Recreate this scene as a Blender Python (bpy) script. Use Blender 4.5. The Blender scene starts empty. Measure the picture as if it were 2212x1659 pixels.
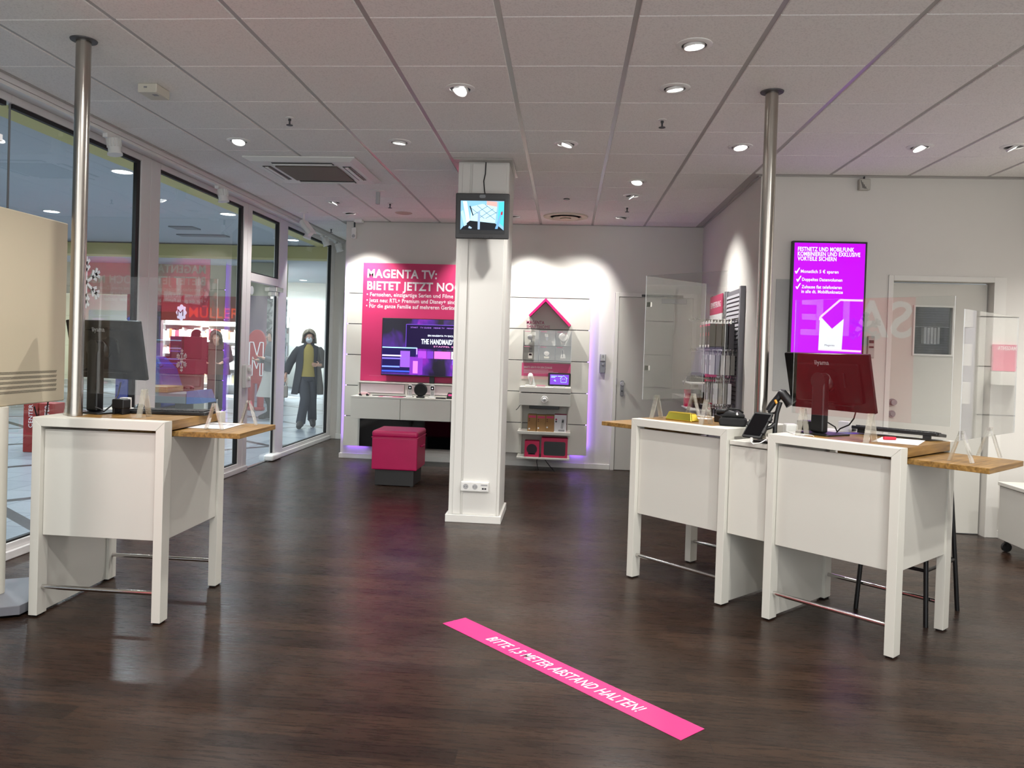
import bpy, math, random
from mathutils import Vector, Matrix
random.seed(7)
PI = math.pi
C = bpy.context.scene.collection
SC = bpy.context.scene

# ---------------------------------------------------------------- camera, world, exposure
CAM_H = 1.445
CEIL = 2.9755
cam_data = bpy.data.cameras.new('camera')
cam_data.sensor_fit = 'HORIZONTAL'
cam_data.sensor_width = 36.0
cam_data.lens = 1682.79 / 2212.0 * 36.0
cam_data.shift_x = (1106.0 - 1072.4) / 2212.0
cam_data.shift_y = (774.8 - 829.5) / 2212.0
cam_data.clip_start = 0.05
cam_data.clip_end = 200
cam = bpy.data.objects.new('camera', cam_data)
C.objects.link(cam)
_yaw, _pit, _rol = 0.0888, -0.0142, 0.0315
_R = (Matrix.Rotation(_yaw, 3, 'Z') @ Matrix.Rotation(_pit, 3, 'X') @ Matrix.Rotation(PI / 2, 3, 'X'))
_R = _R @ Matrix.Rotation(_rol, 3, 'Z')
cam.matrix_world = Matrix.Translation((0, 0, CAM_H)) @ _R.to_4x4()
SC.camera = cam

w = bpy.data.worlds.new('world')
SC.world = w
w.use_nodes = True
w.node_tree.nodes['Background'].inputs[0].default_value = (0.95, 0.98, 1.0, 1)
w.node_tree.nodes['Background'].inputs[1].default_value = 1.85
SC.view_settings.view_transform = 'Standard'
SC.view_settings.look = 'None'
SC.view_settings.gamma = 1.0
SC.view_settings.exposure = 0.76
SC.view_settings.use_curve_mapping = False
SC.cycles.max_bounces = 6
SC.cycles.diffuse_bounces = 3
SC.cycles.glossy_bounces = 3
SC.cycles.transmission_bounces = 6
SC.cycles.transparent_max_bounces = 16
SC.cycles.caustics_reflective = False
SC.cycles.caustics_refractive = False
SC.cycles.sample_clamp_indirect = 4.0
LIGHT = (1.0, 0.985, 0.955)
P_DOWN = 54.0     # watts of one ceiling spotlight
P_WASH = 120.0    # watts of one wall-washing spotlight
P_MALL = 105.0     # watts of one mall downlight

# ---------------------------------------------------------------- materials
def lin(h):
    h = h.lstrip('#')
    out = []
    for i in (0, 2, 4):
        c = int(h[i:i + 2], 16) / 255.0
        out.append(c / 12.92 if c <= 0.04045 else ((c + 0.055) / 1.055) ** 2.4)
    return (*out, 1.0)

MATS = {}
def mat(name, color, rough=0.5, metal=0.0, spec=0.5, var=0.0, vscale=8.0, bump=0.0, bscale=60.0, stretch=None, coat=0.0):
    """Principled material with a procedural colour variation and bump."""
    if name in MATS:
        return MATS[name]
    m = bpy.data.materials.new(name)
    m.use_nodes = True
    nt = m.node_tree
    b = nt.nodes['Principled BSDF']
    col = lin(color) if isinstance(color, str) else (*color, 1.0)
    b.inputs['Base Color'].default_value = col
    b.inputs['Roughness'].default_value = rough
    b.inputs['Metallic'].default_value = metal
    b.inputs['Specular IOR Level'].default_value = spec
    b.inputs['Coat Weight'].default_value = coat
    if var or bump:
        tc = nt.nodes.new('ShaderNodeTexCoord')
        mp = nt.nodes.new('ShaderNodeMapping')
        nt.links.new(tc.outputs['Object'], mp.inputs[0])
        if stretch:
            mp.inputs['Scale'].default_value = stretch
        if var:
            n = nt.nodes.new('ShaderNodeTexNoise')
            n.inputs['Scale'].default_value = vscale
            n.inputs['Detail'].default_value = 5
            nt.links.new(mp.outputs[0], n.inputs['Vector'])
            r = nt.nodes.new('ShaderNodeValToRGB')
            r.color_ramp.elements[0].position = 0.3
            r.color_ramp.elements[1].position = 0.7
            r.color_ramp.elements[0].color = tuple(max(0, c * (1 - var)) for c in col[:3]) + (1,)
            r.color_ramp.elements[1].color = tuple(min(1, c * (1 + var)) for c in col[:3]) + (1,)
            nt.links.new(n.outputs[0], r.inputs[0])
            nt.links.new(r.outputs[0], b.inputs['Base Color'])
        if bump:
            n2 = nt.nodes.new('ShaderNodeTexNoise')
            n2.inputs['Scale'].default_value = bscale
            n2.inputs['Detail'].default_value = 3
            nt.links.new(mp.outputs[0], n2.inputs['Vector'])
            bp = nt.nodes.new('ShaderNodeBump')
            bp.inputs['Strength'].default_value = bump
            bp.inputs['Distance'].default_value = 0.004
            nt.links.new(n2.outputs[0], bp.inputs['Height'])
            nt.links.new(bp.outputs[0], b.inputs['Normal'])
    MATS[name] = m
    return m

def emit(name, color, strength=1.0):
    if name in MATS:
        return MATS[name]
    m = bpy.data.materials.new(name)
    m.use_nodes = True
    nt = m.node_tree
    b = nt.nodes['Principled BSDF']
    b.inputs['Base Color'].default_value = (0.005, 0.005, 0.005, 1)
    b.inputs['Specular IOR Level'].default_value = 0.15
    b.inputs['Roughness'].default_value = 0.3
    b.inputs['Emission Color'].default_value = lin(color) if isinstance(color, str) else (*color, 1)
    b.inputs['Emission Strength'].default_value = strength
    MATS[name] = m
    return m

def clear(name, tint, f0=0.04, fmax=0.96, milk=0.0, milk_col=(0.9, 0.9, 0.9, 1), power=5.0):
    """Clear sheet: transparency with a Schlick reflection on either side of the face."""
    if name in MATS:
        return MATS[name]
    m = bpy.data.materials.new(name)
    m.use_nodes = True
    nt = m.node_tree
    nt.nodes.clear()
    out = nt.nodes.new('ShaderNodeOutputMaterial')
    tr = nt.nodes.new('ShaderNodeBsdfTransparent')
    tr.inputs[0].default_value = tint
    gl = nt.nodes.new('ShaderNodeBsdfGlossy')
    gl.inputs['Roughness'].default_value = 0.0
    lw = nt.nodes.new('ShaderNodeLayerWeight')
    lw.inputs[0].default_value = 0.5
    pw = nt.nodes.new('ShaderNodeMath'); pw.operation = 'POWER'; pw.inputs[1].default_value = power
    ma = nt.nodes.new('ShaderNodeMath'); ma.operation = 'MULTIPLY_ADD'
    ma.inputs[1].default_value = fmax; ma.inputs[2].default_value = f0
    nt.links.new(lw.outputs['Facing'], pw.inputs[0])
    nt.links.new(pw.outputs[0], ma.inputs[0])
    mix = nt.nodes.new('ShaderNodeMixShader')
    nt.links.new(ma.outputs[0], mix.inputs[0])
    last = tr
    if milk:
        df = nt.nodes.new('ShaderNodeBsdfDiffuse'); df.inputs[0].default_value = milk_col
        mx = nt.nodes.new('ShaderNodeMixShader'); mx.inputs[0].default_value = milk
        nt.links.new(tr.outputs[0], mx.inputs[1]); nt.links.new(df.outputs[0], mx.inputs[2])
        last = mx
    nt.links.new(last.outputs[0], mix.inputs[1])
    nt.links.new(gl.outputs[0], mix.inputs[2])
    nt.links.new(mix.outputs[0], out.inputs[0])
    MATS[name] = m
    return m

def node_mat(name):
    m = bpy.data.materials.new(name)
    m.use_nodes = True
    MATS[name] = m
    return m, m.node_tree, m.node_tree.nodes['Principled BSDF']

def floor_mat():
    m, nt, b = node_mat('dark_plank_floor')
    N = nt.nodes.new; L = nt.links.new
    tc = N('ShaderNodeTexCoord')
    br = N('ShaderNodeTexBrick')
    br.offset = 0.37
    br.inputs['Scale'].default_value = 1.0
    br.inputs['Mortar Size'].default_value = 0.0012
    br.inputs['Mortar Smooth'].default_value = 0.2
    br.inputs['Bias'].default_value = 0.0
    br.inputs['Brick Width'].default_value = 0.92
    br.inputs['Row Height'].default_value = 0.102
    br.inputs['Color1'].default_value = lin('#35271e')
    br.inputs['Color2'].default_value = lin('#231812')
    br.inputs['Mortar'].default_value = lin('#15100e')
    L(tc.outputs['Object'], br.inputs['Vector'])
    mp = N('ShaderNodeMapping'); mp.inputs['Scale'].default_value = (2.2, 26, 1)
    L(tc.outputs['Object'], mp.inputs[0])
    n = N('ShaderNodeTexNoise'); n.inputs['Scale'].default_value = 2.6; n.inputs['Detail'].default_value = 8; n.inputs['Roughness'].default_value = 0.7
    L(mp.outputs[0], n.inputs['Vector'])
    r = N('ShaderNodeValToRGB')
    r.color_ramp.elements[0].position = 0.32; r.color_ramp.elements[0].color = (0.38, 0.37, 0.37, 1)
    r.color_ramp.elements[1].position = 0.74; r.color_ramp.elements[1].color = (1.65, 1.48, 1.32, 1)
    L(n.outputs[0], r.inputs[0])
    mx = N('ShaderNodeMix'); mx.data_type = 'RGBA'; mx.blend_type = 'MULTIPLY'; mx.inputs[0].default_value = 1.0
    L(br.outputs['Color'], mx.inputs[6]); L(r.outputs[0], mx.inputs[7])
    # pale scuffs and dust
    n3 = N('ShaderNodeTexNoise'); n3.inputs['Scale'].default_value = 1.1; n3.inputs['Detail'].default_value = 6
    L(tc.outputs['Object'], n3.inputs['Vector'])
    r3 = N('ShaderNodeValToRGB')
    r3.color_ramp.elements[0].position = 0.5; r3.color_ramp.elements[0].color = (0, 0, 0, 1)
    r3.color_ramp.elements[1].position = 0.78; r3.color_ramp.elements[1].color = (0.10, 0.10, 0.10, 1)
    L(n3.outputs[0], r3.inputs[0])
    mx2 = N('ShaderNodeMix'); mx2.data_type = 'RGBA'; mx2.blend_type = 'ADD'; mx2.inputs[0].default_value = 0.25
    L(mx.outputs[2], mx2.inputs[6]); L(r3.outputs[0], mx2.inputs[7])
    L(mx2.outputs[2], b.inputs['Base Color'])
    r2 = N('ShaderNodeMapRange')
    r2.inputs[3].default_value = 0.2; r2.inputs[4].default_value = 0.36
    L(n.outputs[0], r2.inputs[0]); L(r2.outputs[0], b.inputs['Roughness'])
    b.inputs['Specular IOR Level'].default_value = 0.16
    bp = N('ShaderNodeBump'); bp.inputs['Strength'].default_value = 0.035; bp.inputs['Distance'].default_value = 0.003
    L(n.outputs[0], bp.inputs['Height']); L(bp.outputs[0], b.inputs['Normal'])
    return m

def oak_mat(name='oak', rot=False):
    m, nt, b = node_mat(name)
    N = nt.nodes.new; L = nt.links.new
    tc = N('ShaderNodeTexCoord'); mp = N('ShaderNodeMapping')
    mp.inputs['Scale'].default_value = (26, 2.2, 26) if not rot else (2.2, 26, 26)
    L(tc.outputs['Object'], mp.inputs[0])
    n = N('ShaderNodeTexNoise'); n.inputs['Scale'].default_value = 2.0; n.inputs['Detail'].default_value = 7; n.inputs['Distortion'].default_value = 0.6
    L(mp.outputs[0], n.inputs['Vector'])
    r = N('ShaderNodeValToRGB')
    r.color_ramp.elements[0].position = 0.3; r.color_ramp.elements[0].color = lin('#664a22')
    r.color_ramp.elements[1].position = 0.72; r.color_ramp.elements[1].color = lin('#a37d44')
    e = r.color_ramp.elements.new(0.5); e.color = lin('#866432')
    L(n.outputs[0], r.inputs[0]); L(r.outputs[0], b.inputs['Base Color'])
    b.inputs['Roughness'].default_value = 0.42
    return m

def tile_mat():
    m, nt, b = node_mat('mineral_ceiling_tile')
    N = nt.nodes.new; L = nt.links.new
    tc = N('ShaderNodeTexCoord')
    n = N('ShaderNodeTexNoise'); n.inputs['Scale'].default_value = 110; n.inputs['Detail'].default_value = 4
    L(tc.outputs['Object'], n.inputs['Vector'])
    r = N('ShaderNodeValToRGB')
    r.color_ramp.elements[0].position = 0.36; r.color_ramp.elements[0].color = lin('#e6e3de')
    r.color_ramp.elements[1].position = 0.5; r.color_ramp.elements[1].color = lin('#f2efea')
    L(n.outputs[0], r.inputs[0]); L(r.outputs[0], b.inputs['Base Color'])
    b.inputs['Roughness'].default_value = 0.95
    b.inputs['Specular IOR Level'].default_value = 0.1
    return m

def mall_floor_mat():
    m, nt, b = node_mat('mall_floor_tile')
    N = nt.nodes.new; L = nt.links.new
    tc = N('ShaderNodeTexCoord')
    br = N('ShaderNodeTexBrick'); br.offset = 0.0
    br.inputs['Scale'].default_value = 1.0; br.inputs['Mortar Size'].default_value = 0.006
    br.inputs['Brick Width'].default_value = 0.42; br.inputs['Row Height'].default_value = 0.42
    br.inputs['Color1'].default_value = lin('#989ea6'); br.inputs['Color2'].default_value = lin('#8b929b'); br.inputs['Mortar'].default_value = lin('#666c74')
    L(tc.outputs['Object'], br.inputs['Vector'])
    mp = N('ShaderNodeMapping'); mp.inputs['Rotation'].default_value = (0, 0, math.radians(38))
    L(tc.outputs['Object'], mp.inputs[0])
    b2 = N('ShaderNodeTexBrick'); b2.offset = 0.0
    b2.inputs['Scale'].default_value = 1.0; b2.inputs['Mortar Size'].default_value = 0.055; b2.inputs['Mortar Smooth'].default_value = 0.0
    b2.inputs['Brick Width'].default_value = 1.9; b2.inputs['Row Height'].default_value = 1.9
    b2.inputs['Color1'].default_value = (1, 1, 1, 1); b2.inputs['Color2'].default_value = (1, 1, 1, 1); b2.inputs['Mortar'].default_value = lin('#5f575a')
    L(mp.outputs[0], b2.inputs['Vector'])
    mx = N('ShaderNodeMix'); mx.data_type = 'RGBA'; mx.blend_type = 'MULTIPLY'; mx.inputs[0].default_value = 1.0
    L(br.outputs['Color'], mx.inputs[6]); L(b2.outputs['Color'], mx.inputs[7])
    L(mx.outputs[2], b.inputs['Base Color'])
    b.inputs['Roughness'].default_value = 0.3
    return m

def mural_mat():
    m, nt, b = node_mat('grey_tree_mural')
    N = nt.nodes.new; L = nt.links.new
    tc = N('ShaderNodeTexCoord')
    n = N('ShaderNodeTexNoise'); n.inputs['Scale'].default_value = 7; n.inputs['Detail'].default_value = 8; n.inputs['Distortion'].default_value = 1.2
    L(tc.outputs['Object'], n.inputs['Vector'])
    r = N('ShaderNodeValToRGB')
    r.color_ramp.elements[0].position = 0.42; r.color_ramp.elements[0].color = lin('#5d6c70')
    r.color_ramp.elements[1].position = 0.58; r.color_ramp.elements[1].color = lin('#c8d0d0')
    L(n.outputs[0], r.inputs[0]); L(r.outputs[0], b.inputs['Base Color'])
    b.inputs['Roughness'].default_value = 0.6
    return m

def tv_mat():
    """Still of a streaming menu: violet and magenta haze on near-black."""
    m, nt, b = node_mat('television_picture')
    N = nt.nodes.new; L = nt.links.new
    tc = N('ShaderNodeTexCoord'); mp = N('ShaderNodeMapping'); mp.inputs['Scale'].default_value = (2.4, 1, 1.3)
    mp.inputs['Location'].default_value = (0.35, 0, 0.2)
    L(tc.outputs['Object'], mp.inputs[0])
    n = N('ShaderNodeTexNoise'); n.inputs['Scale'].default_value = 1.5; n.inputs['Detail'].default_value = 3; n.inputs['Distortion'].default_value = 0.5
    L(mp.outputs[0], n.inputs['Vector'])
    r = N('ShaderNodeValToRGB')
    r.color_ramp.elements[0].position = 0.44; r.color_ramp.elements[0].color = lin('#08021a')
    r.color_ramp.elements[1].position = 0.80; r.color_ramp.elements[1].color = lin('#c81fd8')
    e = r.color_ramp.elements.new(0.58); e.color = lin('#430c80')
    L(n.outputs[0], r.inputs[0]); L(r.outputs[0], b.inputs['Emission Color'])
    b.inputs['Emission Strength'].default_value = 1.0
    b.inputs['Base Color'].default_value = (0.01, 0.01, 0.01, 1)
    b.inputs['Roughness'].default_value = 0.15
    return m

WALL = mat('white_wall_paint', '#d6d2cb', 0.9, spec=0.2, var=0.015, vscale=2, bump=0.04, bscale=220)
TILE = tile_mat()
TBAR = mat('white_grid_bar', '#a8a49e', 0.3)
FLOOR = floor_mat()
OAK = oak_mat()
LAM = mat('white_laminate', '#cecbc1', 0.45, var=0.01, vscale=3)
LAM_D = mat('off_white_laminate', '#c6c3ba', 0.5, var=0.01, vscale=3)
WHITE = mat('white_plastic', '#e6e4df', 0.4)
WHITE2 = mat('matt_white_paint', '#dcd9d2', 0.6)
PVC = mat('white_window_profile', '#dfdcda', 0.35)
GREY = mat('mid_grey_plastic', '#8b8a8c', 0.5)
LGREY = mat('pale_grey_metal', '#a7a6a6', 0.45)
DGREY = mat('dark_grey_plastic', '#3a3a3c', 0.5)
BLACK = mat('black_plastic', '#0e0e0f', 0.4)
BLACKM = mat('matt_black_fabric', '#111112', 0.85, bump=0.1, bscale=200)
BLGLASS = mat('black_glass', '#050506', 0.06, spec=0.5)
GASKET_SHADE = mat('black_gasket_and_shade', '#0b0c0e', 0.6)
STEEL = mat('brushed_steel', (0.42, 0.39, 0.35), 0.27, metal=1.0, var=0.06, vscale=6, stretch=(30, 30, 0.6))
CHROME = mat('chrome_tube', (0.62, 0.60, 0.58), 0.18, metal=1.0)
PINK = mat('magenta_print', '#c22c62', 0.5)
PINKB = mat('bright_magenta_lacquer', '#e2106c', 0.35)
PINKF = mat('magenta_floor_vinyl', '#c61a70', 0.45)
STOOL = mat('magenta_leatherette', '#b01250', 0.38, var=0.06, vscale=5, bump=0.12, bscale=120)
BEIGE = mat('beige_powder_coat', '#b6aa92', 0.55)
PAPER = mat('white_paper', '#e8e6e6', 0.8)
KRAFT = mat('brown_cardboard', '#9a7448', 0.8, var=0.05, vscale=12)
GOLD = mat('gold_foil', (1.0, 0.74, 0.10), 0.22, metal=1.0)
GLASS = clear('window_glass', (0.86, 0.92, 0.93, 1), f0=0.10, fmax=0.60, power=2.5)
ACRYL = clear('acrylic_sheet', (0.975, 0.98, 0.975, 1), f0=0.075, fmax=0.9, power=3.6)
ACEDGE = clear('acrylic_edge', (0.75, 0.78, 0.77, 1), f0=0.12, fmax=0.7, milk=0.5)
ACFOOT = clear('acrylic_foot', (0.92, 0.92, 0.9, 1), f0=0.14, fmax=0.8, milk=0.16, milk_col=(0.95, 0.88, 0.75, 1), power=2.5)
LAMP = emit('lamp_glow', (1.0, 0.99, 0.96), 9.0)
LAMPM = emit('mall_lamp_glow', (0.86, 0.95, 1.0), 6.0)
LED = emit('violet_led', (0.30, 0.12, 1.0), 9.0)
TXT_W = mat('white_lettering', '#e9e2e4', 0.5)
# ---------------------------------------------------------------- geometry helpers
class MB:
    """Collects shapes and links them as one mesh object."""
    def __init__(s):
        s.v = []; s.f = []; s.mi = []; s.sm = []; s.mats = []; s.cur = 0; s.M = None
    def use(s, m):
        if m not in s.mats: s.mats.append(m)
        s.cur = s.mats.index(m); return s
    def at(s, M): s.M = M; return s
    def add(s, vs, fs, smooth=False):
        b = len(s.v)
        for p in vs:
            p = Vector(p)
            s.v.append(tuple(s.M @ p) if s.M is not None else tuple(p))
        for f in fs:
            s.f.append([b + i for i in f]); s.mi.append(s.cur); s.sm.append(smooth)
        return s
    def box(s, x0, y0, z0, x1, y1, z1):
        x0, x1 = min(x0, x1), max(x0, x1); y0, y1 = min(y0, y1), max(y0, y1); z0, z1 = min(z0, z1), max(z0, z1)
        v = [(x0, y0, z0), (x1, y0, z0), (x1, y1, z0), (x0, y1, z0), (x0, y0, z1), (x1, y0, z1), (x1, y1, z1), (x0, y1, z1)]
        return s.add(v, [(0, 3, 2, 1), (4, 5, 6, 7), (0, 1, 5, 4), (1, 2, 6, 5), (2, 3, 7, 6), (3, 0, 4, 7)])
    def quad(s, a, b, c, d): return s.add([a, b, c, d], [(0, 1, 2, 3)])
    def prism(s, poly, y0, y1):
        """poly in (x,z), extruded from y0 to y1 (y0<y1, seen from -y counter-clockwise)."""
        n = len(poly)
        v = [(x, y0, z) for x, z in poly] + [(x, y1, z) for x, z in poly]
        f = [tuple(range(n)), tuple(range(2 * n - 1, n - 1, -1))]
        f += [(i, i + n, (i + 1) % n + n, (i + 1) % n) for i in range(n)]
        return s.add(v, f)
    def slab(s, poly, z0, z1):
        """poly in (x,y) counter-clockwise from above."""
        n = len(poly)
        v = [(x, y, z0) for x, y in poly] + [(x, y, z1) for x, y in poly]
        f = [tuple(range(n - 1, -1, -1)), tuple(range(n, 2 * n))]
        f += [(i, (i + 1) % n, (i + 1) % n + n, i + n) for i in range(n)]
        return s.add(v, f)
    def tube(s, pts, r, n=12, caps=True, closed=False):
        pts = [Vector(p) for p in pts]
        rs = r if isinstance(r, (list, tuple)) else [r] * len(pts)
        v = []; f = []
        up = None
        for i, p in enumerate(pts):
            a = pts[i - 1] if i > 0 else (pts[-1] if closed else p)
            b = pts[i + 1] if i < len(pts) - 1 else (pts[0] if closed else p)
            t = (b - a).normalized()
            if up is None:
                up = Vector((0, 0, 1)) if abs(t.z) < 0.9 else Vector((1, 0, 0))
            x = up.cross(t)
            if x.length < 1e-6: x = Vector((1, 0, 0)).cross(t)
            x.normalize(); y = t.cross(x); up = y
            for k in range(n):
                q = p + (x * math.cos(2 * PI * k / n) + y * math.sin(2 * PI * k / n)) * rs[i]
                v.append(q)
        m = len(pts)
        for i in range(m if closed else m - 1):
            j = (i + 1) % m
            for k in range(n):
                f.append((i * n + k, i * n + (k + 1) % n, j * n + (k + 1) % n, j * n + k))
        s.add(v, f, True)
        if caps and not closed:
            b = len(s.v) - len(v)
            s.f.append([b + k for k in range(n - 1, -1, -1)]); s.mi.append(s.cur); s.sm.append(False)
            s.f.append([b + (m - 1) * n + k for k in range(n)]); s.mi.append(s.cur); s.sm.append(False)
        return s
    def lathe(s, prof, n=32, axis='z', c=(0, 0, 0), smooth=True):
        """prof: list of (radius, height)."""
        v = []; f = []; c = Vector(c)
        for r, h in prof:
            for k in range(n):
                a = 2 * PI * k / n
                p = (r * math.cos(a), r * math.sin(a), h)
                if axis == 'y': p = (p[0], h, p[1])
                elif axis == 'x': p = (h, p[0], p[1])
                v.append(c + Vector(p))
        m = len(prof)
        for i in range(m - 1):
            for k in range(n):
                q = (i * n + k, i * n + (k + 1) % n, (i + 1) * n + (k + 1) % n, (i + 1) * n + k)
                f.append(q if axis != 'y' else q[::-1])
        s.add(v, f, smooth)
        b = len(s.v) - len(v)
        if prof[0][0] > 1e-5:
            s.f.append([b + k for k in range(n - 1, -1, -1)]); s.mi.append(s.cur); s.sm.append(False)
        if prof[-1][0] > 1e-5:
            s.f.append([b + (m - 1) * n + k for k in range(n)]); s.mi.append(s.cur); s.sm.append(False)
        return s
    def build(s, name, m=None, parent=None, bevel=0.0, seg=2, label=None, sharp=35):
        me = bpy.data.meshes.new(name)
        me.from_pydata(s.v, [], s.f)
        if s.mats:
            for x in s.mats: me.materials.append(x)
            for p, i in zip(me.polygons, s.mi): p.material_index = i
        elif m: me.materials.append(m)
        if any(s.sm):
            for p, x in zip(me.polygons, s.sm): p.use_smooth = x
            me.set_sharp_from_angle(angle=math.radians(sharp))
        me.update()
        o = bpy.data.objects.new(name, me)
        C.objects.link(o)
        if parent: o.parent = parent
        if bevel:
            b = o.modifiers.new('edge', 'BEVEL'); b.width = bevel; b.segments = seg; b.limit_method = 'ANGLE'; b.angle_limit = math.radians(40)
        if label: o['label'] = label
        return o

def rrect(w, h, r, n=5):
    """rounded rectangle outline centred on 0, counter-clockwise"""
    out = []
    for cx, cz, a0 in ((w / 2 - r, -h / 2 + r, -PI / 2), (w / 2 - r, h / 2 - r, 0), (-w / 2 + r, h / 2 - r, PI / 2), (-w / 2 + r, -h / 2 + r, PI)):
        for k in range(n + 1):
            a = a0 + PI / 2 * k / n
            out.append((cx + r * math.cos(a), cz + r * math.sin(a)))
    return out

def shift(poly, dx, dz): return [(x + dx, z + dz) for x, z in poly]

def thing(name, label, cat, loc=(0, 0, 0), rotz=0.0, group=None, rot=None):
    o = bpy.data.objects.new(name, None)
    C.objects.link(o)
    o.empty_display_size = 0.1
    o.location = loc
    o.rotation_euler = rot if rot else (0, 0, rotz)
    return tag(o, label, cat, group)

def tag(o, label, cat, group=None, kind=None):
    o['label'] = label; o['category'] = cat
    if group: o['group'] = group
    if kind: o['kind'] = kind
    return o

def struct(o, label=None):
    o['kind'] = 'structure'
    if label: o['label'] = label
    return o

def dup(root, loc=None, rotz=None, label=None, group=None):
    def cp(o, parent):
        c = o.copy(); C.objects.link(c)
        if parent: c.parent = parent
        for ch in list(o.children): cp(ch, c)
        return c
    r = cp(root, None)
    if loc is not None: r.location = loc
    if rotz is not None: r.rotation_euler = (0, 0, rotz)
    if label: r['label'] = label
    if group: r['group'] = group
    return r

def frame(o, r, u):
    """matrix with local x along r, local y along u, local z out of the page"""
    r = Vector(r).normalized(); u = Vector(u).normalized(); n = r.cross(u)
    return Matrix(((r.x, u.x, n.x, o[0]), (r.y, u.y, n.y, o[1]), (r.z, u.z, n.z, o[2]), (0, 0, 0, 1)))

FONT_DEPS = []
def text_mesh(body, size, bold=0.0, align='LEFT', space=1.05, line=1.0, depth=0.0006, shear=0.0, sx=1.0):
    cu = bpy.data.curves.new('lettering', 'FONT')
    cu.body = body; cu.size = size; cu.align_x = align; cu.space_character = space; cu.space_line = line
    cu.offset = bold * 0.7 * size; cu.extrude = depth; cu.shear = shear; cu.resolution_u = 3
    o = bpy.data.objects.new('lettering', cu)
    C.objects.link(o)
    dg = bpy.context.evaluated_depsgraph_get()
    me = bpy.data.meshes.new_from_object(o.evaluated_get(dg))
    bpy.data.objects.remove(o); bpy.data.curves.remove(cu)
    if sx != 1.0:
        for v in me.vertices: v.co.x *= sx
    return me

def text(name, body, size, M, m, parent=None, width=None, **k):
    """lettering laid on the plane of M; width squeezes it to that width"""
    me = text_mesh(body, size, **k)
    if width:
        xs = [v.co.x for v in me.vertices]
        w0 = max(xs) - min(xs); q = width / w0; x0 = min(xs)
        if k.get('align', 'LEFT') == 'LEFT':
            for v in me.vertices: v.co.x = (v.co.x - x0) * q
        else:
            for v in me.vertices: v.co.x *= q
    me.transform(M)
    me.materials.append(m)
    me.name = name
    o = bpy.data.objects.new(name, me)
    C.objects.link(o)
    if parent: o.parent = parent
    return o

def spot(parent, loc, aim, power, angle=75, blend=0.85, size=0.035, color=LIGHT):
    d = bpy.data.lights.new('spot_beam', 'SPOT')
    d.energy = power; d.spot_size = math.radians(angle); d.spot_blend = blend; d.shadow_soft_size = size; d.color = color
    o = bpy.data.objects.new('spot_beam', d)
    C.objects.link(o)
    o.location = loc
    v = Vector(aim).normalized()
    o.rotation_euler = v.to_track_quat('-Z', 'Y').to_euler()
    o.parent = parent
    return o

def skin(name, nodes, edges, m, parent, root, sub=2):
    """one smooth continuous surface grown round a skeleton; nodes: key -> ((x,y,z), r or (rx,ry))"""
    keys = list(nodes)
    me = bpy.data.meshes.new(name)
    me.from_pydata([nodes[k][0] for k in keys], [(keys.index(a), keys.index(b)) for a, b in edges], [])
    me.materials.append(m)
    o = bpy.data.objects.new(name, me)
    C.objects.link(o)
    if parent: o.parent = parent
    sk = o.modifiers.new('skin', 'SKIN'); sk.use_smooth_shade = True; sk.branch_smoothing = 0.3
    layer = me.skin_vertices[0] if len(me.skin_vertices) else None
    if layer is None:
        layer = me.attributes.new('', 'FLOAT', 'POINT')
    for i, k in enumerate(keys):
        r = nodes[k][1]
        layer.data[i].radius = r if isinstance(r, tuple) else (r, r)
        layer.data[i].use_root = (k == root)
    ss = o.modifiers.new('smooth', 'SUBSURF'); ss.levels = sub; ss.render_levels = sub
    return o
# ---------------------------------------------------------------- the shop's shell
XL, YB, XR, YS, XC, YF, YR = -3.53, 9.58, 4.05, 6.79, 1.60, 11.45, -1.8   # glass front, back wall, right wall, step wall, wall corner, far wall, rear
struct(MB().box(-3.50, YR, -0.06, 4.2, YF + 0.1, 0.0).build('floor', FLOOR))

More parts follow.
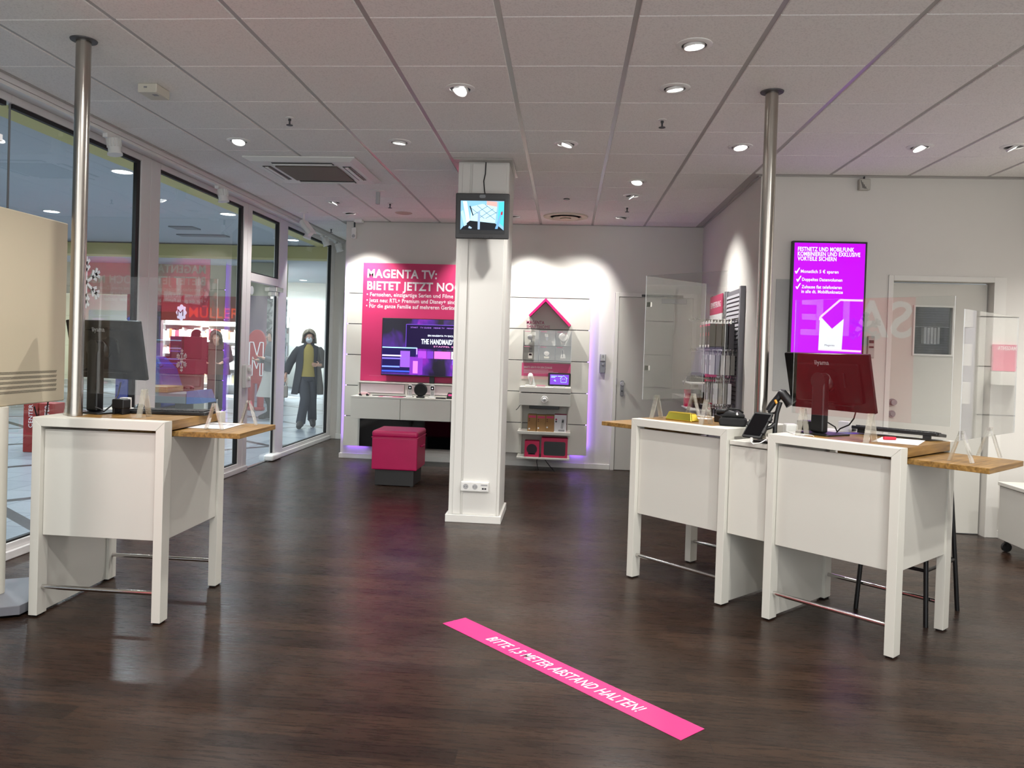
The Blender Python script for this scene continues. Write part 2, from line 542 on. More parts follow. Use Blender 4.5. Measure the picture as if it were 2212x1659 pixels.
def ceiling():
    m = MB()
    m.use(TBAR)
    m.box(-3.34, YR, CEIL, XR + 0.1, YS + 0.12, CEIL + 0.04)
    m.box(-3.34, YS + 0.12, CEIL, XC + 0.1, YB + 0.12, CEIL + 0.04)
    m.box(-3.34, YB + 0.12, CEIL, -2.70, YF + 0.1, CEIL + 0.04)
    m.use(TILE)
    gx, gy, b = 0.013, 0.0035, 0.003
    def tile(x0, x1, y0, y1):
        if x1 - x0 < 0.05 or y1 - y0 < 0.05: return
        z0, z1 = CEIL - 0.006, CEIL
        v = [(x0, y0, z1), (x1, y0, z1), (x1, y1, z1), (x0, y1, z1), (x0 + b, y0 + b, z0), (x1 - b, y0 + b, z0), (x1 - b, y1 - b, z0), (x0 + b, y1 - b, z0)]
        m.add(v, [(7, 6, 5, 4), (0, 1, 5, 4), (1, 2, 6, 5), (2, 3, 7, 6), (3, 0, 4, 7)])
    for c in range(-1, 12):
        for r in range(-13, 14):
            x0, x1 = c * 0.625 - 2.8564 + gx, (c + 1) * 0.625 - 2.8564 - gx
            y0, y1 = (r * 0.625 + 2.9703) + gy, ((r + 1) * 0.625 + 2.9703) - gy
            x0, y0 = max(x0, -3.32), max(y0, YR)
            if y1 <= YS: tile(x0, min(x1, XR - 0.02), y0, y1)
            else:
                if y0 < YS and x1 > XC: tile(max(x0, XC), min(x1, XR - 0.02), y0, YS - 0.02)
                xa = min(x1, XC - 0.02)
                if y0 < YB:
                    tile(x0, xa, y0, min(y1, YB - 0.02)) if x1 <= -2.80 or y1 <= YB else tile(x0, xa, y0, YB - 0.02)
                if y1 > YB and x0 < -2.82: tile(x0, min(x1, -2.80), max(y0, YB), min(y1, YF - 0.02))
    w = MB().use(TBAR); m, cm = w, m
    m.box(-3.34, YR, CEIL - 0.012, -3.318, YF, CEIL)
    m.box(-2.79, YB - 0.022, CEIL - 0.012, XC, YB, CEIL)
    m.box(XC - 0.022, YS, CEIL - 0.012, XC, YB - 0.03, CEIL)
    m.box(XC, YS - 0.022, CEIL - 0.012, XR, YS, CEIL)
    struct(w.build('trim_8'))
    return cm.build('ceiling')
struct(ceiling())

# walls
struct(MB().box(-2.79, YB, 0, XC + 0.12, YB + 0.12, CEIL + 0.02).build('wall_back', WALL))
struct(MB().box(XC, YS + 0.12, 0, XC + 0.12, YB, CEIL + 0.02).build('wall_right', WALL))
m = MB()
DX0, DX1, DZ = 2.705, 3.505, 2.11
m.box(XC, YS, 0, DX0, YS + 0.12, CEIL + 0.02).box(DX1, YS, 0, XR + 0.12, YS + 0.12, CEIL + 0.02).box(DX0, YS, DZ, DX1, YS + 0.12, CEIL + 0.02)
struct(m.build('wall_middle', WALL))
struct(MB().box(XR, YR, 0, XR + 0.12, YS, CEIL + 0.02).build('wall_side', WALL))
struct(MB().box(-3.62, YF, 0, -2.5, YF + 0.1, CEIL + 0.02).build('wall_far', WALL))
struct(MB().box(-2.79, YB + 0.12, 0, -2.67, YF, CEIL + 0.02).build('wall_inner', WALL))
struct(MB().box(-3.60, YR, 2.93, -3.345, YF, CEIL + 0.02).build('trim_1', PVC, bevel=0.003))
for n, a in (('baseboard_back', (-2.805, YB - 0.016, 0, 0.57, YB, 0.062)), ('baseboard_left', (-2.805, YB, 0, -2.79, YB + 0.12, 0.062)),
             ('baseboard_middle', (XC, YS - 0.015, 0, 2.64, YS, 0.062)), ('baseboard_corner', (3.60, YS - 0.015, 0, XR, YS, 0.062)),
             ('baseboard_right', (XC - 0.015, YS, 0, XC, YB, 0.062)), ('baseboard_side', (XR - 0.015, YR, 0, XR, YS - 0.02, 0.062)),
             ('baseboard_far', (-3.42, YF - 0.015, 0, -2.81, YF, 0.075))):
    struct(MB().box(*a).build(n, WHITE2, bevel=0.003))

# glass front on the mall side
def pane_bay(name, y0, y1, z0, z1, left=True, right=True):
    r = bpy.data.objects.new(name, None); C.objects.link(r); struct(r)
    g = MB()
    g.quad((XL, y1, z0), (XL, y0, z0), (XL, y0, z1), (XL, y1, z1))
    g.build('glass_pane', GLASS, r)
    k = MB(); t = 0.028  # wide black strips also stand for the shaded frame return
    if right: k.box(XL - 0.012, y1 - 0.05, z0, XL + 0.018, y1, z1)
    k.box(XL - 0.012, y0, z1 - t, XL + 0.018, y1 - 0.05, z1)
    k.box(XL - 0.012, y0, z0, XL + 0.018, y1 - 0.05, z0 + 0.012)
    if left: k.box(XL - 0.012, y0, z0 + 0.012, XL + 0.018, y0 + 0.012, z1 - t)
    k.build('gasket_and_return_shade', GASKET_SHADE, r)
    return r
def profile(parent, name, y0, y1, z0, z1, x0=-3.57, x1=-3.50):
    return MB().box(x0, y0, z0, x1, y1, z1).build(name, PVC, parent, bevel=0.004)
GT = 2.88
w1 = pane_bay('window_1', 4.625, 6.10, 0.10, GT, left=False)
w0 = pane_bay('window_2', YR + 0.1, 4.617, 0.10, GT, right=False)
MB().box(XL - 0.005, 4.617, 0.10, XL + 0.005, 4.625, GT).build('glass_joint', GREY, w1)
w2 = pane_bay('window_3', 6.40, 8.14, 0.10, GT)
w3 = pane_bay('window_4', 9.47, 11.30, 0.10, GT)
w5 = pane_bay('window_5', 8.36, 9.20, 2.19, GT)
for wdw, y0, y1 in ((w1, 4.60, 6.10), (w0, YR, 4.60), (w2, 6.40, 8.14), (w3, 9.47, 11.30)):
    profile(wdw, 'window_frame', y0, y1, 0.055, 0.10)
    profile(wdw, 'window_frame', y0, y1, GT, 2.93)
    e0, e1 = {4.60: (4.60, 6.25), YR: (YR, 4.60), 6.40: (6.25, 8.345), 9.47: (9.215, 11.42)}[y0]
    MB().box(-3.62, e0, 0, -3.475, e1, 0.055).build('window_sill', PVC, wdw, bevel=0.006)
profile(w1, 'window_mullion', 6.10, 6.245, 0.055, 2.93)
profile(w2, 'window_mullion', 6.25, 6.40, 0.055, 2.93)
profile(w2, 'window_mullion', 8.14, 8.245, 0.055, 2.93)
profile(w5, 'window_mullion', 8.25, 8.36, 0.055, 2.93)
profile(w5, 'window_frame', 8.36, 9.20, 2.10, 2.19)
profile(w5, 'window_frame', 8.36, 9.20, GT, 2.93)
profile(w3, 'window_mullion', 9.20, 9.47, 0.055, 2.93)
profile(w3, 'window_mullion', 11.30, 11.45, 0.055, 2.93)

# frameless glass door
d1 = bpy.data.objects.new('door_1', None); C.objects.link(d1); struct(d1, 'frameless glass door to the mall with steel corner fittings')
MB().quad((XL, 9.185, 0.012), (XL, 8.37, 0.012), (XL, 8.37, 2.09), (XL, 9.185, 2.09)).build('glass_pane', GLASS, d1)
MB().box(XL - 0.02, 9.02, 2.03, XL + 0.075, 9.24, 2.085).box(XL - 0.01, 9.06, 1.98, XL + 0.05, 9.14, 2.03).build('pivot_fitting', CHROME, d1, bevel=0.004)
MB().box(XL - 0.03, 9.0, 0.004, XL + 0.09, 9.30, 0.075).build('floor_pivot', WHITE, d1, bevel=0.02, seg=3)
MB().box(XL - 0.01, 9.165, 0.08, XL + 0.01, 9.19, 1.98).build('door_seal', GASKET_SHADE, d1)
MB().box(XL - 0.02, 8.37, 0.002, XL + 0.02, 9.0, 0.012).build('threshold', CHROME, d1)
m = MB(); m.box(-3.50, 8.19, 0.92, -3.455, 8.33, 1.17)
m.lathe([(0.03, 0), (0.03, 0.02), (0.0, 0.02)], 16, 'x', (-3.455, 8.26, 1.12)).lathe([(0.022, 0), (0.022, 0.02), (0.0, 0.02)], 16, 'x', (-3.455, 8.26, 1.02))
m.build('door_lock', WHITE, d1, bevel=0.006)
m = MB(); m.at(Matrix.Translation((XL + 0.002, 8.46, 2.0))); m.lathe([(0.05, 0), (0.05, 0.001), (0.0, 0.001)], 24, 'x'); m.build('round_sticker', mat('pale_sticker', '#b7bcbe', 0.5), d1)

# back-wall door
d2 = bpy.data.objects.new('door_2', None); C.objects.link(d2); struct(d2, 'plain white flush door in the back wall')
MB().box(0.625, YB - 0.022, 0.006, 1.50, YB - 0.001, 2.105).build('door_leaf', LAM_D, d2, bevel=0.002)
MB().box(0.575, YB - 0.03, 0, 0.620, YB - 0.001, 2.16).box(1.505, YB - 0.03, 0, 1.55, YB - 0.001, 2.16).box(0.620, YB - 0.03, 2.11, 1.505, YB - 0.001, 2.16).build('door_frame', WHITE2, d2, bevel=0.002)
m = MB(); m.prism(shift(rrect(0.045, 0.19, 0.02), 0.69, 1.0), YB - 0.032, YB - 0.022)
m.build('handle_plate', GREY, d2, bevel=0.002)
m = MB(); m.lathe([(0.022, -0.062), (0.026, -0.05), (0.026, -0.03), (0.012, -0.028), (0.012, 0)], 20, 'y', (0.69, YB - 0.032, 1.055)); m.build('door_knob', LGREY, d2)
m = MB(); m.lathe([(0.0, -0.004), (0.009, -0.004), (0.009, 0)], 14, 'y', (0.69, YB - 0.032, 0.965)); m.build('lock_cylinder', BLACK, d2)
MB().box(1.12, YB - 0.075, 2.04, 1.42, YB - 0.023, 2.095).build('door_closer', LGREY, d2, bevel=0.003)
MB().box(0.89, YB - 0.06, 2.115, 1.38, YB - 0.031, 2.14).build('closer_rail', DGREY, d2, bevel=0.002)
MB().box(0.618, YB - 0.034, 1.05, 0.628, YB - 0.03, 1.12).build('strike_plate', GREY, d2)

# office door with a small window in the step wall
d3 = bpy.data.objects.new('door_3', None); C.objects.link(d3); struct(d3, 'white office door with a small square window')
yl = YS + 0.075
m = MB(); m.box(DX0 + 0.012, yl, 0.008, 2.92, yl + 0.04, DZ - 0.012).box(3.22, yl, 0.008, DX1 - 0.012, yl + 0.04, DZ - 0.012)
m.box(2.92, yl, 0.008, 3.22, yl + 0.04, 1.505).box(2.92, yl, 1.90, 3.22, yl + 0.04, DZ - 0.012)
m.build('door_leaf', LAM_D, d3)
MB().quad((2.92, yl + 0.02, 1.505), (3.22, yl + 0.02, 1.505), (3.22, yl + 0.02, 1.90), (2.92, yl + 0.02, 1.90)).build('glass_pane', clear('dark_door_glass', (0.62, 0.64, 0.66, 1), f0=0.07), d3)
t = thing('reflection_blind', 'dark grey blind added behind the office door window to imitate its reflection', 'blind', (0, 0, 0))  # blind and packs added behind the pane to imitate its reflection
m = MB()
for i in range(22): m.box(2.86, yl + 0.16, 1.50 + i * 0.021, 3.30, yl + 0.175, 1.515 + i * 0.021)
m.build('blind_slats', mat('dark_blind', '#4b4f52', 0.6), t)
MB().box(2.86, yl + 0.177, 1.45, 3.30, yl + 0.18, 2.0).build('blind_cloth', mat('darker_blind', '#2c2f32', 0.8), t)
for i in range(5):
    o = MB().box(-0.010, -0.03, -0.14, 0.010, 0.03, 0).build('reflection_pack', WHITE, bevel=0.002); o.location = (3.05 + i * 0.027, yl + 0.12, 1.735 - 0.004 * (i % 2)); tag(o, 'white pack added behind the office door window to imitate its reflection', 'pack', 'white packs behind the door window')
o = MB().box(2.88, yl + 0.09, 1.738, 3.28, yl + 0.155, 1.742).build('pack_rail', LGREY); tag(o, 'thin added rail carrying white packs behind the door window', 'rail')
t = 0.014
MB().box(2.92 - t, yl - 0.012, 1.505 - t, 3.22 + t, yl, 1.505).box(2.92 - t, yl - 0.012, 1.90, 3.22 + t, yl, 1.90 + t).box(2.92 - t, yl - 0.012, 1.505, 2.92, yl, 1.90).box(3.22, yl - 0.012, 1.505, 3.22 + t, yl, 1.90).build('window_bead', WHITE2, d3)
MB().box(2.665, YS - 0.012, 0, DX0, YS, 2.155).box(DX1, YS - 0.012, 0, 3.60, YS, 2.155).box(DX0, YS - 0.012, DZ, DX1, YS, 2.155).build('door_frame', WHITE2, d3, bevel=0.002)
m = MB(); m.lathe([(0.03, -0.012), (0.03, 0)], 20, 'y', (2.76, yl, 1.09)).lathe([(0.03, -0.012), (0.03, 0)], 20, 'y', (2.76, yl, 0.99)).lathe([(0.024, -0.05), (0.027, -0.035), (0.01, -0.012)], 20, 'y', (2.76, yl - 0.001, 1.09)).lathe([(0.0, -0.02), (0.016, -0.02), (0.016, -0.012)], 16, 'y', (2.76, yl - 0.001, 0.99))
m.build('door_handle', GREY, d3)
# room behind the office door: a back wall beyond the added blind
struct(MB().box(1.9, YS + 0.9, 0, 4.1, YS + 1.0, 2.9).build('wall_office', mat('dim_office_wall', '#6d6f70', 0.9)))

# round-the-corner grey door leaf at the end of the passage
d4 = bpy.data.objects.new('door_4', None); C.objects.link(d4); struct(d4, 'grey door edge at the end of the passage')
MB().box(-3.335, YF - 0.03, 0.076, -2.80, YF - 0.001, 2.20).build('door_leaf', mat('grey_door', '#8c8b90', 0.6), d4, bevel=0.003)

# free-standing column
m = MB()
cx0, cx1, cy0, cy1 = -0.928, -0.508, 6.36, 6.92
m.box(cx0, cy0 + 0.012, 0, cx1, cy1, CEIL - 0.008)
m.box(cx0 + 0.035, cy0, 0.06, cx0 + 0.10, cy0 + 0.012, CEIL - 0.03)
m.box(cx0 + 0.118, cy0 - 0.006, 0.06, cx1 - 0.022, cy0 + 0.012, CEIL - 0.03)

col_o = struct(m.build('column', WHITE2, bevel=0.004))
pass
m = MB(); b = 0.02
m.box(cx0 - b, cy0 - b - 0.006, 0, cx1 + b, cy0 - 0.007, 0.062).box(cx0 - b, cy1 + 0.001, 0, cx1 + b, cy1 + b, 0.062).box(cx0 - b, cy0 - 0.007, 0, cx0 - 0.001, cy1 + 0.001, 0.062).box(cx1 + 0.001, cy0 - 0.007, 0, cx1 + b, cy1 + 0.001, 0.062)
struct(m.build('baseboard_column', WHITE2, bevel=0.003))
m = MB(); b = 0.03
m.box(cx0 - b, cy0 - 0.10, CEIL - 0.02, cx1 + b, cy0 - 0.007, CEIL - 0.0075).box(cx0 - b, cy0 - 0.007, CEIL - 0.02, cx0 - 0.001, cy1, CEIL - 0.0075).box(cx1 + 0.001, cy0 - 0.007, CEIL - 0.02, cx1 + b, cy1, CEIL - 0.0075)
struct(m.build('trim_2', TBAR, bevel=0.002))
# ---------------------------------------------------------------- ceiling fittings
ZT = CEIL - 0.006
def downlight(x, y, aim, power, label, angle=110, group='recessed ceiling spotlights', tilt=True):
    t = thing('ceiling_spotlight', label, 'spotlight', (x, y, ZT), group=group)
    m = MB(); m.lathe([(0.088, 0.0), (0.088, -0.004), (0.074, -0.009), (0.062, -0.009), (0.062, 0.0)], 32)
    m.build('trim_ring', WHITE, t)
    k = MB(); k.lathe([(0.0, -0.002), (0.063, -0.002), (0.063, -0.0005)][::-1], 28); k.build('dark_recess', BLACK, t)
    v = Vector(aim).normalized()
    q = v.to_track_quat('-Z', 'Y').to_matrix().to_4x4()
    M = Matrix.Translation((0, 0, -0.006)) @ q
    k = MB().at(M); k.lathe([(0.052, 0.006), (0.052, -0.008), (0.048, -0.010), (0.045, -0.006)], 28); k.build('lamp_housing', WHITE, t)
    k = MB().at(M); k.lathe([(0.046, -0.006), (0.0, -0.006)], 28); k.build('lamp_lens', LAMP, t)
    spot(t, Vector((0, 0, -0.014)) + v * 0.03, v, power, angle)
    return t
DOWN = (0, 0, -1)
DL = [
    (0.58, 3.93, (0.10, 0.05, -1), P_DOWN, 'round recessed spotlight nearest the camera, one tile ahead of its twin'),
    (-0.673, 4.58, (-0.45, -0.55, -1), P_DOWN * 1.3, 'tilted recessed spotlight in the ceiling ahead of the column, left of the paired ones'),
    (0.573, 4.57, (0.15, 0.1, -1), P_DOWN, 'round recessed spotlight just behind the nearest one'),
    (-2.551, 5.79, (0.0, -0.35, -1), P_DOWN * 1.3, 'recessed spotlight beside the glass front, just before the air conditioner'),
    (-1.30, 5.79, (-0.1, 0.1, -1), P_DOWN, 'recessed spotlight between the air conditioner and the column'),
    (-0.05, 5.80, (-0.35, 0.0, -1), P_DOWN, 'recessed spotlight just past the column head on its right'),
    (1.218, 5.84, (0.1, -0.2, -1), P_DOWN, 'recessed spotlight close to the right steel pole'),
    (2.46, 5.81, (0.3, -0.3, -1), P_DOWN, 'tilted recessed spotlight above the vivid wall screen'),
    (3.08, 5.78, (0.5, -0.1, -1), P_DOWN, 'tilted recessed spotlight at the right end of the row'),
    (0.581, 7.06, (-0.2, -0.3, -1), P_DOWN, 'recessed spotlight before the back wall, nearer of the pair by the smoke detector'),
    (0.594, 7.70, (0.8, 0.05, -1.15), P_WASH * 0.7, 'recessed spotlight turned towards the accessory rack wall'),
    (-2.558, 8.28, (-0.5, -0.1, -1), P_DOWN * 0.8, 'recessed spotlight by the glass front behind the air conditioner'),
    (-2.572, 8.97, (0.12, 0.40, -1), P_WASH, 'swung-out spotlight washing the top corner of the pink poster'),
    (-1.24, 8.95, (0.1, 0.40, -1), P_WASH * 0.55, 'swung-out spotlight half hidden behind the hanging column monitor'),
    (-0.642, 9.0, (0.22, 0.38, -1), P_WASH * 0.75, 'bright swung-out spotlight right beside the column monitor'),
    (0.574, 8.95, (-0.5, 0.38, -1), P_WASH * 0.7, 'swung-out double-headed spotlight right of the round air outlet'),
]
for a in DL: downlight(*a, angle=78 if a[3] > P_DOWN * 1.35 or a[3] == P_WASH * 0.55 else 108)
# the same lamps go on over the part of the shop behind the photographer
for i, (x, y) in enumerate(((-2.55, 1.42), (-0.67, 1.42), (0.58, 1.42), (2.46, 1.42), (-1.3, -0.5), (1.2, -0.5), (3.08, 2.7), (-2.0, 3.2), (1.83, 2.7))):
    downlight(x, y, (0.0, 0.55, -1) if y > 0 else (0, 0.4, -1), P_DOWN * 1.25, 'recessed spotlight over the shop floor behind the photographer', group='spotlights behind the photographer')

# track spotlights along the glass front
rail = MB().box(-3.385, 4.2, 2.905, -3.350, 11.2, 2.928).build('light_track', WHITE, bevel=0.002)  # unseen lamp added to brighten the banner in the acrylic reflection
tag(rail, 'long white lighting track above the glass front', 'light track')
def track_light(y, aim, power, label):
    t = thing('track_spotlight', label, 'spotlight', (-3.33, y, 2.905), group='white track spotlights')
    MB().box(-0.05, -0.05, -0.030, -0.012, 0.05, -0.001).build('adapter', WHITE, t, bevel=0.003)
    m = MB(); m.tube([(-0.03, 0.06, -0.02), (-0.005, 0.06, -0.02), (0.012, 0.06, -0.09)], 0.008, 8); m.build('bracket', WHITE, t)
    v = Vector(aim).normalized(); q = v.to_track_quat('-Z', 'Y').to_matrix().to_4x4()
    M = Matrix.Translation((0.012, 0.0, -0.085)) @ q
    k = MB().at(M); k.lathe([(0.0, 0.055), (0.040, 0.055), (0.044, 0.05), (0.044, -0.05), (0.052, -0.052), (0.052, -0.064), (0.045, -0.064)], 28)
    for i in range(14):
        a = 2 * PI * i / 14
        k.box(0.044 * math.cos(a) - 0.003, 0.044 * math.sin(a) - 0.003, -0.01, 0.05 * math.cos(a) + 0.003, 0.05 * math.sin(a) + 0.003, 0.05)
    k.build('ribbed_housing', WHITE, t)
    k = MB().at(M); k.lathe([(0.045, -0.060), (0.0, -0.060)], 28); k.build('lamp_lens', LAMP, t)
    spot(t, Vector((0.012, 0, -0.085)) + v * 0.075, v, power, 55)
track_light(5.41, (0.15, -0.05, -1), 30, 'white ribbed track spotlight nearest the left steel pole')
track_light(7.21, (0.15, 0.0, -1), 30, 'white ribbed track spotlight above the second glass pane')
track_light(9.70, (-0.3, -0.2, -1), 25, 'white track spotlight just below the security camera')
track_light(10.40, (0.35, 0.2, -1), 30, 'tilted white track spotlight, second from the far end')
track_light(11.02, (0.35, 0.1, -1), 30, 'tilted white track spotlight at the far end of the track')

# air-conditioner cassette
t = thing('air_conditioner', 'white square ceiling air conditioner cassette with dark grille', 'air conditioner', (-2.25, 6.73, ZT - 0.0008))
h = 0.475
m = MB()
def ring(m, o, i, z0, z1):
    vo = [(-o, -o), (o, -o), (o, o), (-o, o)]; vi = [(-i, -i), (i, -i), (i, i), (-i, i)]
    v = [(x, y, z0) for x, y in vo] + [(x, y, z1) for x, y in vi]
    m.add(v, [(4, 5, 1, 0), (5, 6, 2, 1), (6, 7, 3, 2), (7, 4, 0, 3)])
m.box(-h, -h, -0.012, h, h, 0.0)
m.use(WHITE); ring(m, h, h - 0.05, -0.012, -0.034)
v = [(-0.425, -0.425, -0.034), (0.425, -0.425, -0.034), (0.425, 0.425, -0.034), (-0.425, 0.425, -0.034)]
m.add(v, [(3, 2, 1, 0)])
m.build('panel', WHITE, t, bevel=0.004)
m = MB(); m.box(-0.27, -0.27, -0.044, 0.27, 0.27, -0.035); m.build('intake_grille', mat('brown_grey_grille', '#6d6356', 0.7, bump=0.4, bscale=160), t, bevel=0.003)
for a in range(4):
    M = Matrix.Rotation(a * PI / 2, 4, 'Z')
    k = MB().at(M); k.box(-0.26, -0.385, -0.0385, 0.26, -0.315, -0.0345); k.build('air_slot', BLACK, t)
    k = MB().at(M); k.box(-0.255, -0.365, -0.048, 0.255, -0.335, -0.039); k.build('louvre_flap', WHITE, t, bevel=0.003)

# small ceiling devices
t = thing('loudspeaker', 'small off-white box fixed to the ceiling beside the left pole', 'ceiling box', (-2.56, 4.565, ZT))
MB().box(-0.06, -0.07, -0.055, 0.06, 0.09, 0).build('housing', mat('cream_plastic', '#cfc9ba', 0.5), t, bevel=0.006)
MB().box(-0.02, -0.072, -0.03, 0.0, -0.07, -0.02).box(0.01, -0.03, -0.057, 0.04, 0.0, -0.055).build('sensor_window', GREY, t)
for x, y, lab in ((-1.93, 5.19, 'hanging sprinkler head near the glass front, before the air conditioner'), (0.577, 5.19, 'hanging sprinkler head between the right pole and column'),
                  (-1.947, 8.31, 'hanging sprinkler head behind the capped stub pipe'), (0.592, 8.32, 'hanging sprinkler head above the back door side'), (-3.19, 10.23, 'hanging sprinkler head in the passage end')):
    t = thing('sprinkler', lab, 'sprinkler', (x, y, ZT), group='ceiling sprinklers')
    m = MB(); m.lathe([(0.028, 0), (0.028, -0.004), (0.012, -0.008)], 20); m.build('escutcheon', WHITE, t)
    m = MB(); m.lathe([(0.010, -0.004), (0.010, -0.022), (0.006, -0.024), (0.006, -0.05)], 12); m.build('head', DGREY, t)
    m = MB(); m.lathe([(0.0, -0.049), (0.022, -0.050), (0.022, -0.053), (0.0, -0.053)], 16); m.build('deflector', DGREY, t)
t = thing('capped_pipe', 'short white capped pipe under a round ceiling plate', 'ceiling pipe', (-1.92, 7.66, ZT))
m = MB(); m.lathe([(0.075, 0), (0.075, -0.006), (0.02, -0.012)], 28); m.build('ceiling_plate', WHITE, t)
m = MB(); m.lathe([(0.022, -0.012), (0.022, -0.13), (0.0, -0.13)], 18); m.build('pipe', LGREY, t)
m = MB(); m.lathe([(0.0, -0.008), (0.03, -0.008), (0.032, -0.0), ], 24); o = m.build('smoke_detector', BLACK); o.location = (-0.045, 7.92, ZT); tag(o, 'small black round detector in the ceiling', 'detector')
m = MB(); m.lathe([(0.0, -0.006), (0.09, -0.006), (0.10, 0.0)], 28); o = m.build('ceiling_loudspeaker', mat('beige_grille', '#b3a597', 0.7, bump=0.3, bscale=300)); o.location = (-1.925, 8.91, ZT); tag(o, 'round beige loudspeaker grille flush in the ceiling', 'loudspeaker')
t = thing('air_diffuser', 'large round ceiling air outlet above the right display', 'air outlet', (-0.055, 8.95, ZT))
m = MB(); m.lathe([(0.255, 0), (0.25, -0.014), (0.19, -0.016), (0.175, -0.002)], 40); m.build('outer_cone', mat('cream_metal', '#cdc2ae', 0.5), t)
m = MB(); m.lathe([(0.175, -0.003), (0.0, -0.003)], 40); m.build('dark_throat', BLACK, t)
m = MB(); m.lathe([(0.15, -0.022), (0.09, -0.006), (0.085, -0.008), (0.145, -0.025)], 36); m.build('middle_cone', mat('cream_metal', '#cdc2ae', 0.5), t)
m = MB(); m.lathe([(0.0, -0.036), (0.07, -0.036), (0.04, -0.006)], 30); m.build('inner_cone', mat('cream_metal', '#cdc2ae', 0.5), t)
# security camera
t = thing('security_camera', 'white bullet security camera hanging from the ceiling by the glass', 'security camera', (-3.13, 8.96, ZT))
m = MB(); m.lathe([(0.05, 0), (0.05, -0.012), (0.02, -0.02)], 22); m.build('ceiling_mount', WHITE, t)
m = MB(); m.tube([(0, 0, -0.012), (0, 0, -0.11), (0.012, -0.005, -0.135)], 0.013, 10); m.build('arm', WHITE, t)
v = Vector((0.62, -0.25, -0.72)).normalized(); M = Matrix.Translation((0.045, -0.02, -0.19)) @ v.to_track_quat('-Z', 'Y').to_matrix().to_4x4()
k = MB().at(M); k.lathe([(0.0, 0.11), (0.034, 0.11), (0.038, 0.10), (0.038, -0.10), (0.033, -0.10)], 22); k.build('camera_body', WHITE, t)
k = MB().at(M); k.lathe([(0.033, -0.094), (0.0, -0.094)], 22); k.build('lens', BLGLASS, t)
k = MB().at(M); k.box(-0.045, 0.0395, -0.13, 0.045, 0.044, 0.09); k.build('sun_shield', WHITE, t, bevel=0.002)
# alarm siren on the step wall
t = thing('alarm_siren', 'small grey alarm siren box high on the right wall', 'siren', (2.43, YS - 0.001, 2.90))
MB().box(-0.045, -0.05, -0.048, 0.045, 0, 0.046).build('housing', mat('warm_grey_plastic', '#b2aea4', 0.5), t, bevel=0.008)
m = MB()
for i in range(5):
    m.at(Matrix.Translation((-0.026 + i * 0.010, 0, -0.006 * i)) @ Matrix.Rotation(-0.25, 4, 'Y')); m.box(-0.0018, -0.052, -0.034 + i * 0.004, 0.0018, -0.050, 0.034 - i * 0.012)
m.build('sound_slots', BLACK, t)
MB().box(-0.004, -0.03, 0.046, 0.004, -0.01, 0.068).build('cable', DGREY, t)
# motion detector in the upper corner of the back wall
t = thing('motion_detector', 'white motion detector on the back wall beside the passage', 'motion detector', (-2.685, YB - 0.001, 2.83))
MB().box(-0.03, -0.05, -0.08, 0.03, 0, 0.06).build('housing', WHITE, t, bevel=0.008)
m = MB(); m.lathe([(0.0, -0.062), (0.018, -0.058), (0.022, -0.05)], 16, 'y', (0, 0, -0.05)); m.build('lens', LGREY, t)
MB().box(-0.008, -0.02, 0.06, 0.008, -0.006, 0.128).build('cable_duct', DGREY, t)
t = MB().box(-0.05, -0.05, -0.035, 0.05, 0.05, 0).build('junction_box', WHITE, bevel=0.006); t.location = (-2.60, 9.45, ZT); tag(t, 'small white junction box on the ceiling edge above the poster wall', 'junction box')

# two steel poles carrying the counters' cables
def pole(x, y, z0, lab):
    t = thing('steel_pole', lab, 'pole', (x, y, z0))
    m = MB(); m.lathe([(0.0365, 0.0), (0.0365, ZT - z0 - 0.0005)], 36); m.build('tube', STEEL, t)
    m = MB(); m.lathe([(0.0365, ZT - z0 - 0.008), (0.064, ZT - z0 - 0.006), (0.066, ZT - z0 - 0.001)], 36); m.build('ceiling_flange', mat('dull_grey_metal', '#5a5858', 0.6, metal=0.6), t)
pole(-2.538, 3.845, 1.021, 'brushed steel pole rising from the left counter to the ceiling')
pole(1.134, 4.633, 0.9585, 'brushed steel pole rising between the two right-hand counters')
# ---------------------------------------------------------------- sales counters
DW = DD = 0.70
DH = 1.02
DESK = {'L': ((-2.685, 3.725), 0.0), 'M': ((0.432, 5.045), math.radians(-44.2)), 'R': ((1.117, 4.384), math.radians(-44.2))}
def DM(k, x=0, y=0, z=0, rz=0):
    (ox, oy), a = DESK[k]
    return Matrix.Translation((ox, oy, 0)) @ Matrix.Rotation(a, 4, 'Z') @ Matrix.Translation((x, y, z)) @ Matrix.Rotation(rz, 4, 'Z')
def dloc(k, x, y, z=DH): return DM(k) @ Vector((x, y, z))
def drot(k, rz=0): return DESK[k][1] + rz

